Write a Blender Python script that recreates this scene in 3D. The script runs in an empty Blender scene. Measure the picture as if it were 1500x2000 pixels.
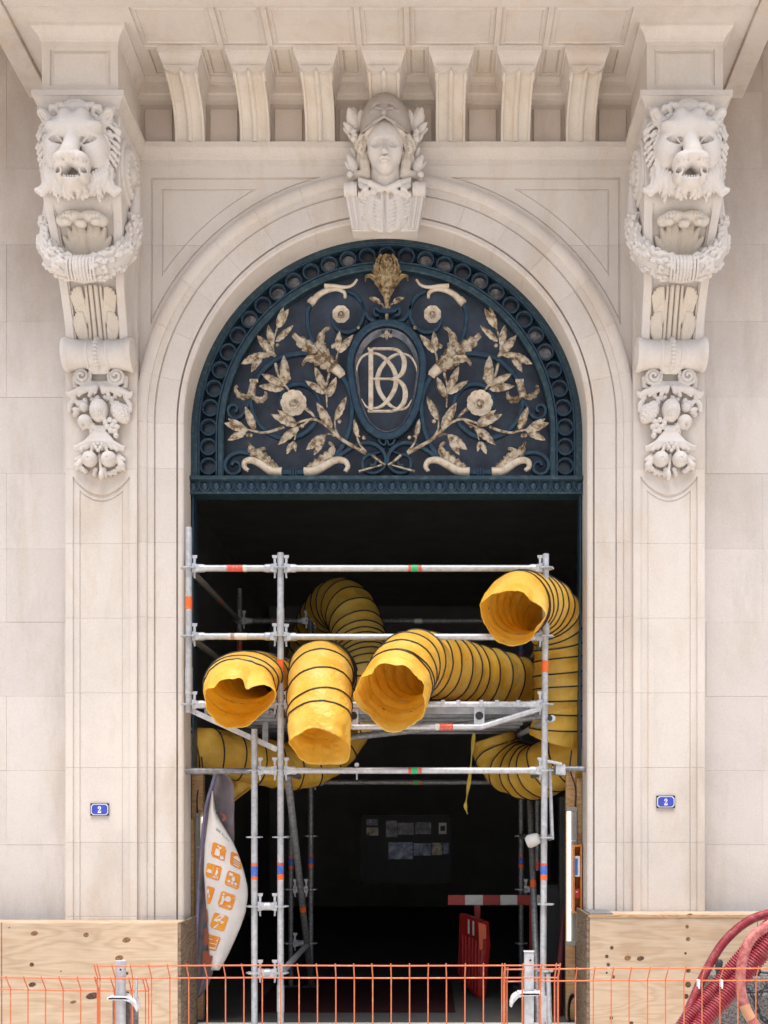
import bpy, bmesh, math, random
import numpy as np
from mathutils import Vector, Matrix, noise

random.seed(7)
rng = np.random.default_rng(11)
scene = bpy.context.scene
col = scene.collection

# ---------------------------------------------------------------- camera
S = 257.0          # photograph pixels per metre on the wall plane (Y = 0)
D = 8.5            # camera distance in front of the wall plane
CX, CZ = 82 / S, 1.6
cam_d = bpy.data.cameras.new("camera")
cam = bpy.data.objects.new("camera", cam_d)
col.objects.link(cam)
cam.location = (CX, -D, CZ)
cam.rotation_euler = (math.radians(90), 0, 0)
cam_d.sensor_width = 36
cam_d.lens = 36 * S * D / 2000
cam_d.shift_x = -85 / 2000
cam_d.shift_y = 600 / 2000
cam_d.clip_end = 500
scene.camera = cam

# ---------------------------------------------------------------- sky and sun
world = bpy.data.worlds.new("World")
scene.world = world
world.use_nodes = True
wn = world.node_tree
bg = wn.nodes["Background"]
sky_n = wn.nodes.new("ShaderNodeTexSky")
sky_n.sky_type = 'NISHITA'
sky_n.sun_disc = False
SUN_EL, SUN_AZ = math.radians(75), math.radians(186)
sky_n.sun_elevation = SUN_EL
sky_n.sun_rotation = SUN_AZ
sky_n.air_density = 1.2
sky_n.dust_density = 4.0
wn.links.new(sky_n.outputs[0], bg.inputs[0])
bg.inputs[1].default_value = 0.085
sun_d = bpy.data.lights.new("sun", 'SUN')
sun = bpy.data.objects.new("sun", sun_d)
col.objects.link(sun)
sun_d.energy = 3.4
sun_d.angle = math.radians(42)
sun_d.color = (1.0, 0.97, 0.93)
sdir = Vector((math.sin(SUN_AZ) * math.cos(SUN_EL), math.cos(SUN_AZ) * math.cos(SUN_EL), math.sin(SUN_EL)))
sun.rotation_euler = sdir.to_track_quat('Z', 'Y').to_euler()
sun.location = sdir * 30
scene.view_settings.view_transform = 'Standard'
scene.view_settings.look = 'None'
scene.view_settings.gamma = 1
scene.view_settings.use_curve_mapping = False
scene.view_settings.exposure = 0.84
scene.cycles.max_bounces = 8
scene.cycles.diffuse_bounces = 5
try:
    scene.cycles.use_denoising = True
except Exception:
    pass

# ---------------------------------------------------------------- helpers
def W(px, py, Y=0.0):
    k = (D + Y) / D
    return Vector((CX + (px - 835) / S * k, Y, CZ + (1600 - py) / S * k))

def wx(px):
    return (px - 753) / S

def wh(h):
    return CZ + h / S

def spline(pts, n=8, closed=False):
    P = [Vector(p) for p in pts]
    if len(P) < 3 and not closed:
        return [P[0].lerp(P[-1], i / n) for i in range(n + 1)]
    out = []
    m = len(P)
    segs = m if closed else m - 1
    for i in range(segs):
        p1, p2 = P[i], P[(i + 1) % m]
        p0 = P[i - 1] if (closed or i > 0) else p1 * 2 - p2
        p3 = P[(i + 2) % m] if (closed or i + 2 < m) else p2 * 2 - p1
        for j in range(n):
            t = j / n
            out.append(0.5 * ((2 * p1) + (p2 - p0) * t + (2 * p0 - 5 * p1 + 4 * p2 - p3) * t * t + (3 * p1 - p0 - 3 * p2 + p3) * t ** 3))
    if not closed:
        out.append(P[-1].copy())
    return out

def resample(path, step):
    L = [0.0]
    for a, b in zip(path, path[1:]):
        L.append(L[-1] + (b - a).length)
    n = max(2, int(L[-1] / step) + 1)
    out = []
    j = 0
    for i in range(n):
        s = L[-1] * i / (n - 1)
        while j < len(L) - 2 and L[j + 1] < s:
            j += 1
        d = L[j + 1] - L[j]
        t = 0 if d < 1e-9 else (s - L[j]) / d
        out.append(path[j].lerp(path[j + 1], t))
    return out, L[-1]

def frames(path, closed=False):
    n = len(path)
    T = []
    for i in range(n):
        a = path[i - 1] if (i > 0 or closed) else path[i]
        b = path[(i + 1) % n] if (i < n - 1 or closed) else path[i]
        t = b - a
        T.append(t.normalized() if t.length > 1e-9 else Vector((0, 0, 1)))
    up = Vector((0, 1, 0))
    if abs(T[0].dot(up)) > 0.9:
        up = Vector((1, 0, 0))
    N = [(up - T[0] * up.dot(T[0])).normalized()]
    for i in range(1, n):
        v = N[-1] - T[i] * N[-1].dot(T[i])
        N.append(v.normalized())
    B = [T[i].cross(N[i]) for i in range(n)]
    return T, N, B

class MB:
    def __init__(self):
        self.v, self.f = [], []
    def add(self, vs, fs):
        o = len(self.v)
        self.v += [tuple(p) for p in vs]
        self.f += [tuple(i + o for i in f) for f in fs]
        return self
    def box(self, x0, x1, y0, y1, z0, z1):
        vs = [(x, y, z) for x in (x0, x1) for y in (y0, y1) for z in (z0, z1)]
        return self.add(vs, [(0, 1, 3, 2), (4, 6, 7, 5), (0, 4, 5, 1), (2, 3, 7, 6), (0, 2, 6, 4), (1, 5, 7, 3)])
    def hexa(self, front, back):
        vs = list(front) + list(back)
        n = len(front)
        fs = [tuple(range(n)), tuple(range(2 * n - 1, n - 1, -1))]
        for i in range(n):
            j = (i + 1) % n
            fs.append((i, i + n, j + n, j))
        return self.add(vs, fs)
    def prism(self, poly, y0, y1):
        return self.hexa([(x, y0, z) for x, z in poly], [(x, y1, z) for x, z in poly])
    def grid(self, rows, close_u=False, close_v=False):
        nr, nc = len(rows), len(rows[0])
        vs = [p for r in rows for p in r]
        fs = []
        for i in range(nr if close_v else nr - 1):
            for j in range(nc if close_u else nc - 1):
                i2, j2 = (i + 1) % nr, (j + 1) % nc
                fs.append((i * nc + j, i * nc + j2, i2 * nc + j2, i2 * nc + j))
        return self.add(vs, fs)
    def tube(self, path, r, n=10, closed=False, cap=True):
        path = [Vector(p) for p in path]
        T, N, B = frames(path, closed)
        m = len(path)
        R = r if isinstance(r, (list, tuple)) else [r] * m
        rows = []
        for i in range(m):
            rows.append([path[i] + (N[i] * math.cos(2 * math.pi * j / n) + B[i] * math.sin(2 * math.pi * j / n)) * R[i] for j in range(n)])
        o = len(self.v)
        self.grid(rows, close_u=True, close_v=closed)
        if cap and not closed:
            self.f.append(tuple(o + j for j in range(n)))
            self.f.append(tuple(o + (m - 1) * n + j for j in range(n - 1, -1, -1)))
        return self
    def bar(self, path, w, t, closed=False, taper=None):
        # flat bar of in-plane width w, depth t (along Y) following a curve in the X-Z plane
        path = [Vector(p) for p in path]
        m = len(path)
        rows = []
        for i in range(m):
            a = path[i - 1] if (i > 0 or closed) else path[i]
            b = path[(i + 1) % m] if (i < m - 1 or closed) else path[i]
            d = b - a
            d.y = 0
            d.normalize()
            nrm = Vector((d.z, 0, -d.x))
            ww = w * (taper[i] if taper else 1) / 2
            c = min(ww, t / 2) * 0.35
            p = path[i]
            Y = Vector((0, 1, 0))
            rows.append([p + nrm * ww - Y * (t / 2 - c), p + nrm * (ww - c) - Y * t / 2, p - nrm * (ww - c) - Y * t / 2, p - nrm * ww - Y * (t / 2 - c),
                         p - nrm * ww + Y * t / 2, p + nrm * ww + Y * t / 2])
        o = len(self.v)
        self.grid(rows, close_u=True, close_v=closed)
        if not closed:
            self.f.append(tuple(o + j for j in range(6)))
            self.f.append(tuple(o + (m - 1) * 6 + j for j in range(5, -1, -1)))
        return self
    def lathe(self, prof, origin, axis=(0, 0, 1), n=24, cap=True):
        o = Vector(origin)
        ax = Vector(axis).normalized()
        u = ax.orthogonal().normalized()
        w = ax.cross(u)
        rows = [[o + ax * a + (u * math.cos(2 * math.pi * j / n) + w * math.sin(2 * math.pi * j / n)) * r for j in range(n)] for r, a in prof]
        b = len(self.v)
        self.grid(rows, close_u=True)
        if cap:
            self.f.append(tuple(b + j for j in range(n)))
            self.f.append(tuple(b + (len(prof) - 1) * n + j for j in range(n - 1, -1, -1)))
        return self
    def ball(self, c, r, n=12, m=8):
        c = Vector(c)
        r = Vector(r) if hasattr(r, '__len__') else Vector((r, r, r))
        rows = []
        for i in range(m + 1):
            a = math.pi * i / m
            s = max(math.sin(a), 1e-3)
            rows.append([c + Vector((r.x * s * math.cos(2 * math.pi * j / n), r.y * s * math.sin(2 * math.pi * j / n), r.z * math.cos(a))) for j in range(n)])
        return self.grid(rows, close_u=True)
    def mesh(self, name, smooth=35, recalc=True):
        me = bpy.data.meshes.new(name)
        me.from_pydata(self.v, [], self.f)
        if recalc:
            bm = bmesh.new()
            bm.from_mesh(me)
            bmesh.ops.recalc_face_normals(bm, faces=bm.faces)
            bm.to_mesh(me)
            bm.free()
        if smooth:
            me.polygons.foreach_set("use_smooth", [True] * len(me.polygons))
            me.set_sharp_from_angle(angle=math.radians(smooth))
        return me
    def build(self, name, mat, parent=None, smooth=35, bevel=0, recalc=True, label=None, kind=None):
        return place(name, self.mesh(name, smooth, recalc), mat, parent, bevel=bevel, label=label, kind=kind)

def place(name, me, mat, parent=None, matrix=None, bevel=0, label=None, kind=None):
    o = bpy.data.objects.new(name, me)
    if mat is not None and not me.materials:
        me.materials.append(mat)
    col.objects.link(o)
    if matrix is not None:
        o.matrix_world = matrix
    if parent is not None:
        o.parent = parent
        o.matrix_parent_inverse = Matrix.Translation(-parent.location) if parent.type == 'EMPTY' else Matrix.Identity(4)
    if bevel:
        m = o.modifiers.new("bevel", 'BEVEL')
        m.width = bevel
        m.segments = 2
        m.limit_method = 'ANGLE'
        m.angle_limit = math.radians(40)
    if label:
        o["label"] = label
    if kind:
        o["kind"] = kind
    return o

def tag(o, label, cat, group=None):
    o["label"] = label
    o["category"] = cat
    if group:
        o["group"] = group
    return o

def thing(name, label, cat, loc=(0, 0, 0), group=None):
    o = bpy.data.objects.new(name, None)
    col.objects.link(o)
    o.location = loc
    o.empty_display_size = 0.2
    return tag(o, label, cat, group)

def struct(o):
    o["kind"] = "structure"
    return o

def mirror_copy(o, parent=None):
    # mirrored copy of a part (and its sub-parts) across the door's centre plane
    c = o.copy()
    col.objects.link(c)
    pr = parent if parent is not None else o.parent
    c.parent = pr
    if pr.type == 'EMPTY':
        c.matrix_parent_inverse = Matrix.Translation(-pr.location)
        M = Matrix.Scale(-1, 4, Vector((1, 0, 0))) @ o.matrix_basis
        c.matrix_basis = M
    for ch in list(o.children):
        d = ch.copy()
        col.objects.link(d)
        d.parent = c
    return c

# -------- sculpting: signed distance volume turned into a mesh
class Sculpt:
    def __init__(self, lo, hi, h):
        self.lo = np.array(lo, float)
        self.h = h
        self.n = (np.ceil((np.array(hi) - self.lo) / h)).astype(int) + 1
        self.F = np.full(self.n, 1.0, np.float32)
        self.ax = [(self.lo[i] + h * np.arange(self.n[i])).astype(np.float32) for i in range(3)]
    def _sub(self, lo, hi):
        i0 = np.clip(np.floor((np.array(lo) - self.lo) / self.h).astype(int), 0, self.n)
        i1 = np.clip(np.ceil((np.array(hi) - self.lo) / self.h).astype(int) + 1, 0, self.n)
        sl = tuple(slice(a, b) for a, b in zip(i0, i1))
        return sl, self.ax[0][sl[0]][:, None, None], self.ax[1][sl[1]][None, :, None], self.ax[2][sl[2]][None, None, :]
    def _mix(self, sl, d, k, sub):
        F = self.F[sl]
        if F.size == 0:
            return
        if sub:
            a, b = -F, d
        else:
            a, b = F, d
        if k > 0:
            hh = np.maximum(k - np.abs(a - b), 0) / k
            r = np.minimum(a, b) - hh * hh * k / 4
        else:
            r = np.minimum(a, b)
        self.F[sl] = -r if sub else r
    def ell(self, c, r, k=0.01, sub=False, rot=None):
        # c, r in (x, out, z); rot = rotation in the x-z plane (degrees)
        c = np.array((c[0], -c[1], c[2]))
        r = np.array(r, float) if hasattr(r, '__len__') else np.array((r, r, r), float)
        m = (r.max() if rot else r) + max(k, 0.012) + 2 * self.h
        sl, x, y, z = self._sub(c - m, c + m)
        x, y, z = x - c[0], y - c[1], z - c[2]
        if rot:
            a = math.radians(rot)
            x, z = x * math.cos(a) + z * math.sin(a), -x * math.sin(a) + z * math.cos(a)
        k0 = np.sqrt((x / r[0]) ** 2 + (y / r[1]) ** 2 + (z / r[2]) ** 2)
        k1 = np.sqrt((x / r[0] ** 2) ** 2 + (y / r[1] ** 2) ** 2 + (z / r[2] ** 2) ** 2) + 1e-6
        self._mix(sl, (k0 * (k0 - 1) / k1).astype(np.float32), k, sub)
        return self
    def cap(self, a, b, ra, rb, k=0.008, sub=False, flat=1.0):
        a = np.array((a[0], -a[1], a[2]))
        b = np.array((b[0], -b[1], b[2]))
        m = max(ra, rb) + max(k, 0.012) + 2 * self.h
        sl, x, y, z = self._sub(np.minimum(a, b) - m, np.maximum(a, b) + m)
        d = b - a
        L = float(d.dot(d)) + 1e-9
        t = np.clip(((x - a[0]) * d[0] + (y - a[1]) * d[1] + (z - a[2]) * d[2]) / L, 0, 1)
        dist = np.sqrt((x - a[0] - t * d[0]) ** 2 + ((y - a[1] - t * d[1]) / flat) ** 2 + (z - a[2] - t * d[2]) ** 2)
        self._mix(sl, ((dist - (ra + (rb - ra) * t)) * min(1, flat)).astype(np.float32), k, sub)
        return self
    def chain(self, pts, rs, k=0.008, sub=False, flat=1.0):
        for i in range(len(pts) - 1):
            self.cap(pts[i], pts[i + 1], rs[i], rs[i + 1], k, sub, flat)
        return self
    def plane_cut(self, p, n):
        # remove everything on the side the normal points to
        p = np.array((p[0], -p[1], p[2]))
        n = np.array((n[0], -n[1], n[2]), float)
        n /= np.linalg.norm(n)
        d = (self.ax[0][:, None, None] - p[0]) * n[0] + (self.ax[1][None, :, None] - p[1]) * n[1] + (self.ax[2][None, None, :] - p[2]) * n[2]
        self.F = np.maximum(self.F, d.astype(np.float32))
        return self
    def mesh(self, name):
        F = self.F
        nx, ny, nz = F.shape
        cn = (nx - 1, ny - 1, nz - 1)
        acc = np.zeros(cn + (3,), np.float32)
        cnt = np.zeros(cn, np.float32)
        C = [(i, j, k) for i in (0, 1) for j in (0, 1) for k in (0, 1)]
        def sl(c):
            return F[c[0]:c[0] + cn[0], c[1]:c[1] + cn[1], c[2]:c[2] + cn[2]]
        for a in C:
            for ax in range(3):
                if a[ax] == 0:
                    b = list(a)
                    b[ax] = 1
                    fa, fb = sl(a), sl(b)
                    m = (fa < 0) != (fb < 0)
                    t = np.where(m, fa / np.where(m, fa - fb, 1), 0)
                    cnt += m
                    for q in range(3):
                        acc[..., q] += m * (a[q] + (t if q == ax else 0))
        act = cnt > 0
        idx = np.full(cn, -1, np.int64)
        idx[act] = np.arange(act.sum())
        base = np.stack(np.nonzero(act), 1)
        V = self.lo + self.h * (base + acc[act] / cnt[act][:, None])
        faces = []
        inside = F < 0
        for ax in range(3):
            o1, o2 = (ax + 1) % 3, (ax + 2) % 3
            s0 = [slice(0, None)] * 3
            s1 = [slice(0, None)] * 3
            s0[ax] = slice(0, -1)
            s1[ax] = slice(1, None)
            ch = inside[tuple(s0)] != inside[tuple(s1)]
            P = np.stack(np.nonzero(ch), 1)
            ok = (P[:, o1] > 0) & (P[:, o2] > 0) & (P[:, o1] < F.shape[o1] - 1) & (P[:, o2] < F.shape[o2] - 1)
            P = P[ok]
            quad = []
            for d1, d2 in ((1, 1), (0, 1), (0, 0), (1, 0)):
                Q = P.copy()
                Q[:, o1] -= d1
                Q[:, o2] -= d2
                quad.append(idx[Q[:, 0], Q[:, 1], Q[:, 2]])
            q = np.stack(quad, 1)
            flip = ~inside[P[:, 0], P[:, 1], P[:, 2]]
            q[flip] = q[flip][:, ::-1]
            faces.append(q)
        faces = np.concatenate(faces)
        me = bpy.data.meshes.new(name)
        me.from_pydata(V.tolist(), [], faces.tolist())
        me.polygons.foreach_set("use_smooth", [True] * len(me.polygons))
        return me

# ---------------------------------------------------------------- materials
def newmat(name):
    m = bpy.data.materials.new(name)
    m.use_nodes = True
    nt = m.node_tree
    return m, nt, nt.nodes["Principled BSDF"]

class NT:
    def __init__(self, nt):
        self.nt = nt
        geo = nt.nodes.new("ShaderNodeNewGeometry")
        self.pos = geo.outputs["Position"]
        tc = nt.nodes.new("ShaderNodeTexCoord")
        self.obj = tc.outputs["Object"]
    def link(self, a, b):
        self.nt.links.new(a, b)
    def noise(self, scale, vec=None, stretch=None, detail=5, rough=0.6, dist=0.0):
        n = self.nt.nodes.new("ShaderNodeTexNoise")
        n.inputs["Scale"].default_value = scale
        n.inputs["Detail"].default_value = detail
        n.inputs["Roughness"].default_value = rough
        n.inputs["Distortion"].default_value = dist
        v = vec or self.pos
        if stretch:
            mp = self.nt.nodes.new("ShaderNodeMapping")
            mp.inputs["Scale"].default_value = stretch
            self.link(v, mp.inputs["Vector"])
            v = mp.outputs[0]
        self.link(v, n.inputs["Vector"])
        return n.outputs["Fac"]
    def ramp(self, fac, stops):
        r = self.nt.nodes.new("ShaderNodeValToRGB")
        e = r.color_ramp.elements
        while len(e) < len(stops):
            e.new(0.5)
        for el, (p, c) in zip(e, stops):
            el.position = p
            el.color = tuple(c) + (1,) if len(c) == 3 else c
        self.link(fac, r.inputs[0])
        return r.outputs[0]
    def mix(self, a, b, fac, mode='MIX'):
        m = self.nt.nodes.new("ShaderNodeMix")
        m.data_type = 'RGBA'
        m.blend_type = mode
        for sock, val in ((m.inputs[0], fac), (m.inputs[6], a), (m.inputs[7], b)):
            if hasattr(val, 'links') or hasattr(val, 'is_linked'):
                self.link(val, sock)
            elif isinstance(val, (int, float)):
                sock.default_value = val
            else:
                sock.default_value = tuple(val) + (1,)
        return m.outputs[2]
    def math(self, op, a, b=0.0, clamp=False):
        m = self.nt.nodes.new("ShaderNodeMath")
        m.operation = op
        m.use_clamp = clamp
        for s, v in ((m.inputs[0], a), (m.inputs[1], b)):
            if isinstance(v, (int, float)):
                s.default_value = v
            else:
                self.link(v, s)
        return m.outputs[0]
    def sep(self, vec):
        s = self.nt.nodes.new("ShaderNodeSeparateXYZ")
        self.link(vec, s.inputs[0])
        return s.outputs
    def bump(self, height, strength, dist, bsdf):
        b = self.nt.nodes.new("ShaderNodeBump")
        b.inputs["Strength"].default_value = strength
        b.inputs["Distance"].default_value = dist
        self.link(height, b.inputs["Height"])
        self.link(b.outputs[0], bsdf.inputs["Normal"])
    def rand(self):
        o = self.nt.nodes.new("ShaderNodeObjectInfo")
        return o.outputs["Random"]

def g(v):
    return (v, v, v)

def stone_mat(name, c, stain=0.5, dirt=0.0, vary=0.05, ochre=(0.50, 0.36, 0.22), grime=None):
    m, nt, b = newmat(name)
    t = NT(nt)
    c = Vector(c)
    n1 = t.noise(1.1, detail=7, rough=0.62)
    colr = t.ramp(n1, [(0.3, c * 0.90), (0.5, c), (0.72, c * 1.05)])
    # rust-ochre seepage, drawn downwards
    n2 = t.noise(2.2, stretch=(1.6, 1.6, 0.45), detail=6, rough=0.65, dist=0.6)
    f2 = t.ramp(n2, [(0.50, g(0)), (0.78, g(stain))])
    colr = t.mix(colr, ochre, f2)
    # grey washing marks
    n3 = t.noise(3.5, stretch=(1, 1, 0.25), detail=5, rough=0.7)
    f3 = t.ramp(n3, [(0.52, g(0)), (0.85, g(0.38 + dirt))])
    colr = t.mix(colr, c * 0.62, f3)
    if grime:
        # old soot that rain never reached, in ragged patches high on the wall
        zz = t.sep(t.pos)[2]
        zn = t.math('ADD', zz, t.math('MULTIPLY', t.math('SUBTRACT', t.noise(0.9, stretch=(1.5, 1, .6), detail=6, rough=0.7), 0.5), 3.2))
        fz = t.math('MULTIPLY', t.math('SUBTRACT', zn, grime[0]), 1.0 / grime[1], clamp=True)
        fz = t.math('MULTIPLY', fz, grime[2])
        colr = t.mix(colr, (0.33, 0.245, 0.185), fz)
    # grain
    n4 = t.noise(95, detail=3, rough=0.7)
    colr = t.mix(colr, t.ramp(n4, [(0.25, g(0.84)), (0.6, g(1.0))]), 0.7, 'MULTIPLY')
    # each stone its own tone
    r = t.rand()
    colr = t.mix(colr, t.ramp(r, [(0, g(1 - vary)), (1, g(1.0))]), 1.0, 'MULTIPLY')
    # small pits
    v = nt.nodes.new("ShaderNodeTexVoronoi")
    v.inputs["Scale"].default_value = 14
    t.link(t.pos, v.inputs["Vector"])
    pit = t.ramp(v.outputs["Distance"], [(0.015, g(0.55)), (0.05, g(1.0))])
    colr = t.mix(colr, pit, 0.8, 'MULTIPLY')
    t.link(colr, b.inputs["Base Color"])
    b.inputs["Roughness"].default_value = 0.88
    b.inputs["Specular IOR Level"].default_value = 0.25
    hgt = t.math('ADD', t.noise(60, detail=4, rough=0.7), t.math('MULTIPLY', t.noise(9, detail=4), 0.8))
    t.bump(hgt, 0.35, 0.004, b)
    return m

STONE = (0.660, 0.596, 0.546)
M = {}
M['stone'] = stone_mat("limestone", STONE, stain=0.42, vary=0.06)
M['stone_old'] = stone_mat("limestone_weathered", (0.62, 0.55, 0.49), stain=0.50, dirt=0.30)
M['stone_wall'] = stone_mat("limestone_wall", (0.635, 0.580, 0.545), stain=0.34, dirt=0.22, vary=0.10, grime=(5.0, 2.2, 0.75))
M['stone_carved'] = stone_mat("limestone_carved", (0.68, 0.63, 0.595), stain=0.26, vary=0.02)
M['stone_ochre'] = stone_mat("limestone_ochre", (0.66, 0.595, 0.525), stain=0.50, vary=0.02, ochre=(0.50, 0.33, 0.16))
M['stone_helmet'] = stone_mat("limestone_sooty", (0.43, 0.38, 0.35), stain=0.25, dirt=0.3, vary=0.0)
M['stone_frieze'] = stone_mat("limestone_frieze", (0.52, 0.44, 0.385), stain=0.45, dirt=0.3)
M['mortar'] = stone_mat("mortar_core", (0.30, 0.25, 0.21), stain=0.1)

def simple(name, c, rough=0.5, metal=0.0, spec=0.5, vary=0.12, scale=12, bump=0.0, bscale=60, c2=None, lo=0.42, hi=0.62):
    m, nt, b = newmat(name)
    t = NT(nt)
    c = Vector(c)
    n = t.noise(scale, detail=6, rough=0.65)
    colr = t.ramp(n, [(lo, c * (1 - vary) if c2 is None else Vector(c2)), (hi, c)])
    t.link(colr, b.inputs["Base Color"])
    b.inputs["Roughness"].default_value = rough
    b.inputs["Metallic"].default_value = metal
    b.inputs["Specular IOR Level"].default_value = spec
    if bump:
        t.bump(t.noise(bscale, detail=4), bump, 0.003, b)
    return m

M['iron'] = simple("painted_iron", (0.009, 0.029, 0.060), 0.42, spec=0.5, scale=22, bump=0.15, c2=(0.018, 0.052, 0.075), lo=0.40, hi=0.56)
M['iron_worn'] = simple("worn_painted_iron", (0.011, 0.034, 0.052), 0.5, scale=30, bump=0.35, c2=(0.045, 0.085, 0.095), lo=0.34, hi=0.50)
M['gilt'] = simple("aged_gilding", (0.52, 0.44, 0.33), 0.45, metal=0.15, scale=22, bump=0.35, bscale=80, c2=(0.15, 0.085, 0.035), lo=0.40, hi=0.56)
M['gilt_deep'] = simple("old_gold", (0.42, 0.31, 0.17), 0.45, metal=0.15, scale=26, bump=0.3, c2=(0.12, 0.07, 0.03), lo=0.38, hi=0.54)
M['gilt_pale'] = simple("pale_gilding", (0.62, 0.53, 0.42), 0.45, metal=0.05, scale=18, c2=(0.42, 0.32, 0.21), lo=0.34, hi=0.54)
M['rim_pale'] = simple("worn_rim_with_painted_sheen", (0.40, 0.39, 0.42), 0.4, scale=14, c2=(0.18, 0.21, 0.27))  # worn paint, with sky sheen also put into the pale colour
M['pane'] = simple("dark_backing_pane", (0.085, 0.108, 0.152), 0.5, spec=0.3, scale=5, c2=(0.058, 0.068, 0.092))
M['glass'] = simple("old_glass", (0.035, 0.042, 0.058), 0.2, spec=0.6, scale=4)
M['glass_lit'] = simple("glint_painted_glass", (0.30, 0.30, 0.33), 0.4, spec=0.5, scale=20, c2=(0.12, 0.11, 0.10), lo=0.4, hi=0.6)  # bright reflections put into the colour of some ring glasses
M['passage'] = simple("passage_plaster", (0.36, 0.355, 0.35), 0.9, spec=0.1, scale=2)
M['passage_floor'] = simple("passage_floor", (0.075, 0.074, 0.073), 0.8, spec=0.2, scale=5)
M['red_mat'] = simple("red_mat", (0.035, 0.012, 0.014), 0.9, spec=0.1, scale=40)

def galvanised():
    m, nt, b = newmat("galvanised_steel")
    t = NT(nt)
    n = t.noise(28, detail=6, rough=0.7)
    n2 = t.noise(4, detail=4)
    c = t.ramp(n, [(0.3, (0.36, 0.37, 0.40)), (0.55, (0.54, 0.55, 0.58)), (0.8, (0.66, 0.67, 0.69))])
    c = t.mix(c, (0.34, 0.33, 0.32), t.ramp(n2, [(0.5, g(0)), (0.75, g(0.6))]))
    t.link(c, b.inputs["Base Color"])
    b.inputs["Metallic"].default_value = 0.45
    b.inputs["Roughness"].default_value = 0.5
    t.bump(n, 0.15, 0.002, b)
    return m
M['galv'] = galvanised()
M['galv_dull'] = simple("dull_galvanised_steel", (0.30, 0.31, 0.33), 0.55, metal=0.5, scale=40, c2=(0.17, 0.17, 0.18), bump=0.15)
M['aluminium'] = simple("aluminium_deck", (0.42, 0.43, 0.46), 0.45, metal=0.6, scale=9, c2=(0.30, 0.31, 0.33))
M['tape_orange'] = simple("orange_sticker", (0.80, 0.13, 0.02), 0.5, scale=70, c2=(0.72, 0.20, 0.08), lo=0.35, hi=0.45)
M['tape_red'] = simple("red_sticker", (0.62, 0.07, 0.04), 0.5, scale=70, c2=(0.60, 0.25, 0.20), lo=0.38, hi=0.48)
M['tape_green'] = simple("green_sticker", (0.02, 0.42, 0.16), 0.5, scale=120, c2=(0.35, 0.62, 0.45), lo=0.34, hi=0.42)
M['tape_blue'] = simple("blue_sticker", (0.04, 0.13, 0.50), 0.5, scale=120, c2=(0.45, 0.50, 0.66), lo=0.36, hi=0.42)
M['tape_white'] = simple("white_sticker", (0.66, 0.62, 0.58), 0.5, scale=60, c2=(0.60, 0.35, 0.28), lo=0.36, hi=0.42)

def duct_mat():
    m, nt, b = newmat("yellow_duct_fabric")
    t = NT(nt)
    n = t.noise(5, detail=6, rough=0.6)
    c = t.ramp(n, [(0.3, (0.90, 0.56, 0.055)), (0.5, (0.94, 0.67, 0.12)), (0.75, (0.95, 0.76, 0.25))])
    n2 = t.noise(14, detail=5, rough=0.7, dist=0.8)
    c = t.mix(c, (0.46, 0.24, 0.03), t.ramp(n2, [(0.58, g(0)), (0.85, g(0.45))]))
    t.link(c, b.inputs["Base Color"])
    b.inputs["Roughness"].default_value = 0.42
    b.inputs["Specular IOR Level"].default_value = 0.5
    v = nt.nodes.new("ShaderNodeTexVoronoi")
    v.inputs["Scale"].default_value = 5.5
    nd = t.noise(6, detail=3)
    mm = nt.nodes.new("ShaderNodeVectorMath")
    mm.operation = 'ADD'
    t.link(t.pos, mm.inputs[0])
    t.link(nd, mm.inputs[1])
    t.link(mm.outputs[0], v.inputs["Vector"])
    h = t.math('ADD', v.outputs["Distance"], t.math('MULTIPLY', t.noise(7, detail=2, rough=0.45), 0.8))
    t.bump(h, 0.4, 0.022, b)
    tr = nt.nodes.new("ShaderNodeBsdfTranslucent")
    t.link(c, tr.inputs["Color"])
    mx = nt.nodes.new("ShaderNodeMixShader")
    mx.inputs[0].default_value = 0.48
    t.link(b.outputs[0], mx.inputs[1])
    t.link(tr.outputs[0], mx.inputs[2])
    out = [q for q in nt.nodes if q.type == 'OUTPUT_MATERIAL'][0]
    t.link(mx.outputs[0], out.inputs["Surface"])
    return m
M['duct'] = duct_mat()
M['wire'] = simple("black_wire_hoop", (0.018, 0.017, 0.018), 0.5)
M['orange_wire'] = simple("orange_fence_paint", (0.60, 0.150, 0.058), 0.5, scale=35, c2=(0.55, 0.26, 0.16), lo=0.36, hi=0.46)
M['red_hose'] = simple("red_ribbed_hose", (0.27, 0.028, 0.042), 0.42, spec=0.5, scale=22, c2=(0.36, 0.12, 0.12), lo=0.3, hi=0.5)
M['red_hose_pale'] = simple("faded_red_hose", (0.30, 0.045, 0.052), 0.6, scale=30, c2=(0.45, 0.17, 0.15), bump=0.2)
M['orange_hose'] = simple("orange_hose_sleeve", (0.56, 0.28, 0.16), 0.5, scale=14)
M['rubber'] = simple("dark_rubber", (0.028, 0.032, 0.042), 0.5)
M['concrete'] = simple("rough_granite", (0.20, 0.185, 0.175), 0.9, scale=70, c2=(0.06, 0.056, 0.06), bump=0.6, bscale=90, lo=0.42, hi=0.55)
M['pavement'] = simple("pale_pavement", (0.66, 0.615, 0.555), 0.9, scale=3, c2=(0.58, 0.54, 0.49), bump=0.2)
M['paving'] = simple("pale_stone_paving", (0.66, 0.615, 0.555), 0.9, scale=6, c2=(0.58, 0.54, 0.49), bump=0.3)
M['lamp_body'] = simple("grey_lamp_housing", (0.30, 0.29, 0.27), 0.55)
M['fire_box'] = simple("orange_plywood_box", (0.62, 0.24, 0.045), 0.6, scale=20, c2=(0.50, 0.16, 0.03))
M['white_card'] = simple("white_card", (0.70, 0.69, 0.68), 0.6)
M['blue_card'] = simple("blue_card", (0.03, 0.15, 0.42), 0.5)
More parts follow.
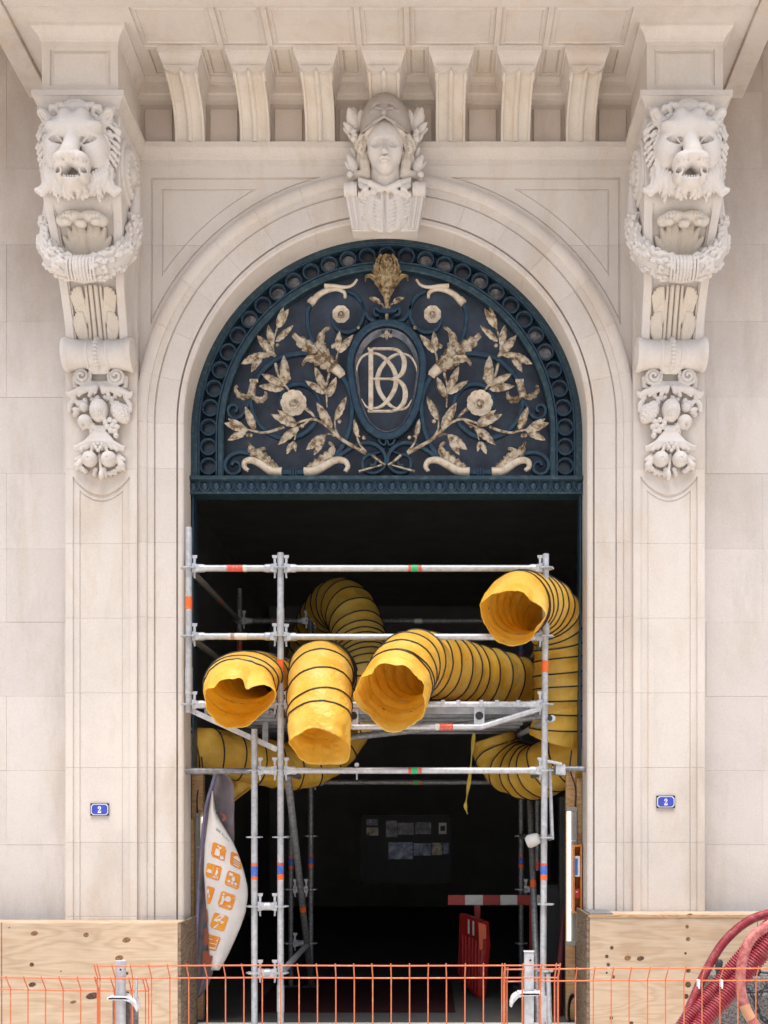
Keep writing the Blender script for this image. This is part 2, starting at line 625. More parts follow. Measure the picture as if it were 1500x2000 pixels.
M['red_plastic'] = simple("red_plastic", (0.42, 0.018, 0.016), 0.45, scale=8, c2=(0.30, 0.012, 0.012))
M['orange_plastic'] = simple("orange_plastic", (0.62, 0.09, 0.02), 0.45)
M['plate_blue'] = simple("blue_enamel", (0.045, 0.055, 0.42), 0.25, scale=30, c2=(0.06, 0.08, 0.46))
M['plate_dark'] = simple("dark_enamel_corner", (0.02, 0.02, 0.045), 0.4)
M['plate_white'] = simple("white_enamel", (0.75, 0.77, 0.80), 0.3)
M['grey_cabinet'] = simple("grey_cabinet", (0.035, 0.038, 0.042), 0.7)
M['strap'] = simple("yellow_strap", (0.50, 0.36, 0.05), 0.6)
M['knot'] = simple("dark_wood_knot", (0.15, 0.08, 0.045), 0.8, scale=60, c2=(0.05, 0.025, 0.015))
M['knot_light'] = simple("brown_wood_knot", (0.30, 0.16, 0.07), 0.8, scale=60, c2=(0.14, 0.075, 0.04))
M['spot_blue'] = simple("blue_grey_paint", (0.03, 0.07, 0.13), 0.4)

def plywood(name, base, dark, scale=1.0):
    m, nt, b = newmat(name)
    t = NT(nt)
    mp = nt.nodes.new("ShaderNodeMapping")
    mp.inputs["Scale"].default_value = (0.55 * scale, 1, 3.0 * scale)
    t.link(t.pos, mp.inputs["Vector"])
    base_n = t.noise(1.6, vec=mp.outputs[0], detail=3, rough=0.45, dist=0.4)
    ring = t.math('FRACT', t.math('MULTIPLY', base_n, 11.0))
    tri = t.math('ABSOLUTE', t.math('SUBTRACT', ring, 0.5))
    c = t.ramp(tri, [(0.0, Vector(dark)), (0.30, Vector(base) * 0.95), (0.5, base)])
    fine = t.noise(9, stretch=(0.6, 1, 14), detail=5, rough=0.7)
    c = t.mix(c, t.ramp(fine, [(0.3, g(0.84)), (0.65, g(1.04))]), 1.0, 'MULTIPLY')
    big = t.noise(1.5, detail=4)
    c = t.mix(c, t.ramp(big, [(0.35, g(0.88)), (0.6, g(1.05))]), 1.0, 'MULTIPLY')
    t.link(c, b.inputs["Base Color"])
    b.inputs["Roughness"].default_value = 0.75
    b.inputs["Specular IOR Level"].default_value = 0.3
    t.bump(fine, 0.2, 0.002, b)
    return m
M['ply'] = plywood("pine_plywood", (0.58, 0.44, 0.315), (0.50, 0.355, 0.235))
M['ply_dirty'] = plywood("dirty_board_edge", (0.26, 0.19, 0.13), (0.13, 0.09, 0.06), 2.0)
M['timber'] = plywood("pine_timber", (0.58, 0.37, 0.19), (0.42, 0.24, 0.11), 2.5)
M['banner'] = simple("white_flag_cloth", (0.72, 0.68, 0.65), 0.8, scale=4, c2=(0.62, 0.58, 0.56))
M['banner_back'] = simple("violet_grey_flag_reverse", (0.19, 0.16, 0.18), 0.85, scale=6, c2=(0.13, 0.11, 0.12))
M['pole_violet'] = simple("lavender_pole_sleeve", (0.24, 0.22, 0.36), 0.6, scale=9, c2=(0.17, 0.15, 0.25))
M['picto'] = simple("orange_print", (0.76, 0.32, 0.03), 0.8, scale=5, c2=(0.66, 0.22, 0.02))
M['picto_back'] = simple("rust_print", (0.24, 0.06, 0.03), 0.85)
M['ink'] = simple("black_print", (0.03, 0.03, 0.035), 0.8)
M['heart'] = simple("dull_red_print", (0.26, 0.075, 0.06), 0.85)
def emit_mat():
    m, nt, b = newmat("lit_tube")
    b.inputs["Base Color"].default_value = (0.9, 0.88, 0.8, 1)
    b.inputs["Emission Color"].default_value = (1.0, 0.93, 0.78, 1)
    b.inputs["Emission Strength"].default_value = 1.5
    return m
M['tube_lit'] = emit_mat()
def photo_mat(name, c1, c2, c3, scale):
    m, nt, b = newmat(name)
    t = NT(nt)
    n = t.noise(scale, detail=6, rough=0.7, dist=0.5)
    t.link(t.ramp(n, [(0.35, c1), (0.5, c2), (0.65, c3)]), b.inputs["Base Color"])
    b.inputs["Roughness"].default_value = 0.4
    return m
M['print_blue'] = photo_mat("blue_photo_print", (0.03, 0.04, 0.07), (0.18, 0.26, 0.46), (0.55, 0.58, 0.66), 9)
M['print_grey'] = photo_mat("grey_plan_print", (0.05, 0.05, 0.06), (0.16, 0.17, 0.21), (0.32, 0.32, 0.36), 12)
M['print_sand'] = photo_mat("sand_photo_print", (0.05, 0.05, 0.04), (0.40, 0.33, 0.22), (0.55, 0.55, 0.60), 10)
M['dark_red'] = simple("dark_red_hose", (0.085, 0.010, 0.012), 0.6)
M['clamp_white'] = simple("white_painted_steel", (0.66, 0.66, 0.68), 0.45, scale=30, c2=(0.5, 0.5, 0.52))
M['stone_leaf'] = stone_mat("limestone_leafwork", (0.66, 0.590, 0.515), stain=0.50, vary=0.02, ochre=(0.52, 0.37, 0.21))
# ================================================================ GROUND
struct(MB().box(-60, 60, -2.6, 0.30, -0.30, 0.0).build("pavement", M['pavement'], smooth=0))
struct(MB().box(-60, 60, -70, -2.78, -0.40, -0.12).build("square", M['paving'], smooth=0))
struct(MB().box(-60, 60, -2.775, -2.605, -0.30, 0.004).build("kerb", M['concrete'], smooth=0, bevel=0.012))
struct(MB().box(-2.6, 2.6, 0.304, 12, -0.30, 0.0).build("passage_floor", M['passage_floor'], smooth=0))

# ================================================================ STONE BUILDING
bld = thing("stone_building", "pale limestone entrance front with lion brackets, helmeted head keystone and tall arched doorway", "building")
AC = 772.0                      # arch centre, pixels above the eye line
ZC = wh(AC)

def split_z(mb, zs, gap, name, mat, parent, smooth=30, label=None):
    base = bmesh.new()
    me = mb.mesh("t", 0)
    base.from_mesh(me)
    bpy.data.meshes.remove(me)
    out = []
    for z0, z1 in zip(zs, zs[1:]):
        b = base.copy()
        for z, nrm in ((z1 - gap / 2, (0, 0, 1)), (z0 + gap / 2, (0, 0, -1))):
            geom = b.verts[:] + b.edges[:] + b.faces[:]
            r = bmesh.ops.bisect_plane(b, geom=geom, plane_co=(0, 0, z), plane_no=nrm, clear_outer=True)
            ed = [e for e in r['geom_cut'] if isinstance(e, bmesh.types.BMEdge)]
            if ed:
                bmesh.ops.holes_fill(b, edges=ed)
        if b.faces:
            m2 = bpy.data.meshes.new(name)
            b.to_mesh(m2)
            if smooth:
                m2.polygons.foreach_set("use_smooth", [True] * len(m2.polygons))
                m2.set_sharp_from_angle(angle=math.radians(smooth))
            out.append(place(name, m2, mat, parent, label=label))
        b.free()
    base.free()
    return out

def loft_loops(loops, fill=True):
    mb = MB()
    mb.grid(loops, close_u=True)
    if fill:
        n = len(loops[0])
        o = (len(loops) - 1) * n
        mb.f.append(tuple(o + i for i in range(n)))
    return mb

def rect_loop(x0, x1, y, z0, z1):
    return [(x0, y, z0), (x1, y, z0), (x1, y, z1), (x0, y, z1)]

# backing core behind every joint
core = MB()
core.box(-5.2, wx(753 - 500), 0.16, 0.60, 0, 9.5)
core.box(wx(753 + 500), 5.2, 0.16, 0.60, 0, 9.5)
core.box(wx(753 - 499), wx(753 + 499), 0.16, 0.60, wh(1170), 9.5)
n = 24
poly = [(wx(753) + 499 / S * math.cos(math.pi * i / n), ZC + 499 / S * math.sin(math.pi * i / n) * 0.8) for i in range(n + 1)]
core.box(wx(753 - 499), wx(753 - 420), 0.24, 0.60, 0, wh(1169))
core.box(wx(753 + 420), wx(753 + 499), 0.24, 0.60, 0, wh(1169))
core.build("wall_core", M['mortar'], bld, smooth=0)

# --- flanking wall in courses of ashlar
courses = [1990, 1797, 1650, 1505, 1360, 1215, 1072, 925, 776, 628, 478, 330, 180, 20, -170, -400, -700]
zc = [max(0.0, W(0, y, 0.12).z) for y in courses]
for side in (-1, 1):
    for i, (z0, z1) in enumerate(zip(zc, zc[1:])):
        inner = 606
        j = 640 if i % 3 == 1 else 752
        xs = [inner, j, j + 230, j + 560] if side < 0 else [inner, j - 6, j + 225, j + 560]
        for a, b in zip(xs, xs[1:]):
            x0, x1 = sorted((side * a / S, side * b / S))
            gp = 0.0004
            dy = random.uniform(-0.0015, 0.0015)
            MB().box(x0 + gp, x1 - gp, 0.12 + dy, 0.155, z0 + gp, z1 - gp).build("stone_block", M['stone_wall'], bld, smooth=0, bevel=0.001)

# --- arch mouldings: voussoirs and jamb stones share one moulded profile (radius px, depth m)
PROF = [(486, 0.03), (486, -0.040), (482, -0.050), (476, -0.054), (469, -0.051), (464, -0.040), (463, -0.027), (451, -0.027), (450.3, -0.004), (448.8, -0.004), (448, -0.016),
        (408, -0.016), (407.3, 0.022), (405, 0.022), (404.2, -0.014), (397, -0.016), (394, -0.009), (393, 0.0), (393, 0.235), (486, 0.235)]
def moulded(sections):
    rows = sections
    mb = MB().grid(rows, close_u=True)
    n = len(rows[0])
    mb.f.append(tuple(range(n)))
    mb.f.append(tuple((len(rows) - 1) * n + i for i in range(n)))
    return mb
for side in (-1, 1):
    nv = 7
    a_top = math.radians(90 - 8.6)
    for i in range(nv):
        a0 = a_top * i / nv + 0.0004
        a1 = a_top * (i + 1) / nv - 0.0004
        rows = []
        for q in range(9):
            a = a0 + (a1 - a0) * q / 8
            rows.append([(side * r / S * math.cos(a), y, ZC + r / S * math.sin(a)) for r, y in PROF])
        moulded(rows).build("voussoir", M['stone'], bld, smooth=28)
    if side > 0:
        rows = []
        for q in range(9):
            a = math.pi - a_top - 0.0004 - (math.pi - 2 * a_top - .0008) * q / 8
            rows.append([(r / S * math.cos(a), y, ZC + r / S * math.sin(a)) for r, y in PROF])
        moulded(rows).build('voussoir', M['stone'], bld, smooth=28)
    js = [AC] + [1600 - y for y in (916, 1061, 1207, 1353, 1499, 1645, 1790)] + [-411]
    for h1, h0 in zip(js, js[1:]):
        rows = [[(side * r / S, y, z) for r, y in PROF] for z in (wh(h0) + 0.0006, wh(h1) - 0.0006)]
        moulded(rows).build("jamb_stone", M['stone'], bld, smooth=28)

# --- spandrels with sunk panels
def spandrel_loop(A, R, x_right, x_left, ytop, y, cy=828, ends=None, n=18):
    top = []
    arc = []
    left = []
    if ends:
        bx, (ax0, ay0), (ax1, ay1), (lx, ly) = ends
    else:
        dx = math.sqrt(max(R * R - (cy - ytop) ** 2, 0))
        bx = 753 - dx
        dy = math.sqrt(max(R * R - (753 - x_left) ** 2, 0))
        ax0, ay0 = bx, ytop
        ax1, ay1 = x_left, cy - dy
        lx, ly = ax1, ay1
    for i in range(n):
        t = i / (n - 1)
        top.append((x_left + (bx - x_left) * t, ytop))
    a0 = math.atan2(cy - ay0, 753 - ax0)
    a1 = math.atan2(cy - ay1, 753 - ax1)
    for i in range(n):
        a = a0 + (a1 - a0) * i / (n - 1)
        arc.append((753 - R * math.cos(a), cy - R * math.sin(a)))
    for i in range(n):
        t = i / (n - 1)
        left.append((lx + (x_left - lx) * t, ly + (ytop - ly) * t))
    return [(wx(x), y, wh(1600 - py)) for x, py in top + arc + left]
R0 = 478
l0 = spandrel_loop(None, R0, None, 258, 312, 0.0, ends=(690, (690, 828 - math.sqrt(R0 ** 2 - 63 ** 2)), (275, 828), (258, 828)))
lb = [(x, 0.1, z) for x, y, z in l0]
loops = [lb, l0,
         spandrel_loop(None, 498, None, 294, 346, 0.0), spandrel_loop(None, 498.6, None, 294.6, 346.6, 0.020), spandrel_loop(None, 501, None, 297, 349, 0.020), spandrel_loop(None, 502, None, 298, 350, 0.010),
         spandrel_loop(None, 511, None, 306, 358, 0.011), spandrel_loop(None, 524, None, 316, 368, 0.008),
         spandrel_loop(None, 524.5, None, 316.5, 368.5, 0.020), spandrel_loop(None, 526, None, 318, 370, 0.020), spandrel_loop(None, 527, None, 318.8, 370.8, 0.012)]
sp = loft_loops(loops)
parts = split_z(sp, [wh(AC - 5), wh(1600 - 735), wh(1600 - 478), wh(1600 - 310)], 0.0014, "spandrel_stone", M['stone'], bld)
for o in parts:
    mirror_copy(o)

# --- pilasters with sunk panels, stacked stones
def yw(y):
    return 1600 - (1600 - y) * 0.99
def pil_loop(x0, x1, ytop, sag, ybot, y, n=14):
    pts = []
    for i in range(n):
        t = i / (n - 1)
        pts.append((x0 + (x1 - x0) * t, ytop + sag * math.sin(math.pi * t) ** 0.8))
    pts += [(x1, ybot), (x0, ybot)]
    return [(wx(x), y, wh(1600 - yw(py))) for x, py in pts]
PF = -0.085
loops = [pil_loop(135, 273, 700, 0, 2010, 0.15), pil_loop(135, 273, 700, 0, 2010, PF),
         pil_loop(149, 259, 930, 36, 2000, PF), pil_loop(149.5, 258.5, 930.5, 36, 1999.5, PF + 0.013), pil_loop(151.0, 256.8, 933, 36, 1998, PF + 0.013), pil_loop(152, 256, 934, 36, 1997, PF + 0.012),
         pil_loop(155, 253, 938, 34, 1990, PF + 0.011), pil_loop(162, 246, 957, 20, 1980, PF + 0.004), pil_loop(162.4, 245.6, 957.4, 20, 1979.6, PF + 0.012), pil_loop(163.8, 244.2, 959.5, 20, 1978.4, PF + 0.012), pil_loop(164.4, 243.6, 960, 20, 1978, PF + 0.008)]
pil = loft_loops(loops)
pil.f.append(tuple(range(16)))
parts = split_z(pil, [0.0] + [wh(1600 - yw(y)) for y in (1790, 1645, 1499, 1353, 1207, 1061, 916, 700)], 0.0014, "pilaster_stone", M['stone'], bld)
for o in parts:
    mirror_copy(o)
# upper part of the strip behind the console
o = MB().box(wx(135), wx(273), PF, 0.15, wh(1600 - yw(699)), wh(1300)).build("pilaster_stone", M['stone'], bld, smooth=0)
mirror_copy(o)

# --- swept mouldings in plan
def sweep_plan(path, prof, mb=None, cap=True):
    # path: (x px from centre, projection m); prof: (offset m, height px)
    P = [(x / S, p) for x, p in path]
    N = []
    for (x0, p0), (x1, p1) in zip(P, P[1:]):
        L = math.hypot(x1 - x0, p1 - p0)
        N.append((-(p1 - p0) / L, (x1 - x0) / L))
    rows = []
    for i, (x, p) in enumerate(P):
        if i == 0:
            m = N[0]
        elif i == len(P) - 1:
            m = N[-1]
        else:
            a, b = N[i - 1], N[i]
            s = 1 + a[0] * b[0] + a[1] * b[1]
            m = ((a[0] + b[0]) / s, (a[1] + b[1]) / s)
        rows.append([(x + m[0] * o, -(p + m[1] * o), wh(h)) for o, h in prof])
    mb = mb or MB()
    o0 = len(mb.v)
    mb.grid(rows)
    return mb
ARCH = [(-0.03, 1276), (0.006, 1277), (0.006, 1287), (0.012, 1288), (0.016, 1292), (0.032, 1299), (0.044, 1303), (0.046, 1304.5), (0.056, 1305.5), (0.056, 1315), (-0.12, 1316)]
sweep_plan([(-618, -0.14), (-618, 0.60), (-480, 0.60), (-480, 0.0), (480, 0.0), (480, 0.60), (618, 0.60), (618, -0.14)], ARCH).build("architrave", M['stone'], bld, smooth=30)

# --- frieze with raised panels
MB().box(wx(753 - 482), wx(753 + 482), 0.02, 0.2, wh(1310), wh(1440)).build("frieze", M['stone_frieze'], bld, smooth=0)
SP = 126.4
mods = [(i - 3) * SP for i in range(7)]
for i in range(8):
    if i == 0:
        xa, xb = -480, mods[0] - 28
    elif i == 7:
        xa, xb = mods[6] + 28, 480
    else:
        xa, xb = mods[i - 1] + 28, mods[i] - 28
    c = (xa + xb) / 2
    MB().box((c - 27) / S, (c + 27) / S, 0.002, 0.024, wh(1323), wh(1388)).build("frieze_panel", M['stone_frieze'], bld, smooth=0, bevel=0.005)
FAS = [(-0.03, 1398), (0.0, 1399), (0.034, 1400), (0.034, 1408), (0.042, 1410), (0.045, 1411), (0.045, 1426), (0.072, 1427.5), (0.078, 1429), (0.10, 1433), (0.10, 1440)]
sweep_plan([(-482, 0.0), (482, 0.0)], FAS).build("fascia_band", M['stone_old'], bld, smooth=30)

# --- modillions
def modillion(cx):
    curve = spline([(0, -a, wh(b)) for a, b in ((.052, 1315), (.057, 1328), (.072, 1345), (.104, 1361), (.158, 1375), (.225, 1384), (.30, 1391), (.345, 1396), (.364, 1403), (.366, 1412), (.366, 1430))], 5)
    sec = [(-0.111, -0.008), (-0.111, 0.004), (-0.104, 0.007), (-0.094, 0.004), (-0.090, -0.006), (-0.070, -0.013), (-0.045, -0.014), (-0.024, -0.009), (-0.018, 0.001), (-0.010, 0.010), (0, 0.013)]
    sec = sec + [(-a, b) for a, b in reversed(sec[:-1])]
    T, _, _ = frames(curve)
    rows = []
    for p, t in zip(curve, T):
        nrm = Vector((0, -t.z, t.y))
        if nrm.y > 0.0 and abs(t.z) > 0.3:
            nrm = -nrm
        nrm = Vector((0, -abs(t.z), -abs(t.y)))
        r = [Vector((cx + a, 0, 0)) + Vector((0, p.y, p.z)) + nrm * b for a, b in sec]
        r = [Vector((cx - 0.111, 0.0, p.z))] + r + [Vector((cx + 0.111, 0.0, p.z))]
        rows.append(r)
    mb = MB().grid(rows)
    o = mb.build("modillion", M['stone_ochre'], bld, smooth=40)
    # side volutes
    for s in (-1, 1):
        v = MB()
        pts = []
        for i in range(26):
            a = i / 25 * 3.6 * math.pi
            r = 0.050 * (1 - i / 30)
            pts.append(Vector((cx + s * 0.113, -0.30 + r * math.cos(a), wh(1405) - 0.018 + r * math.sin(a))))
        v.tube(pts, 0.006, 6)
        v.build("side_volute", M['stone_ochre'], o)
        o.children[-1].matrix_parent_inverse = Matrix.Identity(4)
    # cap
    x = cx * S
    path = [(x - 30, -0.02), (x - 30, 0.368), (x + 30, 0.368), (x + 30, -0.02)]
    CAP = [(-0.03, 1399), (0.004, 1400), (0.007, 1403), (0.014, 1410), (0.026, 1418), (0.036, 1424), (0.037, 1427), (0.046, 1428), (0.046, 1438)]
    c = sweep_plan(path, CAP)
    # scalloped skirt under the cap
    sk = []
    for i in range(25):
        t = i / 24
        sk.append(((x - 30 + 60 * t) / S, wh(1400.5) - 0.032 * abs(math.sin(2 * math.pi * t)) ** 0.7))
    poly = sk + [((x + 30) / S, wh(1404)), ((x - 30) / S, wh(1404))]
    c.prism(poly, -0.396, -0.36)
    c.build("modillion_cap", M['stone'], o, smooth=35)
    o.children[-1].matrix_parent_inverse = Matrix.Identity(4)
    return o
for cx in mods:
    modillion(cx / S)

# --- soffit
H = 1436
def cell(x0, x1, p0, p1, ins, mat):
    # ins: list of (inset x px, inset p m, raise m) from the cell rim
    def loop(dx0, dx1, dp0, dp1, dz):
        return [((x0 + dx0) / S, -(p0 + dp0), wh(H) + dz), ((x1 - dx1) / S, -(p0 + dp0), wh(H) + dz), ((x1 - dx1) / S, -(p1 - dp1), wh(H) + dz), ((x0 + dx0) / S, -(p1 - dp1), wh(H) + dz)]
    loft_loops([loop(*i) for i in ins]).build("soffit_panel", mat, bld, smooth=0)
edges = [-452, -302, -210, -44.5, 44.5, 210, 302, 452]
for a, b in zip(edges, edges[1:]):
    w = 4.8
    v = w / S
    cell(a, b, 0.39, 0.822, [(0, 0, 0, 0, 0), (w, w, v, v, 0), (w + .5, w + .5, v + .002, v + .002, 0.014), (w + 6, w + 6, v + .022, v + .022, 0.008), (w + 9, w + 9, v + .032, v + .032, 0.004), (w + 9.6, w + 9.6, v + .034, v + .034, 0.013)], M['stone'])
mids = [-452] + [(a + b) / 2 for a, b in zip(mods, mods[1:])]
gaps = []
for i in range(8):
    if i == 0:
        xa, xb = -452, mods[0]
        c = (-452 + mods[0] - 20) / 2
    elif i == 7:
        xa, xb = mods[6], 452
        c = (452 + mods[6] + 20) / 2
    else:
        xa, xb = mods[i - 1], mods[i]
        c = (xa + xb) / 2
    l, r = c - 14 - xa, xb - c - 14
    cell(xa, xb, 0.07, 0.39, [(0, 0, 0, 0, 0), (l, r, .04, .012, 0), (l + .6, r + .6, .042, .014, 0.016), (l + 4, r + 4, .055, .028, 0.008)], M['stone_ochre'])
for s in (-1, 1):
    MB().box(min(s * 452 / S, s * 664 / S), max(s * 452 / S, s * 664 / S), -0.822, 0.2, wh(H), wh(H + 20)).build("soffit_field", M['stone'], bld, smooth=0)
bd = MB()
bd.box(-664 / S, 664 / S, -1.22, -0.8235, wh(H - 3), wh(H + 20))
bd.build("soffit_border", M['stone'], bld, smooth=0, bevel=0.004)
for s in (-1, 1):
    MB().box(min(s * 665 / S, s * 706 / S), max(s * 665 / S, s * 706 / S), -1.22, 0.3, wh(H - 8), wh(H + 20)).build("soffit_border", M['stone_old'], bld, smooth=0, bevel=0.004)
MB().box(-712 / S, 712 / S, -1.26, 0.3, wh(H + 21), wh(H + 90)).build("cornice_slab", M['stone'], bld, smooth=0, bevel=0.01)
MB().box(-720 / S, 720 / S, -1.34, 0.3, wh(H + 90.5), wh(H + 120)).build("cornice_slab", M['stone'], bld, smooth=0, bevel=0.01)

# unseen slabs added above the view to shade the wall beside the bay
for s in (-1, 1):
    MB().box(min(s * 714 / S, s * 1500 / S), max(s * 714 / S, s * 1500 / S), -0.85, 0.14, wh(1640), wh(1700)).build("added_shade_slab", M['stone'], bld, smooth=0, bevel=0.01)
# --- keystone
def key_x(h):
    return 62.5 + (h - 1130) / (1211 - 1130) * 15.5
def key_p(h):
    return 0.105 + (h - 1130) / 81 * 0.055
kb = MB()
for (x0f, x1f, dp, h0, h1) in ((-1, 1, 0.0, 1134, 1205),):
    f = [(-key_x(h0) / S, -key_p(h0), wh(h0)), (key_x(h0) / S, -key_p(h0), wh(h0)), (key_x(h1) / S, -key_p(h1), wh(h1)), (-key_x(h1) / S, -key_p(h1), wh(h1))]
    kb.hexa(f, [(x, 0.002, z) for x, y, z in f])
ks = kb.build("keystone", M['stone_carved'], bld, smooth=0, bevel=0.006)
for s in (-1, 1):
    rl = MB()
    for (u0, u1, pr) in ((0.995, 0.93, 0.016), (0.925, 0.86, 0.008), (0.855, 0.79, 0.014), (0.70, 0.66, 0.008)):
        h0, h1 = 1136, 1200
        f = [(s * u0 * key_x(h0) / S, -key_p(h0) - pr, wh(h0)), (s * u1 * key_x(h0) / S, -key_p(h0) - pr, wh(h0)),
             (s * u1 * key_x(h1) / S, -key_p(h1) - pr, wh(h1)), (s * u0 * key_x(h1) / S, -key_p(h1) - pr, wh(h1))]
        rl.hexa(f, [(x, y + 0.03, z) for x, y, z in f])
    rl.lathe([(0.001, 0), (0.050, 0.004), (0.055, 0.02), (0.050, 0.045), (0.055, 0.055), (0.055, 0.075), (0.048, 0.09), (0.052, 0.10), (0.001, 0.102)], (s * 79 / S, -0.155, wh(1207)), (-s, 0, 0), 20)
    rl.build("side_volute", M['stone_carved'], ks, smooth=40)
for o in ks.children:
    o.matrix_parent_inverse = Matrix.Identity(4)
ks.children[-1].matrix_parent_inverse = Matrix.Identity(4)
sc = Sculpt((-0.2, -0.30, wh(1130)), (0.2, -0.07, wh(1228)), 0.005)
for s in (-1, 1):
    for i in range(6):
        h = 1141 + i * 10
        ln = 30 + 8 * math.sin(i / 5 * math.pi)
        pb = key_p(h)
        sc.chain([(s * 9 / S, pb - .004, wh(h - 6)), (s * (9 + ln * .5) / S, pb + .004, wh(h + 1)), (s * (9 + ln) / S, pb + .004, wh(h + 12))], [.020, .028, .014], 0.022)
    for i in range(9):
        h = 1138 + i * 6.6
        pb = key_p(h)
        sc.chain([(s * 8 / S, pb + .022, wh(h - 4)), (s * 24 / S, pb + .026, wh(h + 2)), (s * 42 / S, pb + .018, wh(h + 12))], [.003, .0045, .003], .003, sub=True)
    for i in range(4):
        sc.ell((s * (8 + i * 13) / S, 0.178 - i * .006, wh(1204 - i * 2.5)), (.030, .026, .022), 0.010)
    sc.chain([(s * 5 / S, .110, wh(1134)), (s * 5.5 / S, .152, wh(1196))], [.012, .016], .006)
    sc.chain([(s * 0 / S, .126, wh(1134)), (s * 0 / S, .170, wh(1192))], [.003, .004], .004, sub=True)
    # collar drapery
    sc.chain([(s * 52 / S, .17, wh(1224)), (s * 28 / S, .195, wh(1213)), (s * 2 / S, .19, wh(1205))], [.020, .024, .014], .01)
    sc.chain([(s * 46 / S, .18, wh(1212)), (s * 36 / S, .20, wh(1203)), (s * 44 / S, .185, wh(1196))], [.022, .020, .010], .01)
me = sc.mesh("acanthus_leaf")
o = place("acanthus_leaf", me, M['stone_carved'], ks)
o.matrix_parent_inverse = Matrix.Identity(4)

# --- house wall interior passage
pw = MB()
pw.box(-2.62, -2.58, 0.61, 12, 0, 5.5)
pw.box(2.58, 2.62, 0.61, 12, 0, 5.5)
pw.box(-2.6, 2.6, 12.0, 12.1, 0, 5.5)
pw.box(-2.7, 2.7, 0.61, 12.1, 5.5, 5.6)
pw.build("passage_wall", M['passage'], bld, smooth=0)
# ================================================================ CARVED WORK
def leaf_mesh(L=1.0, w=0.36, fold=0.10, curl=0.10, serr=0.0, nseg=9, thick=0.03, pw=0.75):
    # leaf from the origin along +Z, front towards -Y
    rows = []
    for i in range(nseg + 1):
        t = i / nseg
        hw = w / 2 * (math.sin(math.pi * min(1, t ** 0.8)) ** pw) * (1 + serr * (1 if i % 2 else -1)) + 0.006
        if i == nseg:
            hw = 0.006
        y = -curl * math.sin(math.pi * t) + fold * 0.2 * t * t
        rows.append([(-hw, y + fold * hw / w * 2, t * L), (-hw * 0.5, y + fold * hw / w * 0.55, t * L), (0, y, t * L), (hw * 0.5, y + fold * hw / w * 0.55, t * L), (hw, y + fold * hw / w * 2, t * L),
                     (hw * .6, y + fold * hw / w * 2 + thick, t * L), (-hw * .6, y + fold * hw / w * 2 + thick, t * L)])
    mb = MB().grid(rows, close_u=True)
    return mb

def orient(base, tip, roll=0.0, yscale=1.0):
    # matrix taking +Z unit to base->tip, keeping the front towards -Y
    d = tip - base
    L = d.length
    z = d.normalized()
    y = Vector((0, 1, 0))
    y = (y - z * y.dot(z)).normalized()
    x = y.cross(z)
    R = Matrix((x, y, z)).transposed().to_4x4()
    return Matrix.Translation(base) @ R @ Matrix.Rotation(roll, 4, 'Z') @ Matrix.Diagonal((L, L * yscale, L, 1))

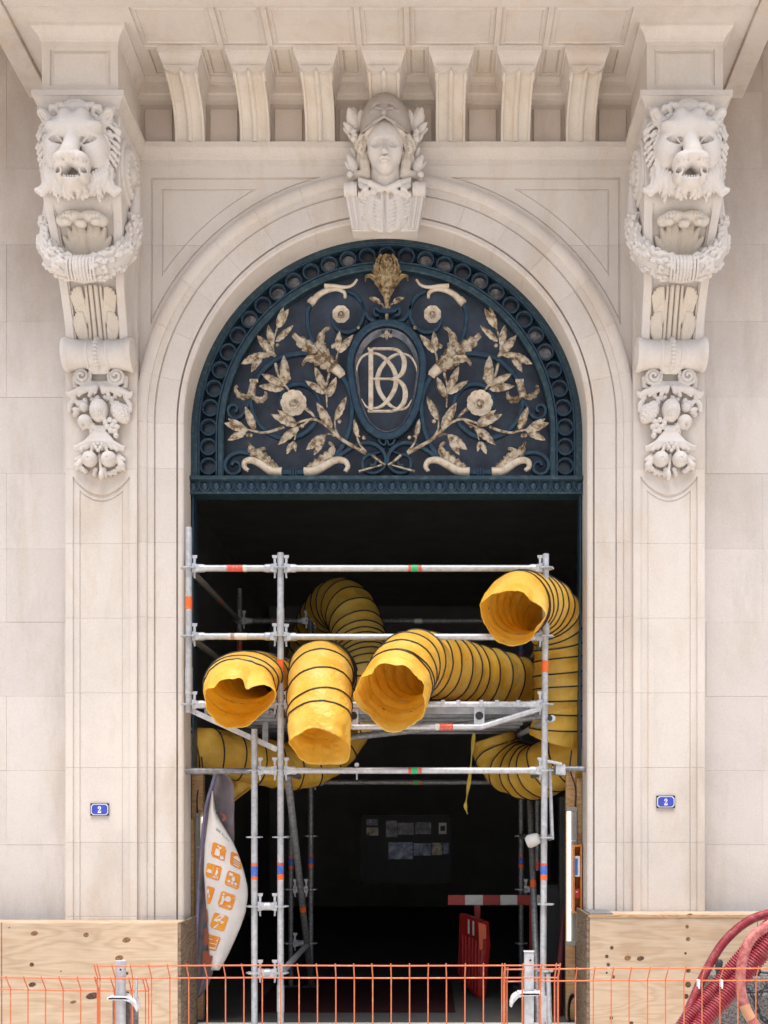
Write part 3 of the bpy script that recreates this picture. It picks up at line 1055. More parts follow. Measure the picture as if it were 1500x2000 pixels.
# ---------- goddess head on the keystone
def AZ(zx, zy, o):
    s = 0.965 / S / 6.895
    return ((zx - 630) * s + 0.003, o + 0.06, 6.526 + (760 - zy) * s - 0.58 * (o - 0.24))
sc = Sculpt((-0.27, -0.48, 6.12), (0.28, 0.06, 6.92), 0.0042)
hs_ = Sculpt((-0.27, -0.48, 6.12), (0.28, 0.06, 6.92), 0.005)
sc.ell(AZ(632, 720, .12), (.133, .165, .185), 0.02)
sc.ell(AZ(632, 890, .13), (.110, .125, .110), 0.03)
sc.ell(AZ(632, 1030, .175), (.052, .058, .048), 0.06)
for s in (-1, 1):
    x = lambda v: 632 + s * v
    sc.ell(AZ(x(120), 820, .175), (.055, .06, .06), 0.03)                      # cheek
    sc.chain([AZ(x(205), 660, .165), AZ(x(130), 610, .225), AZ(x(50), 625, .262)], [.014, .017, .014], 0.022)
    sc.ell(AZ(x(116), 668, .285), (.054, .070, .033), 0.010, sub=True)        # socket
    sc.ell(AZ(x(116), 674, .194), (.038, .040, .026), 0.002)                  # eyeball
    sc.chain([AZ(x(182), 684, .195), AZ(x(120), 644, .238), AZ(x(62), 676, .228)], [.005, .008, .005], 0.002)
    sc.chain([AZ(x(176), 692, .195), AZ(x(120), 710, .228), AZ(x(66), 690, .224)], [.004, .006, .004], 0.002)
    sc.ell(AZ(x(32), 818, .285), (.017, .022, .015), 0.010)                   # nostril wing
    sc.ell(AZ(x(17), 838, .306), (.006, .010, .006), 0.004, sub=True)
    sc.chain([AZ(x(72), 906, .250), AZ(x(28), 890, .256), AZ(632, 897, .257)], [.007, .012, .012], 0.006)
    sc.chain([AZ(x(66), 916, .248), AZ(x(28), 936, .252), AZ(632, 940, .253)], [.007, .012, .014], 0.006)
    sc.ell(AZ(x(262), 850, .06), (.030, .035, .045), 0.01)                    # ear
    # hair waves from the parting to the temples
    for i in range(6):
        dy = i * 17
        hs_.chain([AZ(x(8), 415 + dy * .35, .232 - i * .004), AZ(x(110), 450 + dy * .5, .238 - i * .008), AZ(x(215), 545 + dy * .45, .185 - i * .008), AZ(x(290 + (i % 2) * 14), 640 + dy * .5, .10)],
                 [.014, .021, .023, .020], 0.002)
    for (lx, ly, lo, lr) in ((300, 640, .11, .040), (345, 700, .09, .040), (310, 730, .12, .034), (360, 760, .08, .036), (325, 800, .10, .034), (275, 700, .12, .026), (345, 840, .07, .026), (390, 700, .06, .03)):
        hs_.ell(AZ(x(lx), ly, lo), lr, 0.004)
        hs_.chain([AZ(x(lx - 25), ly - 30, lo + lr * .75), AZ(x(lx + 10), ly, lo + lr * .95), AZ(x(lx + 5), ly + 40, lo + lr * .7)], [.009, .011, .008], 0.002, sub=True)
    # side tresses
    for q in range(2):
        hs_.chain([AZ(x(268 + q * 42), 850, .07), AZ(x(262 + q * 45), 960, .085), AZ(x(250 + q * 48), 1070, .085), AZ(x(240 + q * 52), 1150, .08), AZ(x(290 + q * 40), 1185, .06)], [.022, .026, .024, .02, .015], 0.006)
    hs_.chain([AZ(x(262), 1150, .08), AZ(x(330), 1120, .08), AZ(x(400), 1130, .06), AZ(x(470), 1180, .045), AZ(x(540), 1200, .03)], [.024, .026, .026, .026, .018], 0.01)
sc.chain([AZ(632, 600, .245), AZ(632, 700, .272), AZ(632, 806, .316)], [.015, .016, .021], 0.010)
sc.ell(AZ(632, 814, .312), (.022, .018, .016), 0.008)
sc.chain([AZ(560, 913, .262), AZ(632, 917, .277), AZ(704, 913, .262)], [.004, .006, .004], 0.002, sub=True)
sc.ell(AZ(632, 985, .268), (.05, .024, .013), 0.010, sub=True)
sc.chain([AZ(634, 1000, .03), AZ(634, 1180, .02), AZ(634, 1320, .0)], [.112, .116, .122], 0.02)
sc.F = np.maximum(sc.F, -1)
head = place("goddess_head", sc.mesh("goddess_head"), M['stone_carved'], bld, label="calm woman's face with parted wavy hair carved on the keystone")
hr_ = place("carved_hair", hs_.mesh("carved_hair"), M['stone_ochre'], head)
hr_.matrix_parent_inverse = Matrix.Identity(4)
sc = Sculpt((-0.30, -0.50, 6.45), (0.30, 0.10, 7.10), 0.0055)
sc.ell(AZ(632, 510, .07), (.190, .200, .245), 0.01)
sc.ell(AZ(632, 420, .14), (.150, .175, .170), 0.03)
for s in (-1, 1):
    x = lambda v: 632 + s * v
    sc.chain([AZ(x(0), 365, .335), AZ(x(130), 430, .305), AZ(x(260), 530, .19), AZ(x(330), 600, .09)], [.015, .016, .016, .015], 0.008)
    sc.chain([AZ(x(36), 235, .315), AZ(x(90), 165, .285), AZ(x(160), 195, .26), AZ(x(185), 275, .27), AZ(x(110), 238, .315), AZ(x(40), 250, .33)], [.009, .010, .010, .008, .008, .007], 0.005)
    sc.ell(AZ(x(110), 215, .30), (.036, .03, .020), 0.006, sub=True, rot=-12 * s)
    sc.chain([AZ(x(26), 140, .27), AZ(x(130), 120, .22), AZ(x(250), 230, .14), AZ(x(300), 340, .08)], [.010, .011, .011, .010], 0.006)
sc.chain([AZ(632, 110, .25), AZ(632, 230, .31), AZ(632, 300, .335)], [.012, .017, .020], 0.008)
sc.chain([AZ(632, 300, .33), AZ(632, 365, .34)], [.007, .006], 0.004)
# open underneath along a peaked brim
lo_z = AZ(0, 372, .30)[2]
xx = np.abs(sc.ax[0] - 0.004)[:, None, None]
yy_ = sc.ax[1][None, :, None]
brim = lo_z - xx * 0.62 + (yy_ + 0.36) * 0.58
sc.F = np.maximum(sc.F, ((brim - sc.ax[2][None, None, :]) * 0.8).astype(np.float32))
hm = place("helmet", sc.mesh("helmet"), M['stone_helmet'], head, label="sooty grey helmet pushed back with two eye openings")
LAUREL = leaf_mesh(1.0, 0.44, 0.10, 0.13, 0.0, 14, 0.06, 0.6).mesh("laurel_leaf", 50)
def laurel(parent, b, t, mat, wide=1.0, me=None, roll=0.0, name="laurel_leaf", flip=True, out=None):
    b, t = Vector(b), Vector(t)
    Mx = orient(b, t, roll) @ Matrix.Diagonal((wide, 1, 1, 1))
    o = place(name, me or LAUREL, mat, parent, matrix=Mx)
    if parent.type != 'EMPTY':
        o.matrix_parent_inverse = Matrix.Identity(4)
    return o
def A3(zx, zy, o):
    x, oo, z = AZ(zx, zy, o)
    return (x, -oo, z)
for (bx, by, tx, ty, ob, ot) in ((255, 540, 125, 205, .06, .10), (262, 540, 305, 235, .05, .10), (220, 540, 190, 190, .03, .04), (225, 570, 60, 410, .06, .10), (215, 590, 45, 480, .05, .05),
                                 (215, 690, 112, 560, .05, .08), (235, 1100, 118, 850, .07, .11), (215, 1100, 75, 945, .05, .08), (280, 1060, 262, 850, .04, .08), (225, 880, 160, 745, .04, .07), (250, 560, 100, 290, .02, .05)):
    for s in (-1, 1):
        bb = 632 - s * (632 - bx)
        tt = 632 - s * (632 - tx)
        laurel(head, A3(bb, by, ob), A3(tt, ty, ot), M['stone_carved'], 1.0 + 0.1 * random.random(), roll=random.uniform(-.25, .25))
bs = MB()
for s in (-1, 1):
    for (zx, zy) in ((205, 545), (215, 600), (150, 1130), (205, 640)):
        bs.ball(A3(632 - s * (632 - zx), zy, .10), .026)
o = bs.build("laurel_berry", M['stone_carved'], head)
o.matrix_parent_inverse = Matrix.Identity(4)
o["kind"] = "stuff"

# ---------- lion console (left one, then mirrored)
CXC = -549 / S
def wfac(h):
    return np.interp(h, [900, 940, 1000, 1060, 1128, 1300], [0.86, 0.86, 0.88, 0.94, 1.03, 1.03])
con = MB()
outer = [(1280, .585), (1235, .600), (1180, .590), (1140, .560), (1126, .545), (1090, .470), (1050, .410), (1015, .345), (980, .285), (950, .235), (925, .205), (905, .17)]
def outp(h):
    hs = [q[0] for q in outer][::-1]
    ps = [q[1] for q in outer][::-1]
    return float(np.interp(h, hs, ps))
hs = list(np.linspace(1280, 905, 40))
rows = []
for h in hs:
    hw = 69 / S * wfac(h)
    rec = 0.055 * float(np.clip((1118 - h) / 5, 0, 1))
    rw = 15 / S
    p = outp(h)
    z = wh(h)
    rows.append([(CXC - hw, 0.0, z), (CXC - hw, -p + .006, z), (CXC - hw + .006, -p, z), (CXC - hw + rw, -p, z), (CXC - hw + rw + .004, -p + rec * .4, z), (CXC - hw + rw + .010, -p + rec * .45, z), (CXC - hw + rw + .014, -p + rec, z),
                 (CXC + hw - rw - .014, -p + rec, z), (CXC + hw - rw - .010, -p + rec * .45, z), (CXC + hw - rw - .004, -p + rec * .4, z), (CXC + hw - rw, -p, z), (CXC + hw - .006, -p, z), (CXC + hw, -p + .006, z), (CXC + hw, 0.0, z)])
con.grid(rows)
con.f.append(tuple(len(hs) * 14 - 14 + i for i in range(14)))
console = con.build("lion_console", M['stone_carved'], bld, smooth=35, label="tall scrolled bracket with a carved lion mask and garland")
def sub(name, me_or_mb, mat, smooth=40):
    if isinstance(me_or_mb, MB):
        me = me_or_mb.mesh(name, smooth)
    else:
        me = me_or_mb
    o = place(name, me, mat, console)
    o.matrix_parent_inverse = Matrix.Identity(4)
    return o
# upper block above the ledge with a framed panel
up = MB()
x0, x1 = CXC - 69 / S, CXC + 69 / S
def rl_(i, y, a=1318, b=1412):
    return [(x0 + i / S, y, wh(a)), (x1 - i / S, y, wh(a)), (x1 - i / S, y, wh(b)), (x0 + i / S, y, wh(b))]
up = loft_loops([rl_(0, 0.1, 1316, 1440), rl_(0, -0.60, 1316, 1440), rl_(14, -0.60, 1332, 1398), rl_(15, -0.587, 1333, 1397), rl_(20, -0.594, 1338, 1392), rl_(23, -0.603, 1341, 1389)])
sub("upper_block", up, M['stone'], 20)
CAPP = [(-0.02, 1405), (0.004, 1406), (0.004, 1411), (0.010, 1412), (0.014, 1416), (0.028, 1421), (0.052, 1427), (0.056, 1428), (0.064, 1429), (0.064, 1438)]
sub("block_cap", sweep_plan([(-618, -0.13), (-618, 0.60), (-480, 0.60), (-480, -0.02)], CAPP), M['stone'], 30)
# side volute roundels
for s in (-1, 1):
    vol = MB()
    xs = CXC + s * 69 / S * 1.03
    vol.lathe([(0.001, -.02), (.235, -.02), (.235, .010), (.222, .022), (.205, .022), (.198, .010), (.180, .008), (.172, .030), (.158, .038), (.140, .034), (.120, .026), (.060, .034), (.05, .05), (.03, .058), (.001, .06)], (xs, -0.345, wh(1205)), (s, 0, 0), 44)
    for i in range(22):
        a = 2 * math.pi * i / 22
        vol.ball((xs + s * .032, -0.345 + .148 * math.cos(a), wh(1205) + .148 * math.sin(a)), (.016, .019, .019), 8, 6)
    sub("side_roundel", vol, M['stone_carved'], 45)

def LZ(zx, zy, o):
    s = 1.193e-3
    return (CXC + (zx - 430) * s, 0.590 + o * 0.76, 6.307 + (855 - zy) * s - 0.56 * (o * 0.76 - 0.09))
sc = Sculpt((CXC - .34, -1.02, wh(1090)), (CXC + .34, -.52, wh(1304)), 0.0060)
jr = random.Random(4)
sc.ell(LZ(430, 880, -.02), (.235, .10, .31), 0.02)
sc.ell(LZ(428, 790, .10), (.190, .15, .130), 0.03)
for s in (-1, 1):
    x = lambda v: 428 + s * v
    sc.ell(LZ(x(110), 890, .10), (.100, .11, .135), 0.03)
    sc.ell(LZ(x(48), 700, .165), (.058, .070, .075), 0.022)              # forehead lobes
    sc.ell(LZ(x(98), 756, .185), (.088, .062, .040), 0.014, rot=16 * s)  # brow
    sc.ell(LZ(x(90), 818, .235), (.060, .060, .028), 0.008, sub=True, rot=12 * s)
    sc.ell(LZ(x(86), 820, .165), (.036, .034, .027), 0.004)
    sc.chain([LZ(x(142), 806, .165), LZ(x(92), 800, .215), LZ(x(46), 846, .215)], [.007, .010, .008], .005)
    sc.chain([LZ(x(134), 836, .165), LZ(x(88), 849, .190), LZ(x(50), 856, .205)], [.006, .008, .007], .005)
    sc.chain([LZ(x(60), 768, .225), LZ(x(50), 830, .215)], [.006, .010], .008, sub=True)
    sc.ell(LZ(x(50), 948, .255), (.066, .085, .058), 0.02)               # muzzle pad
    sc.ell(LZ(x(68), 972, .235), (.046, .065, .044), 0.02)
    sc.ell(LZ(x(66), 1030, .21), (.040, .075, .055), 0.02)
    sc.ell(LZ(x(165), 705, .05), (.045, .03, .05), .015, rot=-45 * s)
    sc.chain([LZ(x(168), 700, .10), LZ(x(196), 660, .13), LZ(x(228), 622, .11)], [.044, .034, .005], .010)   # ear
    sc.ell(LZ(x(190), 676, .18), (.020, .04, .038), .006, sub=True, rot=-40 * s)
    for q in range(2):
        sc.chain([LZ(x(62 + q * 36), 652 + q * 8, .12), LZ(x(74 + q * 36), 618 + q * 10, .14), LZ(x(104 + q * 36), 616 + q * 14, .135), LZ(x(124 + q * 34), 650 + q * 14, .11)], [.016, .020, .020, .013], .005)
    # mane: locks leaving the face outline and turning down
    for row in range(3):
        for i in range(20):
            th = math.radians(28 + i * 6.4 + row * 3)
            ra, rb = 148 + row * 29, 150 + row * 26
            fx = ra * math.sin(th)
            fy = 800 - rb * math.cos(th) + max(0, i - 7) * 11
            ln = 50 - row * 4
            o_ = .118 - row * .030 - .001 * i + jr.uniform(-.008, .008)
            fx += jr.uniform(-9, 9)
            fy += jr.uniform(-9, 9)
            ln *= jr.uniform(.75, 1.25)
            dn = 12 + i * 2.0
            sc.chain([LZ(x(fx), fy, o_), LZ(x(fx + ln * .5), fy + dn * .3, o_ + .012), LZ(x(fx + ln * .85), fy + dn, o_), LZ(x(fx + ln * .8), fy + dn + 22, o_ - .022)], [.009, .0140, .013, .005], .003)
    # long beard locks
    for i in range(9):
        bx = 168 - i * 16
        y0_ = 960 + i * 12
        sc.chain([LZ(x(bx), y0_, .12 + i * .006), LZ(x(bx + 13), y0_ + 55, .115 + i * .004), LZ(x(bx + 1 + (i % 2) * 7), y0_ + 105, .10 + i * .003), LZ(x(bx + 10 - i * 3), min(1150, y0_ + 160), .075)], [.010, .0150, .015, .007], .003)
    sc.chain([LZ(x(182), 980, .08), LZ(x(178), 1050, .08), LZ(x(184), 1105, .07), LZ(x(212), 1132, .055), LZ(x(245), 1115, .05)], [.020, .024, .026, .024, .018], .005)
    sc.chain([LZ(x(202), 990, .06), LZ(x(196), 1050, .065), LZ(x(208), 1095, .06), LZ(x(236), 1102, .045)], [.014, .016, .016, .010], .004)
    sc.chain([LZ(x(12), 1085, .215), LZ(x(32), 1120, .18), LZ(x(12), 1160, .13)], [.020, .022, .010], .005)
    sc.chain([LZ(x(45), 1080, .20), LZ(x(62), 1120, .15), LZ(x(46), 1152, .11)], [.020, .022, .010], .005)
for i in range(9):
    a = math.radians(-56 + i * 14)
    sc.chain([LZ(428 + 20 * math.sin(a), 672, .15), LZ(428 + 55 * math.sin(a), 658 - 44 * math.cos(a), .155), LZ(428 + 80 * math.sin(a), 656 - 66 * math.cos(a), .135)], [.010, .015, .015], .004)
sc.chain([LZ(428, 775, .20), LZ(428, 850, .25), LZ(424, 900, .30)], [.044, .054, .064], .012)
sc.ell(LZ(426, 914, .335), (.064, .040, .024), .010)
for s in (-1, 1):
    sc.ell(LZ(428 + s * 28, 926, .365), (.014, .03, .010), 0.004, sub=True)
sc.chain([LZ(428, 690, .245), LZ(428, 760, .245)], [.006, .009], .01, sub=True)
sc.ell(LZ(430, 1072, .205), (.076, .085, .050), .015)
sc.ell(LZ(430, 1010, .30), (.068, .16, .036), .008, sub=True)
for s in (-1, 1):
    sc.ell(LZ(430 + s * 74, 998, .29), (.018, .06, .020), 0.006, sub=True)
    sc.cap(LZ(430 + s * 54, 988, .300), LZ(430 + s * 52, 1022, .295), .011, .003, .003)
    sc.cap(LZ(430 + s * 42, 1040, .275), LZ(430 + s * 42, 1015, .28), .010, .003, .003)
for i in range(5):
    sc.ell(LZ(400 + i * 15, 1033, .285), (.008, .009, .011), .003)
for i in range(3):
    for s in (-1, 1):
        sc.chain([LZ(428 + s * 46, 858 + i * 18, .245 + i * .016), LZ(428 + s * 20, 846 + i * 18, .30 + i * .016)], [.003, .004], .005, sub=True)
        sc.chain([LZ(428 + s * (44 + i * 22), 925 + i * 5, .345 - i * .015), LZ(428 + s * (66 + i * 18), 945 + i * 8, .345 - i * .03)], [.004, .005], .005, sub=True)
sub("lion_mask", sc.mesh("lion_mask"), M['stone_carved'])

# acanthus in the upper recess
def recess(h):
    return outp(h) - 0.052
sc = Sculpt((CXC - .27, -.66, wh(1012)), (CXC + .27, -.30, wh(1124)), 0.0055)
for s in (-1, 1):
    for i in range(6):
        a = math.radians(3 + i * 14)
        ln = 80 - i * 3
        bx, bh = s * 6, 1026
        pts = []
        for t in (0.1, .4, .7, 1.0):
            hx = bx + s * ln * math.sin(a) * t * .74
            hh = bh + ln * math.cos(a) * t * 1.05
            pts.append((CXC + hx / S, recess(hh) - .002 + .030 * t, wh(hh)))
        sc.chain(pts, [.016, .028, .034, .014], .008)
        sc.chain([(x_, y_ + .030 + .010 * q, z_) for q, (x_, y_, z_) in enumerate(pts)], [.003, .004, .005, .004], .004, sub=True)
    sc.ell((CXC + s * 17 / S, .555, wh(1100)), (.086, .050, .046), .012)
    sc.ell((CXC + s * 36 / S, .545, wh(1094)), (.046, .040, .042), .012)
    sc.ell((CXC + s * 27 / S, .570, wh(1088)), (.040, .032, .024), .012)
    sc.ell((CXC + s * 3 / S, .578, wh(1084)), (.030, .034, .026), .012)
    sc.ell((CXC + s * 17 / S, .62, wh(1084)), (.010, .02, .018), .005, sub=True)
    for i in range(7):
        xo = 3 + i * 6.5
        sc.chain([(CXC + s * xo / S, .585 - i * .004, wh(1115 - i)), (CXC + s * xo * .97 / S, .612 - i * .005, wh(1100)), (CXC + s * xo * .92 / S, .600 - i * .005, wh(1086))], [.002, .0035, .002], .003, sub=True)
    for q in range(2):
        sc.chain([(CXC + s * (4 + q * 9) / S, recess(1022) + .010, wh(1022)), (CXC + s * (4 + q * 8) / S, recess(1082) + .022, wh(1082))], [.012, .012], .003)
sub("upper_acanthus", sc.mesh("upper_acanthus"), M['stone_leaf'])
# acanthus in the lower recess
sc = Sculpt((CXC - .24, -.46, wh(908)), (CXC + .24, -.12, wh(1012)), 0.0055)
for s in (-1, 1):
    for (b0, hb, top) in ((22, 955, 1002), (24, 915, 962)):
        for i in range(5):
            a = -.10 + i * .24
            hx0, hh0 = s * (b0 + i * 2), hb - 6
            hx1, hh1 = s * (b0 + 8 + 26 * math.sin(a)), hb + (top - hb) * math.cos(a * .9)
            pts = []
            for t in (0, .5, 1):
                hh = hh0 + (hh1 - hh0) * t
                pts.append((CXC + (hx0 + (hx1 - hx0) * t) / S * .86, recess(hh) + .010 + .022 * t, wh(hh)))
            sc.chain(pts, [.012, .019, .011], .004)
            sc.chain([(x_, y_ + .018, z_) for x_, y_, z_ in pts], [.003, .005, .003], .003, sub=True)
    for xo, r in ((5, .016), (14, .012)):
        sc.chain([(CXC + s * xo / S, recess(912) + .012, wh(912)), (CXC + s * xo / S, recess(960) + .016, wh(960)), (CXC + s * xo / S, recess(1005) + .016, wh(1005))], [r, r, r], .004)
sub("lower_acanthus", sc.mesh("lower_acanthus"), M['stone_leaf'])
# lower scroll roll
rp = [(0.001, -.272), (.060, -.272), (.075, -.262), (.120, -.258), (.126, -.245), (.126, -.225), (.118, -.215), (.110, -.16), (.104, -.10), (.106, -.085), (.112, -.08), (.112, -.065), (.105, -.06), (.105, -.03), (.113, -.02), (.118, 0)]
rp = rp + [(r, -a) for r, a in reversed(rp[:-1])]
roll = MB().lathe(rp, (CXC, -0.135, wh(892)), (1, 0, 0), 40)
for i in range(26):
    a = 2 * math.pi * i / 26
    roll.ball((CXC, -0.135 + .114 * math.cos(a), wh(892) + .114 * math.sin(a)), (.020, .016, .016), 8, 6)
sub("lower_roll", roll, M['stone_carved'], 45)
# garland slung round the console
sc = Sculpt((CXC - .46, -.72, wh(965)), (CXC + .46, -.18, wh(1205)), 0.0062)
gp = [(-.315, .30, 1185), (-.318, .33, 1140), (-.312, .38, 1088), (-.262, .44, 1046), (-.15, .495, 1018), (0, .512, 1008), (.15, .495, 1018), (.262, .44, 1046), (.312, .38, 1088), (.318, .33, 1140), (.315, .30, 1185)]
gs = spline([(a, b, c / S) for a, b, c in gp], 6)
gr = np.interp(np.linspace(0, 1, len(gs)), [0, .10, .2, .35, .5, .65, .8, .9, 1], [.028, .036, .050, .076, .090, .076, .050, .036, .028])
sc.chain([(CXC + p.x, p.y, CZ + p.z) for p in gs], list(gr * .93), .01)
rr = random.Random(5)
for i in range(420):
    t = rr.uniform(.12, .88)
    if abs(t - .5) < .055:
        continue
    q = t * (len(gs) - 1)
    k = int(q)
    p = gs[k].lerp(gs[min(k + 1, len(gs) - 1)], q - k)
    d = (gs[min(k + 1, len(gs) - 1)] - gs[k]).normalized() * (1 if t < .5 else -1)
    r = float(np.interp(q, range(len(gs)), gr))
    a = rr.uniform(0, 2 * math.pi)
    nn = Vector((0, 1, 0)) - d * d.y
    nn.normalize()
    bb = d.cross(nn)
    off = nn * math.cos(a) + bb * math.sin(a)
    c = p + off * r
    if rr.random() < .16:
        sc.ell((CXC + c.x, c.y, CZ + c.z), .015, .003)
    else:
        e = c + d * .035 + off * .008
        f = c - d * .02 - off * .004
        sc.chain([(CXC + f.x, f.y, CZ + f.z), (CXC + c.x + off.x * .008, c.y + off.y * .008, CZ + c.z + off.z * .008), (CXC + e.x, e.y, CZ + e.z)], [.007, .015, .004], .002)
for i in range(9):
    xx_ = (-36 + i * 9) * .0021
    for a0 in range(-8, 9):
        pass
    pts = []
    for q in range(9):
        a = math.radians(-70 + q * 25)
        pts.append((CXC + xx_ * (1 + .25 * math.cos(a * .5)), .512 + .092 * math.cos(a), wh(1008) + .092 * math.sin(a)))
    sc.chain(pts, [.009] * 9, .004)
sub("garland", sc.mesh("garland"), M['stone_carved'])
# carved drop of fruit on the pilaster
def FZ(zx, zy, o):
    s = 1.146e-3
    return (CXC + (zx - 625) * s, 0.085 + o, CZ + (1600 - 400 - zy / 3.3333) / S * .982)
sc = Sculpt((CXC - .285, -.28, FZ(0, 1790, 0)[2]), (CXC + .285, -.06, FZ(0, 1020, 0)[2]), 0.0055)
for s in (-1, 1):
    x = lambda v: 625 + s * v
    pts, rs = [], []
    for i in range(30):
        a = i / 29 * 4.2 * math.pi
        r = 56 * (1 - i / 36)
        pts.append(FZ(x(113) + s * r * math.cos(a + 2.6), 1112 - r * math.sin(a + 2.6), .045 + i * .0012))
        rs.append(.013 - i * .0001)
    sc.chain(pts, rs, .003)
    sc.ell(FZ(x(113), 1112, .03), (.062, .03, .062), .006)
    sc.chain([FZ(x(170), 1110, .02), FZ(x(165), 1165, .02), FZ(x(115), 1195, .02)], [.016, .016, .012], .006)
    for i in range(4):
        sc.chain([FZ(x(8 + i * 10), 1090, .05), FZ(x(12 + i * 20), 1050, .07), FZ(x(14 + i * 22), 1035, .06)], [.010, .016, .012], .004)
    # leafy bell
    for i in range(6):
        sc.chain([FZ(x(10 + i * 12), 1150, .03), FZ(x(22 + i * 22), 1185 + i * 3, .055), FZ(x(26 + i * 36), 1215 + (i % 2) * 22 - i * 2, .055 - i * .003)], [.018, .020, .015], .006)
    sc.chain([FZ(x(150), 1210, .04), FZ(x(195), 1235, .04), FZ(x(215), 1215, .05)], [.02, .018, .010], .006)
    sc.chain([FZ(x(165), 1240, .03), FZ(x(195), 1290, .03), FZ(x(200), 1330, .03)], [.018, .02, .014], .006)
    # second bell
    for i in range(5):
        sc.chain([FZ(x(6 + i * 10), 1480, .03), FZ(x(12 + i * 18), 1540, .05), FZ(x(16 + i * 33), 1585 + (i % 2) * 14 - i * 3, .05)], [.016, .018, .014], .006)
    sc.chain([FZ(x(120), 1575, .04), FZ(x(152), 1585, .04), FZ(x(165), 1565, .05)], [.018, .016, .008], .006)
    sc.ell(FZ(x(62), 1650, .045), (.060, .065, .060), .004)
    sc.ell(FZ(x(62), 1655, .112), (.010, .014, .010), .006, sub=True)
    sc.chain([FZ(x(110), 1640, .02), FZ(x(145), 1690, .035), FZ(x(160), 1720, .02)], [.022, .026, .008], .006)
    sc.chain([FZ(x(120), 1620, .02), FZ(x(160), 1650, .03)], [.02, .012], .006)
    sc.chain([FZ(x(28), 1715, .03), FZ(x(40), 1750, .04)], [.020, .012], .004)
for (zx, zy, r) in ((620, 1330, (.070, .085, .088)), (530, 1405, (.055, .065, .055)), (523, 1310, (.036, .05, .036)), (476, 1335, (.027, .04, .027))):
    sc.ell(FZ(zx, zy, .035), r, .004)
for i in range(7):
    a = math.radians(-50 + i * 100 / 6)
    sc.chain([FZ(620 + 20 * math.sin(a), 1262, .10), FZ(620 + 62 * math.sin(a), 1330, .035 + .085 * math.cos(a) + .003), FZ(620 + 25 * math.sin(a), 1392, .085)], [.003, .004, .003], .004, sub=True)
sc.ell(FZ(525, 1432, .09), (.014, .03, .014), .006, sub=True)
fr_ = random.Random(3)
for i in range(46):
    a = fr_.uniform(0, 2 * math.pi)
    q = fr_.uniform(.55, 1.0)
    fx, fy = 625 + 165 * q * math.cos(a), 1345 + 120 * q * math.sin(a)
    a2 = a + fr_.uniform(-.7, .7)
    sc.chain([FZ(fx, fy, .0), FZ(fx + 22 * math.cos(a2), fy + 22 * math.sin(a2), .03), FZ(fx + 44 * math.cos(a2), fy + 44 * math.sin(a2), .015)], [.008, .019, .005], .003)
for i in range(18):
    a = fr_.uniform(-.3, math.pi + .3)
    fx, fy = 625 + 120 * math.cos(a), 1665 + 60 * math.sin(a)
    sc.chain([FZ(fx, fy, .0), FZ(fx + 20 * math.cos(a), fy + 20 * math.sin(a), .028), FZ(fx + 40 * math.cos(a), fy + 40 * math.sin(a), .01)], [.008, .018, .005], .003)
sc.ell(FZ(760, 1345, .035), (.062, .055, .092), .004, rot=38)
for i in range(7):
    for j in range(5):
        u, v = (j - 2) / 2.2 + (.2 if i % 2 else -.2) * .5, (i - 3) / 3.4
        if u * u + v * v > 1.0:
            continue
        dx_, dz_ = u * .056, v * .086
        cx_, cz_ = dx_ * math.cos(math.radians(38)) - dz_ * math.sin(math.radians(38)), dx_ * math.sin(math.radians(38)) + dz_ * math.cos(math.radians(38))
        sc.ell(FZ(760 + cx_ / 1.146e-3, 1345 - cz_ / 1.146e-3, .035 + .054 * math.sqrt(max(0, 1 - u * u * .9 - v * v * .9))), (.012, .010, .014), .002)
for (gx, gy) in ((665, 1412), (695, 1395), (728, 1405), (680, 1440), (712, 1432), (742, 1440), (700, 1465), (728, 1470), (735, 1498), (655, 1385)):
    sc.ell(FZ(gx, gy, .05), .021, .002)
for (gx, gy) in ((612, 1585), (640, 1585), (626, 1605), (600, 1565), (652, 1565), (626, 1560)):
    sc.ell(FZ(gx, gy, .085), .014, .002)
sc.chain([FZ(595, 1440, .03), FZ(660, 1440, .03)], [.02, .02], .004)
sc.chain([FZ(600, 1462, .035), FZ(655, 1462, .035)], [.015, .015], .004)
sc.ell(FZ(640, 1755, .05), (.022, .03, .038), .004)
sc.chain([FZ(625, 1620, .04), FZ(635, 1730, .045)], [.012, .010], .004)
sub("fruit_drop", sc.mesh("fruit_drop"), M['stone_carved'])
mirror_copy(console)
# ================================================================ IRON FANLIGHT
YG = 0.285
grl = thing("fanlight_grille", "dark blue wrought iron fanlight with gilded leaves, flowers and an interlaced letter monogram filling the arch", "fanlight grille")
grl["label"] = "dark blue wrought iron fanlight with gilded leaves, flowers and interlaced letters filling the arch"
def G(zx, zy, dy=0.0):
    p = W(360 + zx / 3.75, 460 + zy / 3.75, YG)
    return Vector((p.x, YG + dy, p.z))
GS = (D + YG) / D / S           # metres per photo pixel at the grille
GC = W(755.7, 848, YG)          # arch centre at the grille
GC.x = 0.0
def gpart(name, mb, mat, mir=False, smooth=40, label=None):
    o = mb.build(name, mat, grl, smooth=smooth, label=label)
    if mir:
        mirror_copy(o)
    return o
ZB = W(0, 931, YG).z            # top of the transom beam
def arch_path(R, n=64, off=0):
    pts = [Vector((-R, YG + off, ZB - .01))]
    for i in range(n + 1):
        a = math.pi * (1 - i / n)
        pts.append(Vector((R * math.cos(a), YG + off, GC.z + R * math.sin(a))))
    pts.append(Vector((R, YG + off, ZB - .01)))
    return pts
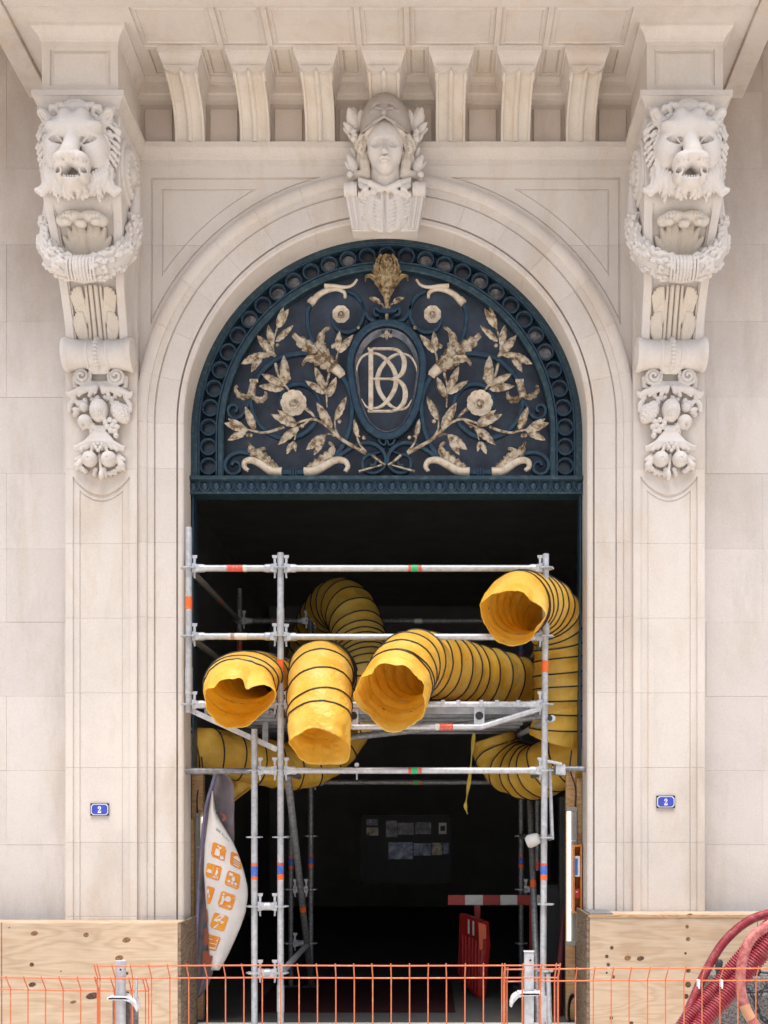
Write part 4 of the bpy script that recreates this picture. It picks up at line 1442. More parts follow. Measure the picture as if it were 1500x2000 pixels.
# panes: inner field and ring zone
mb = MB()
pp = [(p.x, p.z) for p in arch_path(388 * GS)]
mb.prism(pp, YG + 0.115, YG + 0.125)
gpart("backing_pane", mb, M['pane'], smooth=0)
mb = MB().bar(arch_path(375 * GS), 20 * GS, 0.10)
gpart("outer_frame", mb, M['iron_worn'])
mb = MB().bar(arch_path(324 * GS), 13 * GS, 0.075)
gpart("inner_frame", mb, M['iron_worn'])
for R_ in (365, 331):
    gpart("frame_fillet", MB().bar(arch_path(R_ * GS, off=-.035), 3 * GS, 0.03), M['iron'])
# rings between the two frames, each with its little glass behind
ring = MB()
rp_ = [Vector((15 * GS * math.cos(2 * math.pi * i / 28), 0, 15 * GS * math.sin(2 * math.pi * i / 28))) for i in range(28)]
ring.bar(rp_, 3.8 * GS, 0.045, closed=True)
ring_me = ring.mesh("ring", 40)
dm = MB().lathe([(0.001, 0), (13 * GS, 0), (13 * GS, .004), (0.001, .004)], (0, .040, 0), (0, 1, 0), 24).mesh("ring_glass", 0)
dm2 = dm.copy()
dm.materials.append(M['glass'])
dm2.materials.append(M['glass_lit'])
Rr = 348 * GS
leg = GC.z - ZB
total = 2 * leg + math.pi * Rr
nr = 33
for i in range(nr):
    s = (i + 0.5) / nr * total
    if s < leg:
        c = Vector((-Rr, YG, ZB + s))
    elif s < leg + math.pi * Rr:
        a = math.pi - (s - leg) / Rr
        c = Vector((Rr * math.cos(a), YG, GC.z + Rr * math.sin(a)))
    else:
        c = Vector((Rr, YG, ZB + total - s))
    o = place("ring", ring_me, M['iron'], grl, matrix=Matrix.Translation(c))
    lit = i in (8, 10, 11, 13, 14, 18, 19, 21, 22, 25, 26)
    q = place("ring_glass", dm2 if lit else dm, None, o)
    q.matrix_parent_inverse = Matrix.Identity(4)
pins = MB()
# small studs tying rings to the frames
for i in range(nr):
    s = (i + 0.5) / nr * total
    for rr_ in (331 * GS, 365 * GS):
        if s < leg:
            c = Vector((-rr_, YG - .01, ZB + s))
        elif s < leg + math.pi * Rr:
            a = math.pi - (s - leg) / Rr
            c = Vector((rr_ * math.cos(a), YG - .01, GC.z + rr_ * math.sin(a)))
        else:
            c = Vector((rr_, YG - .01, ZB + total - s))
        pins.ball(c, 2.4 * GS, 8, 6)
o = gpart("ring_stud", pins, M['iron'])
o["kind"] = "stuff"
# transom beam with egg-and-dart
zt, zb_ = W(0, 930, YG - .09).z, W(0, 961, YG - .09).z
xb = 386.5 * GS
gpart("transom_beam", MB().box(-xb, xb, YG - .07, YG + .11, zb_, zt - .030), M['iron_worn'], smooth=0)
gpart("transom_cap", MB().box(-xb, xb, YG - .105, YG + .10, zt - .030, zt).box(-xb, xb, YG - .085, YG + .10, zt - .038, zt - .0301), M['iron_worn'], smooth=0)
gpart("transom_fillet", MB().box(-xb, xb, YG - .085, YG + .09, zb_ - .012, zb_ + .004), M['iron_worn'], smooth=0)
egg = MB()
zc_ = (zb_ + zt - .034) / 2 + .004
egg.ball((0, 0, 0), (7.0 * GS, .022, 9.0 * GS), 14, 10)
pts = [Vector((10.0 * GS * math.cos(a), -.006, 11.5 * GS * math.sin(a) + .006)) for a in [math.pi * (-1.12 + 1.24 * i / 14) for i in range(15)]]
egg.tube(pts, 1.5 * GS, 6)
egg.tube([Vector((11.6 * GS, -.006, 9 * GS)), Vector((11.6 * GS, -.012, -8 * GS))], [2.2 * GS, .8 * GS], 6)
em = egg.mesh("egg_ornament", 50)
ne = 34
for i in range(ne):
    x = -xb + (i + .5) * 2 * xb / ne
    place("egg_ornament", em, M['iron'], grl, matrix=Matrix.Translation((x, YG - .071, zc_)))
# iron side strips down the door reveal
for s in (-1, 1):
    o = MB().box(min(s * 1.522, s * 1.508), max(s * 1.522, s * 1.508), YG - .04, YG + .10, W(0, 1505, YG).z, zb_ - .012).build("door_frame", M['iron'], grl, smooth=0)
# cartouche
cz = [(755.7, 633), (722, 642), (697, 668), (685, 705), (687, 742), (696, 790), (713, 828), (735, 848), (755.7, 854)]
half = [W(a, b, YG) for a, b in cz]
for p in half:
    p.x -= 0
full = half + [Vector((-p.x, p.y, p.z)) for p in reversed(half[1:-1])]
half[0].x = half[-1].x = 0
cart = spline(full, 8, closed=True)
gpart("cartouche_frame", MB().bar(cart, 14 * GS, 0.085, closed=True), M['iron'])
ccx = sum((p for p in cart), Vector()) / len(cart)
def scaled(pts, f, dy):
    return [Vector((p.x * f, p.y + dy, ccx.z + (p.z - ccx.z) * (1 - (1 - f) * .75))) for p in pts]
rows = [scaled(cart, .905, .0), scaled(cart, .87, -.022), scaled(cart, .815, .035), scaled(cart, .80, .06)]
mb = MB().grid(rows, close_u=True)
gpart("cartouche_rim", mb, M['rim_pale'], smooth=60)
# scrolls (left half, then mirrored); coordinates read in the plane of the grille
def scroll(pts, w=11.0, t=0.055, mat='iron', name="scroll", mir=True, dy=0.0, taper=None, n=7):
    path = spline([G(a, b, dy) for a, b in pts], n)
    path, L = resample(path, 0.018)
    tp = None
    if taper:
        tp = [taper[0] + (taper[1] - taper[0]) * i / (len(path) - 1) for i in range(len(path))]
    return gpart(name, MB().bar(path, w * .88 * GS, t, taper=tp), M[mat], mir)
scroll([(1085, 1640), (1150, 1560), (1205, 1440), (1228, 1310), (1224, 1190), (1190, 1090), (1140, 1010)], 11)
scroll([(990, 880), (900, 866), (800, 872), (690, 905), (600, 970), (530, 1060), (494, 1160), (496, 1270), (540, 1375), (620, 1450), (730, 1488), (845, 1470), (935, 1405), (985, 1310), (990, 1215), (950, 1140), (880, 1098), (800, 1098), (735, 1140), (705, 1210), (712, 1280)], 10.5, taper=(1, .85))
scroll([(965, 830), (925, 740), (903, 640), (905, 560), (935, 490), (985, 440)], 9)
scroll([(1190, 405), (1262, 445), (1308, 520), (1312, 600), (1275, 675), (1205, 715), (1130, 700), (1088, 645), (1085, 590)], 8.5, taper=(1, .8))
scroll([(1300, 500), (1325, 570), (1355, 615), (1405, 640), (1460, 635)], 7.5)
scroll([(1475, 575), (1430, 560), (1400, 540), (1388, 560), (1400, 590), (1425, 590)], 6)
scroll([(485, 1180), (468, 1240), (440, 1305), (390, 1345), (345, 1335), (322, 1290), (340, 1250), (378, 1250), (392, 1280), (372, 1295)], 7.5, taper=(1, .75))
scroll([(560, 1665), (490, 1610), (410, 1592), (335, 1620), (300, 1680), (320, 1738), (370, 1752), (412, 1722), (402, 1672), (365, 1662), (350, 1688)], 9, taper=(1, .7))
scroll([(1095, 1650), (1190, 1580), (1290, 1530), (1370, 1525), (1438, 1562), (1474, 1625), (1468, 1690), (1420, 1738), (1352, 1742), (1310, 1700), (1316, 1636), (1362, 1608), (1402, 1634), (1398, 1682), (1362, 1688)], 9, taper=(1, .7))
scroll([(1425, 1500), (1440, 1530), (1470, 1540), (1478, 1505)], 4)
scroll([(1360, 1605), (1420, 1590), (1470, 1560)], 4, dy=.02)
scroll([(715, 1740), (800, 1740), (880, 1740)], 14, 0.06)
for a in (780, 800, 820):
    scroll([(a, 1712), (a, 1768)], 4, 0.08, name="collar")
# gilded laurel twigs
GL = leaf_mesh(1.0, 0.31, 0.09, 0.09, 0.07, 9, 0.018).mesh("leaf", 60)
gl_leaf = [((685, 690), (735, 550)), ((690, 690), (772, 565)), ((672, 790), (802, 680)), ((648, 830), (622, 678)), ((648, 880), (540, 752)), ((580, 880), (425, 962)), ((570, 885), (498, 1022)), ((640, 885), (500, 905)),
           ((745, 1105), (735, 900)), ((735, 1115), (575, 1038)), ((735, 1135), (553, 1125)), ((1125, 865), (1142, 728)), ((1130, 872), (1240, 748)), ((1036, 1160), (958, 978)), ((1036, 1170), (893, 1083)), ((1058, 1195), (1118, 1060)),
           ((1082, 1430), (975, 1248)), ((1106, 1365), (1190, 1198)), ((828, 1402), (645, 1330)), ((824, 1388), (690, 1298)), ((842, 1405), (692, 1548)), ((800, 1515), (758, 1622)), ((806, 1515), (822, 1600)), ((1040, 1470), (900, 1588)), ((1022, 1500), (955, 1625)),
           ((1270, 1490), (1245, 1362)), ((520, 1435), (455, 1278)), ((475, 1440), (305, 1395)), ((450, 1425), (330, 1362)), ((462, 1442), (325, 1515)), ((1275, 1500), (1300, 1395))]
for b, t in gl_leaf[:-1]:
    o = laurel(grl, G(*b, -.035), G(*t, -.055 - random.random() * .02), M['gilt'], 0.9 + .25 * random.random(), me=GL, roll=random.uniform(-.35, .35), name="leaf")
    mirror_copy(o)
def twig(pts, r=2.6, mat='gilt', dy=-.035):
    path = spline([G(a, b, dy) for a, b in pts], 6)
    gpart("stem", MB().tube(path, [r * GS * (1.15 - .5 * i / len(path)) for i in range(len(path))], 7), M[mat], True)
twig([(668, 900), (655, 860), (655, 790), (685, 690)])
twig([(672, 950), (690, 1030), (725, 1090), (765, 1140), (790, 1180)])
twig([(660, 890), (600, 880), (560, 890)], 2.0)
twig([(1115, 940), (1120, 900), (1130, 868)], 2.2)
twig([(1065, 1020), (1045, 1110), (1045, 1190), (1048, 1270)], 2.4)
twig([(1135, 1485), (1110, 1430), (1105, 1360)], 2.2)
twig([(1335, 1605), (1240, 1555), (1150, 1500), (1050, 1410), (1000, 1375), (930, 1357), (815, 1388)], 3.4)
twig([(895, 1280), (930, 1310), (962, 1345)], 3.2)
twig([(915, 1365), (880, 1395), (835, 1420), (810, 1510)], 2.0)
twig([(1110, 1480), (1060, 1465), (1020, 1480)], 2.0)
twig([(735, 1412), (660, 1440), (580, 1455), (500, 1440), (455, 1430)], 2.6)
twig([(1335, 1600), (1290, 1545), (1270, 1490), (1290, 1480)], 2.2)
twig([(1380, 1620), (1440, 1670), (1475, 1690)], 2.4)
twig([(1280, 1738), (1360, 1715), (1450, 1690)], 2.2)
bb = MB()
for (a, b, r) in ((688, 822, 4), (772, 1060, 4), (770, 1055, 3), (1092, 830, 4.2), (1100, 820, 3.2), (1140, 1376, 4.2), (1318, 1495, 4), (1020, 1515, 4), (474, 1478, 4), (494, 1480, 4), (868, 1410, 4), (1278, 694, 3.4)):
    for s in (1, -1):
        p = G(a, b, -.045)
        bb.ball((s * p.x, p.y, p.z), r * GS, 10, 7)
o = gpart("berry", bb, M['gilt'])
o["kind"] = "stuff"
# big open flowers and small rosettes
def flower(zx, zy, r, petals, name, mat, depth):
    mb = MB()
    rows = []
    for i in range(9):
        t = i / 8
        row = []
        for j in range(petals * 8):
            a = 2 * math.pi * j / (petals * 8)
            notch = abs(math.sin(a * petals / 2)) ** 0.5
            rr = r * t * (1 - 0.08 * t * (1 - notch))
            row.append(Vector((rr * math.cos(a), -depth * (0.15 + .85 * t ** 1.6) + .0025 * math.sin(a * petals * 4) * t, rr * math.sin(a))))
        rows.append(row)
    mb.grid(rows, close_u=True)
    mb.grid([[v + Vector((0, .012, 0)) for v in rows[-1]], rows[-1]], close_u=True)
    o = mb.build(name, M[mat], grl, smooth=60)
    o.location = G(zx, zy, -.01)
    o.matrix_parent_inverse = Matrix.Identity(4)
    c = MB().lathe([(0.001, 0), (r * .36, 0), (r * .36, -.014), (r * .27, -.018), (r * .25, -.010), (r * .17, -.010), (r * .15, -.026), (r * .06, -.034), (.001, -.034)], (0, -.012, 0), (0, 1, 0), 24)
    q = c.build("flower_heart", M['gilt'], o)
    q.matrix_parent_inverse = Matrix.Identity(4)
    mirror_copy(o)
flower(806, 1243, 25.5 * GS, 9, "open_flower", 'gilt_pale', .045)
flower(1150, 591, 17.0 * GS, 8, "rosette", 'gilt_pale', .030)
# acanthus leaves and horns of gilt metal
def acanthus(pts, w, lobes, name="acanthus_leaf", mat='gilt', dy=-.045, mir=True, th=.02, tipw=.35):
    path = spline([G(a, b, dy) for a, b in pts], 10)
    path, L = resample(path, L_step(path, lobes * 8))
    n = len(path)
    rows = []
    for i, p in enumerate(path):
        a = path[max(0, i - 1)]
        b = path[min(n - 1, i + 1)]
        d = (b - a)
        d.y = 0
        d.normalize()
        nr_ = Vector((d.z, 0, -d.x))
        t = i / (n - 1)
        env = (0.55 + .45 * math.sin(math.pi * min(1, t * 1.15))) * (1 - (1 - tipw) * max(0, (t - .55) / .45) ** 1.5)
        ph = (t * lobes) % 1.0
        ser = 0.62 + 0.38 * (ph ** 0.7)
        hw = w * GS * .5 * env * ser if i < n - 1 else .002
        bk = Vector((0, .020 * env, 0))
        rows.append([p - nr_ * hw + bk, p - nr_ * hw * .55 - Vector((0, .006, 0)), p + Vector((0, .006, 0)), p + nr_ * hw * .55 - Vector((0, .006, 0)), p + nr_ * hw + bk, p + nr_ * hw * .6 + bk + Vector((0, th, 0)), p - nr_ * hw * .6 + bk + Vector((0, th, 0))])
    gpart(name, MB().grid(rows, close_u=True), M[mat], mir, smooth=50)
def L_step(path, n):
    return sum((b - a).length for a, b in zip(path, path[1:])) / n
def horn(pts, r0, r1, name="horn", mat='gilt_pale', dy=-.03):
    path = spline([G(a, b, dy) for a, b in pts], 8)
    n = len(path)
    rr_ = [(r0 + (r1 - r0) * (i / (n - 1))) * GS for i in range(n)]
    gpart(name, MB().tube(path, rr_, 10), M[mat], True)
acanthus([(1130, 1010), (1060, 930), (1005, 850), (1000, 770), (1030, 710), (1068, 690)], 30, 6)
acanthus([(1110, 1000), (1030, 950), (960, 915), (900, 920), (868, 965)], 27, 5)
acanthus([(975, 870), (920, 830), (860, 790), (800, 738)], 30, 4, tipw=.7)
acanthus([(1125, 1005), (1080, 960), (1040, 900), (1010, 900)], 26, 4)
horn([(1158, 1030), (1110, 985)], 8.5, 10.5, "leaf_collar")
horn([(1172, 1015), (1128, 1045)], 4.5, 4.5, "collar")
horn([(940, 500), (985, 450), (1050, 415), (1120, 405), (1172, 430), (1180, 470)], 6.5, 3)
horn([(1030, 390), (1100, 392), (1180, 400), (1235, 385), (1268, 345)], 4.2, 2.2, dy=-.05)
horn([(922, 512), (950, 480)], 7.5, 7.0, "leaf_collar")
horn([(518, 1075), (500, 1140), (492, 1200)], 6.5, 8.5, "leaf_collar", 'gilt')
horn([(545, 1075), (485, 1075)], 3.6, 3.6, "collar")
acanthus([(495, 1180), (450, 1192), (400, 1170), (378, 1130), (398, 1112)], 15, 5, dy=-.04, tipw=.6)
acanthus([(495, 1180), (540, 1210), (585, 1205), (605, 1170), (590, 1160)], 15, 5, dy=-.04, tipw=.6)
horn([(718, 1742), (640, 1735), (560, 1680), (500, 1655), (452, 1665), (445, 1705), (475, 1730)], 9.5, 4.0)
acanthus([(690, 1722), (620, 1680), (560, 1610), (560, 1580), (600, 1570)], 27, 6)
acanthus([(560, 1640), (505, 1590), (480, 1540), (470, 1525)], 20, 4)
horn([(880, 1742), (960, 1735), (1040, 1690), (1110, 1655), (1175, 1660), (1200, 1700), (1180, 1738)], 9.5, 4.0)
acanthus([(905, 1722), (980, 1680), (1060, 1620), (1090, 1560), (1060, 1525)], 28, 6)
# central finial
mb = MB().lathe([(0.001, -34), (8, -33), (13, -24), (14, -10), (11.5, 8), (7, 22), (2, 30), (.001, 31)], (0, 0, 0), (0, 0, 1), 20)
mb.v = [(x * GS, y * GS, z * GS) for x, y, z in mb.v]
fc = W(755.7, 530, YG)
cone = mb.build("pine_cone", M['gilt_deep'], grl)
cone.location = (0, YG - .03, fc.z)
cone.matrix_parent_inverse = Matrix.Identity(4)
sm = MB()
for r_ in range(9):
    zz = -26 + r_ * 6.2
    rad = float(np.interp(zz, [-33, -24, -10, 8, 22, 30], [8, 13, 14, 11.5, 7, 2]))
    for q in range(10):
        a = 2 * math.pi * (q + .5 * (r_ % 2)) / 10
        sm.ball((rad * GS * math.cos(a), rad * GS * math.sin(a), zz * GS), (3.2 * GS, 3.2 * GS, 4.2 * GS), 6, 5)
q = sm.build("cone_scale", M['gilt_deep'], cone)
q.matrix_parent_inverse = Matrix.Identity(4)
q["kind"] = "stuff"
def GP(px, py, dy=0.0):
    p = W(px, py, YG)
    p.y = YG + dy
    return ((px_to_z(px)), (py - 460) * 3.75)
def px_to_z(px):
    return (px - 360) * 3.75
def zz_(px, py):
    return (px_to_z(px), (py - 460) * 3.75)
acanthus([zz_(744, 562), zz_(737, 540), zz_(738, 515), zz_(746, 503)], 20, 6, dy=-.05, tipw=.7, mat='gilt_deep')
acanthus([zz_(750, 580), zz_(742, 562), zz_(728, 545), zz_(716, 545), zz_(714, 555)], 13, 4, dy=-.05, mat='gilt_deep')
acanthus([zz_(748, 576), zz_(746, 560), zz_(743, 548)], 12, 3, dy=-.06, mat='gilt_deep')
mb = MB().lathe([(0.001, -18), (11, -18), (14, 2), (15, 14), (12, 14), (.001, 10)], (0, 0, 0), (0, 0, 1), 20)
mb.v = [(x * GS, y * GS, z * GS + W(0, 560, YG).z) for x, y, z in mb.v]
mb.v = [(x, y + YG - .03, z) for x, y, z in mb.v]
gpart("finial_cup", mb, M['gilt_deep'])
mb = MB().tube([Vector((0, YG - .03, W(0, 579, YG).z)), Vector((0, YG - .03, W(0, 592, YG).z)), Vector((0, YG - .03, W(0, 628, YG).z))], [9 * GS, 4.5 * GS, 3 * GS], 12)
gpart("finial_stem", mb, M['gilt_deep'])
acanthus([zz_(743, 596), zz_(735, 590), zz_(722, 587)], 12, 3, dy=-.05)
twig([zz_(752, 612), zz_(748, 600), zz_(741, 595)], 1.8)
gpart("collar", MB().box(-11 * GS, 11 * GS, YG - .06, YG + .02, W(0, 617, YG).z, W(0, 609, YG).z), M['iron'], smooth=0, label=None)
# little pendant inside the cartouche
acanthus([zz_(755.5, 650), zz_(755.5, 660), zz_(755.5, 667)], 13, 2, dy=-.05, mir=False, mat='gilt_pale')
acanthus([zz_(754, 656), zz_(749, 660), zz_(744, 660)], 5, 2, dy=-.05, mat='gilt_pale')
scroll([zz_(755, 647), zz_(750, 643), zz_(745, 646), zz_(748, 650)], 2.2, .03)
# monogram: letter B with two interlaced Cs, pale gilt
def mono(pts, wts, name="monogram_letter", dy=-.045, n=10):
    path = spline([W(a, b, YG) + Vector((0, dy, 0)) for a, b in pts], n)
    m = len(path)
    tp = np.interp(np.linspace(0, 1, m), np.linspace(0, 1, len(wts)), wts)
    gpart(name, MB().bar(path, GS * 1.02, 0.022, taper=list(tp)), M['gilt_pale'])
def straight(a, b, w, dy=-.045):
    mono([a, ((a[0] + b[0]) / 2, (a[1] + b[1]) / 2), b], [w, w], dy=dy, n=2)
bmb = MB()
def bb_(pts, wts, n=10, dy=-.052):
    path = spline([W(a, b, YG) + Vector((0, dy, 0)) for a, b in pts], n)
    tp = np.interp(np.linspace(0, 1, len(path)), np.linspace(0, 1, len(wts)), wts)
    bmb.bar(path, GS * 1.08, 0.026, taper=list(tp))
bb_([(725, 685.5), (725, 747), (725, 808)], [8.5, 8.5], 2)
bb_([(719, 686.5), (745, 686.5), (770, 686.5)], [3, 3], 2)
bb_([(766, 686.5), (778, 690), (788, 704), (790, 718), (786, 733), (776, 742), (764, 745)], [2.5, 5, 8, 9, 8, 5, 2.5])
bb_([(729, 745), (748, 745), (766, 745)], [2.6, 2.6], 2)
bb_([(764, 745.6), (778, 748), (789, 760), (792, 776), (788, 792), (776, 804), (764, 808)], [2.5, 5, 8, 9.5, 8, 5, 2.5])
bb_([(719, 807.8), (745, 807.8), (768, 807.8)], [3, 3], 2)
gpart("monogram_letter", bmb, M['gilt_pale'], label="pale gilt letter B")
for s in (1, -1):
    f = lambda x: 755.7 + s * (x - 755.7)
    mono([(f(697.5), 729), (f(699), 718), (f(708), 702), (f(722), 695), (f(738), 696), (f(754), 706), (f(768), 724), (f(774), 745), (f(770), 767), (f(756), 788), (f(742), 799), (f(728), 802), (f(716), 798), (f(707), 784)], [1.5, 3, 3.5, 3.5, 4, 6, 8, 9.5, 8.5, 7, 4.5, 3.5, 3, 1.2], dy=-.038 - .006 * s)
# ================================================================ SCAFFOLD
YF, YB = -0.10, 2.13
scf = thing("scaffold_tower", "galvanised steel tube scaffold tower standing in the doorway with a steel deck and coloured stickers", "scaffold", (0, YF, 0))
RT = 0.0242
def X_(px, Y):
    return W(px, 0, Y).x
def Z_(py, Y):
    return W(0, py, Y).z
def scpart(name, mb, mat='galv', parent=None, smooth=40, label=None):
    o = mb.build(name, M[mat], parent or scf, smooth=smooth, label=label)
    if parent is not None:
        o.matrix_parent_inverse = Matrix.Identity(4)
    return o
def pipe(a, b, r=RT, mat='galv', name="tube"):
    return scpart(name, MB().tube([a, b], r, 14), mat)
def band(parent, p, d, w, mat, r=RT):
    p, d = Vector(p), Vector(d).normalized()
    return scpart("sticker", MB().tube([p - d * w / 2, p + d * w / 2], r + .0012, 16, cap=False), mat, parent)
# shared fittings
def rosette_mesh():
    mb = MB()
    n = 32
    pr = []
    for i in range(n):
        a = 2 * math.pi * i / n
        pr.append((0.062 if (i // 2) % 2 == 0 else 0.056, a))
    top = [(r * math.cos(a), r * math.sin(a), .005) for r, a in pr]
    bot = [(r * math.cos(a), r * math.sin(a), -.005) for r, a in pr]
    mb.hexa(top, bot)
    return mb.mesh("rosette", 0)
ROS = rosette_mesh()
def wedge_mesh():
    # ledger head pointing to +X away from the standard, with the upright wedge
    mb = MB()
    mb.hexa([(0.026, -.020, -.036), (0.026, .020, -.036), (0.085, .022, -.024), (0.085, -.022, -.024)], [(0.026, -.020, .036), (0.026, .020, .036), (0.085, .022, .024), (0.085, -.022, .024)])
    mb.lathe([(.001, 0), (.031, 0), (.031, .03), (.026, .045), (.001, .045)], (.078, 0, 0), (1, 0, 0), 14)
    mb.hexa([(0.036, -.004, -.065), (0.048, -.004, -.065), (0.052, -.004, .075), (0.034, -.004, .075)], [(0.036, .004, -.065), (0.048, .004, -.065), (0.052, .004, .075), (0.034, .004, .075)])
    mb.hexa([(0.026, -.006, .075), (0.060, -.006, .075), (0.064, -.006, .098), (0.024, -.006, .098)], [(0.026, .006, .075), (0.060, .006, .075), (0.064, .006, .098), (0.024, .006, .098)])
    mb.ball((.044, 0, -.068), .008, 8, 6)
    return mb.mesh("ledger_head", 40)
WED = wedge_mesh()
def rosette(x, y, z, mat='galv'):
    return place("rosette", ROS, M[mat], scf, matrix=Matrix.Translation((x, y, z)))
def head(x, y, z, ang, mat='galv'):
    return place("ledger_head", WED, M[mat], scf, matrix=Matrix.Translation((x, y, z)) @ Matrix.Rotation(math.radians(ang), 4, 'Z'))
ROS.materials.append(M['galv'])
WED.materials.append(M['galv'])

def standard(px, ytop, ybot, Y, joints=(), mat='galv', px2=None):
    x, x2 = X_(px, Y), X_(px2 if px2 else px, Y)
    a, b = Vector((x2, Y, max(.02, Z_(ybot, Y)))), Vector((x, Y, Z_(ytop, Y)))
    o = pipe(a, b, RT, mat, "standard")
    for j in joints:
        z = Z_(j, Y)
        scpart("spigot_sleeve", MB().tube([(x, Y, z - .10), (x, Y, z + .10)], RT + .0035, 14), mat, o)
    return o, x
SL, xL = standard(369, 1030, 1392, YF, (1330,))
SM, xM = standard(548, 1080, 2030, YF, (1214, 1950))
SI, xI = standard(497, 1424, 2030, YF, ())
SR, xR = standard(1066, 1082, 2030, YF, (1215, 1970), px2=1060)
SB1, xB1 = standard(468, 1150, 1380, YB, (1215,), 'galv_dull')
SB2, xB2 = standard(607, 1190, 1975, YB, (), 'galv_dull')
SB3, xB3 = standard(568, 1500, 1935, YB + .02, (), 'galv_dull')
SB4, xB4 = standard(1018, 1235, 1985, YB, (), 'galv_dull')
SB5, xB5 = standard(1050, 1260, 1700, YB - .25, (), 'galv_dull')
# ledgers
def ledger(x0, x1, py, Y, mat='galv', heads=(1, 1)):
    z = Z_(py, Y)
    o = pipe((x0 + .10, Y, z), (x1 - .10, Y, z), RT, mat, "ledger")
    if heads[0]:
        head(x0, Y, z, 0, mat)
    if heads[1]:
        head(x1, Y, z, 180, mat)
    return o, z
top_l, z1 = ledger(xL, xM, 1110, YF)
top_r, _ = ledger(xM, xR, 1110, YF)
mid_l, z2 = ledger(xL, xM, 1243, YF)
mid_r, _ = ledger(xM, xR, 1244, YF)
dk_l, z3 = ledger(xL, xM, 1376, YF)
dk_r, _ = ledger(xM, xR, 1376, YF)
low_r, z4 = ledger(xM, xR, 1505, YF)
for (x, zs) in ((xL, (z1, z2, z3)), (xM, (z1, z2, z3, z4, Z_(1635, YF), Z_(1770, YF), Z_(1900, YF))), (xR, (z1, z2, z3, z4, Z_(1636, YF), Z_(1766, YF), Z_(1896, YF))), (xI, (z4, Z_(1635, YF), Z_(1770, YF), Z_(1900, YF)))):
    for z in zs:
        rosette(x, YF, z)
# short ties between the paired standards
for py in (1505, 1770, 1900):
    z = Z_(py, YF)
    head(xI, YF, z, 0)
    head(xM, YF, z, 180)
    scpart("short_ledger", MB().tube([(xI + .08, YF, z), (xM - .08, YF, z)], RT, 12))
bk, _ = ledger(xB1, xB2, 1213, YB, 'galv_dull')
bk2, _ = ledger(xB2, xB4, 1213, YB, 'galv_dull')
bl, _ = ledger(xB2, xB4, 1528, YB, 'galv_dull')
for x, pys in ((xB1, (1213,)), (xB2, (1213, 1528, 1633, 1737, 1842, 1960)), (xB3, (1633, 1737, 1842)), (xB4, (1213, 1528, 1633, 1737, 1842, 1960))):
    for py in pys:
        rosette(x, YB, Z_(py, YB))
for py in (1737, 1842):
    head(xB3, YB, Z_(py, YB), 0)
    head(xB2, YB, Z_(py, YB), 180)
head(xB4, YB, Z_(1737, YB), 0)
# transoms running back into the passage
def transom(x0, x1, pyf, mat='galv_dull', name="transom"):
    z = Z_(pyf, YF)
    a, b = Vector((x0, YF, z)), Vector((x1, YB, z))
    d = (b - a).normalized()
    ang = math.degrees(math.atan2(d.y, d.x))
    head(x0, YF, z, ang)
    head(x1, YB, z, ang + 180)
    return pipe(a + d * .1, b - d * .1, RT, mat, name)
tl1 = transom(xL, xB1, 1110)
tl2 = transom(xL, xB1, 1243)
tr1 = transom(xR, xB4, 1110)
tr2 = transom(xR, xB4, 1244)
transom(xR, xB4, 1376)
transom(xM, xB2, 1376)
transom(xM, xB2, 1505)
transom(xR, xB4, 1505)
# braces
b1 = pipe((X_(560, YF), YF + .05, Z_(1512, YF)), (X_(610, YB), YB - .06, Z_(1925, YB)), RT * 1.15, 'galv_dull', "brace")
b2 = pipe((X_(1034, 1.6), 1.6, Z_(1535, 1.6)), (X_(1052, .3), .3, Z_(2010, .3)), RT * 1.1, 'galv_dull', "brace")
b3 = pipe((X_(549, YF), YF + .06, Z_(1900, YF)), (X_(600, 1.6), 1.6, Z_(1845, 1.6)), RT, 'galv', "brace")
b4 = pipe((X_(530, YF), YF + .05, Z_(2030, YF)), (X_(603, 1.8), 1.8, Z_(1945, 1.8)), RT, 'galv', "brace")
b5 = pipe((X_(1075, YF), YF + .05, Z_(1500, YF)), (X_(1080, YF), YF + .05, Z_(1640, YF)), .014, 'galv', "flat_brace")
pipe((X_(1070, YF), YF - .03, Z_(1900, YF)), (X_(1074, YF), YF - .03, Z_(2030, YF)), .018, 'galv', "brace")
# spigot of cantilever bracket under the left bay
br = MB()
a, b = Vector((X_(374, YF), YF + .02, Z_(1388, YF))), Vector((X_(541, YF), YF + .02, Z_(1464, YF)))
d = (b - a).normalized()
nn = Vector((-d.z, 0, d.x)) * .020
br.hexa([a + nn - Vector((0, .018, 0)), b + nn - Vector((0, .018, 0)), b - nn - Vector((0, .018, 0)), a - nn - Vector((0, .018, 0))], [a + nn + Vector((0, .018, 0)), b + nn + Vector((0, .018, 0)), b - nn + Vector((0, .018, 0)), a - nn + Vector((0, .018, 0))])
scpart("bracket_brace", br)
scpart("bracket_post", MB().box(X_(513, .9), X_(524, .9), .88, .92, Z_(1500, .9), Z_(1380, .9)))
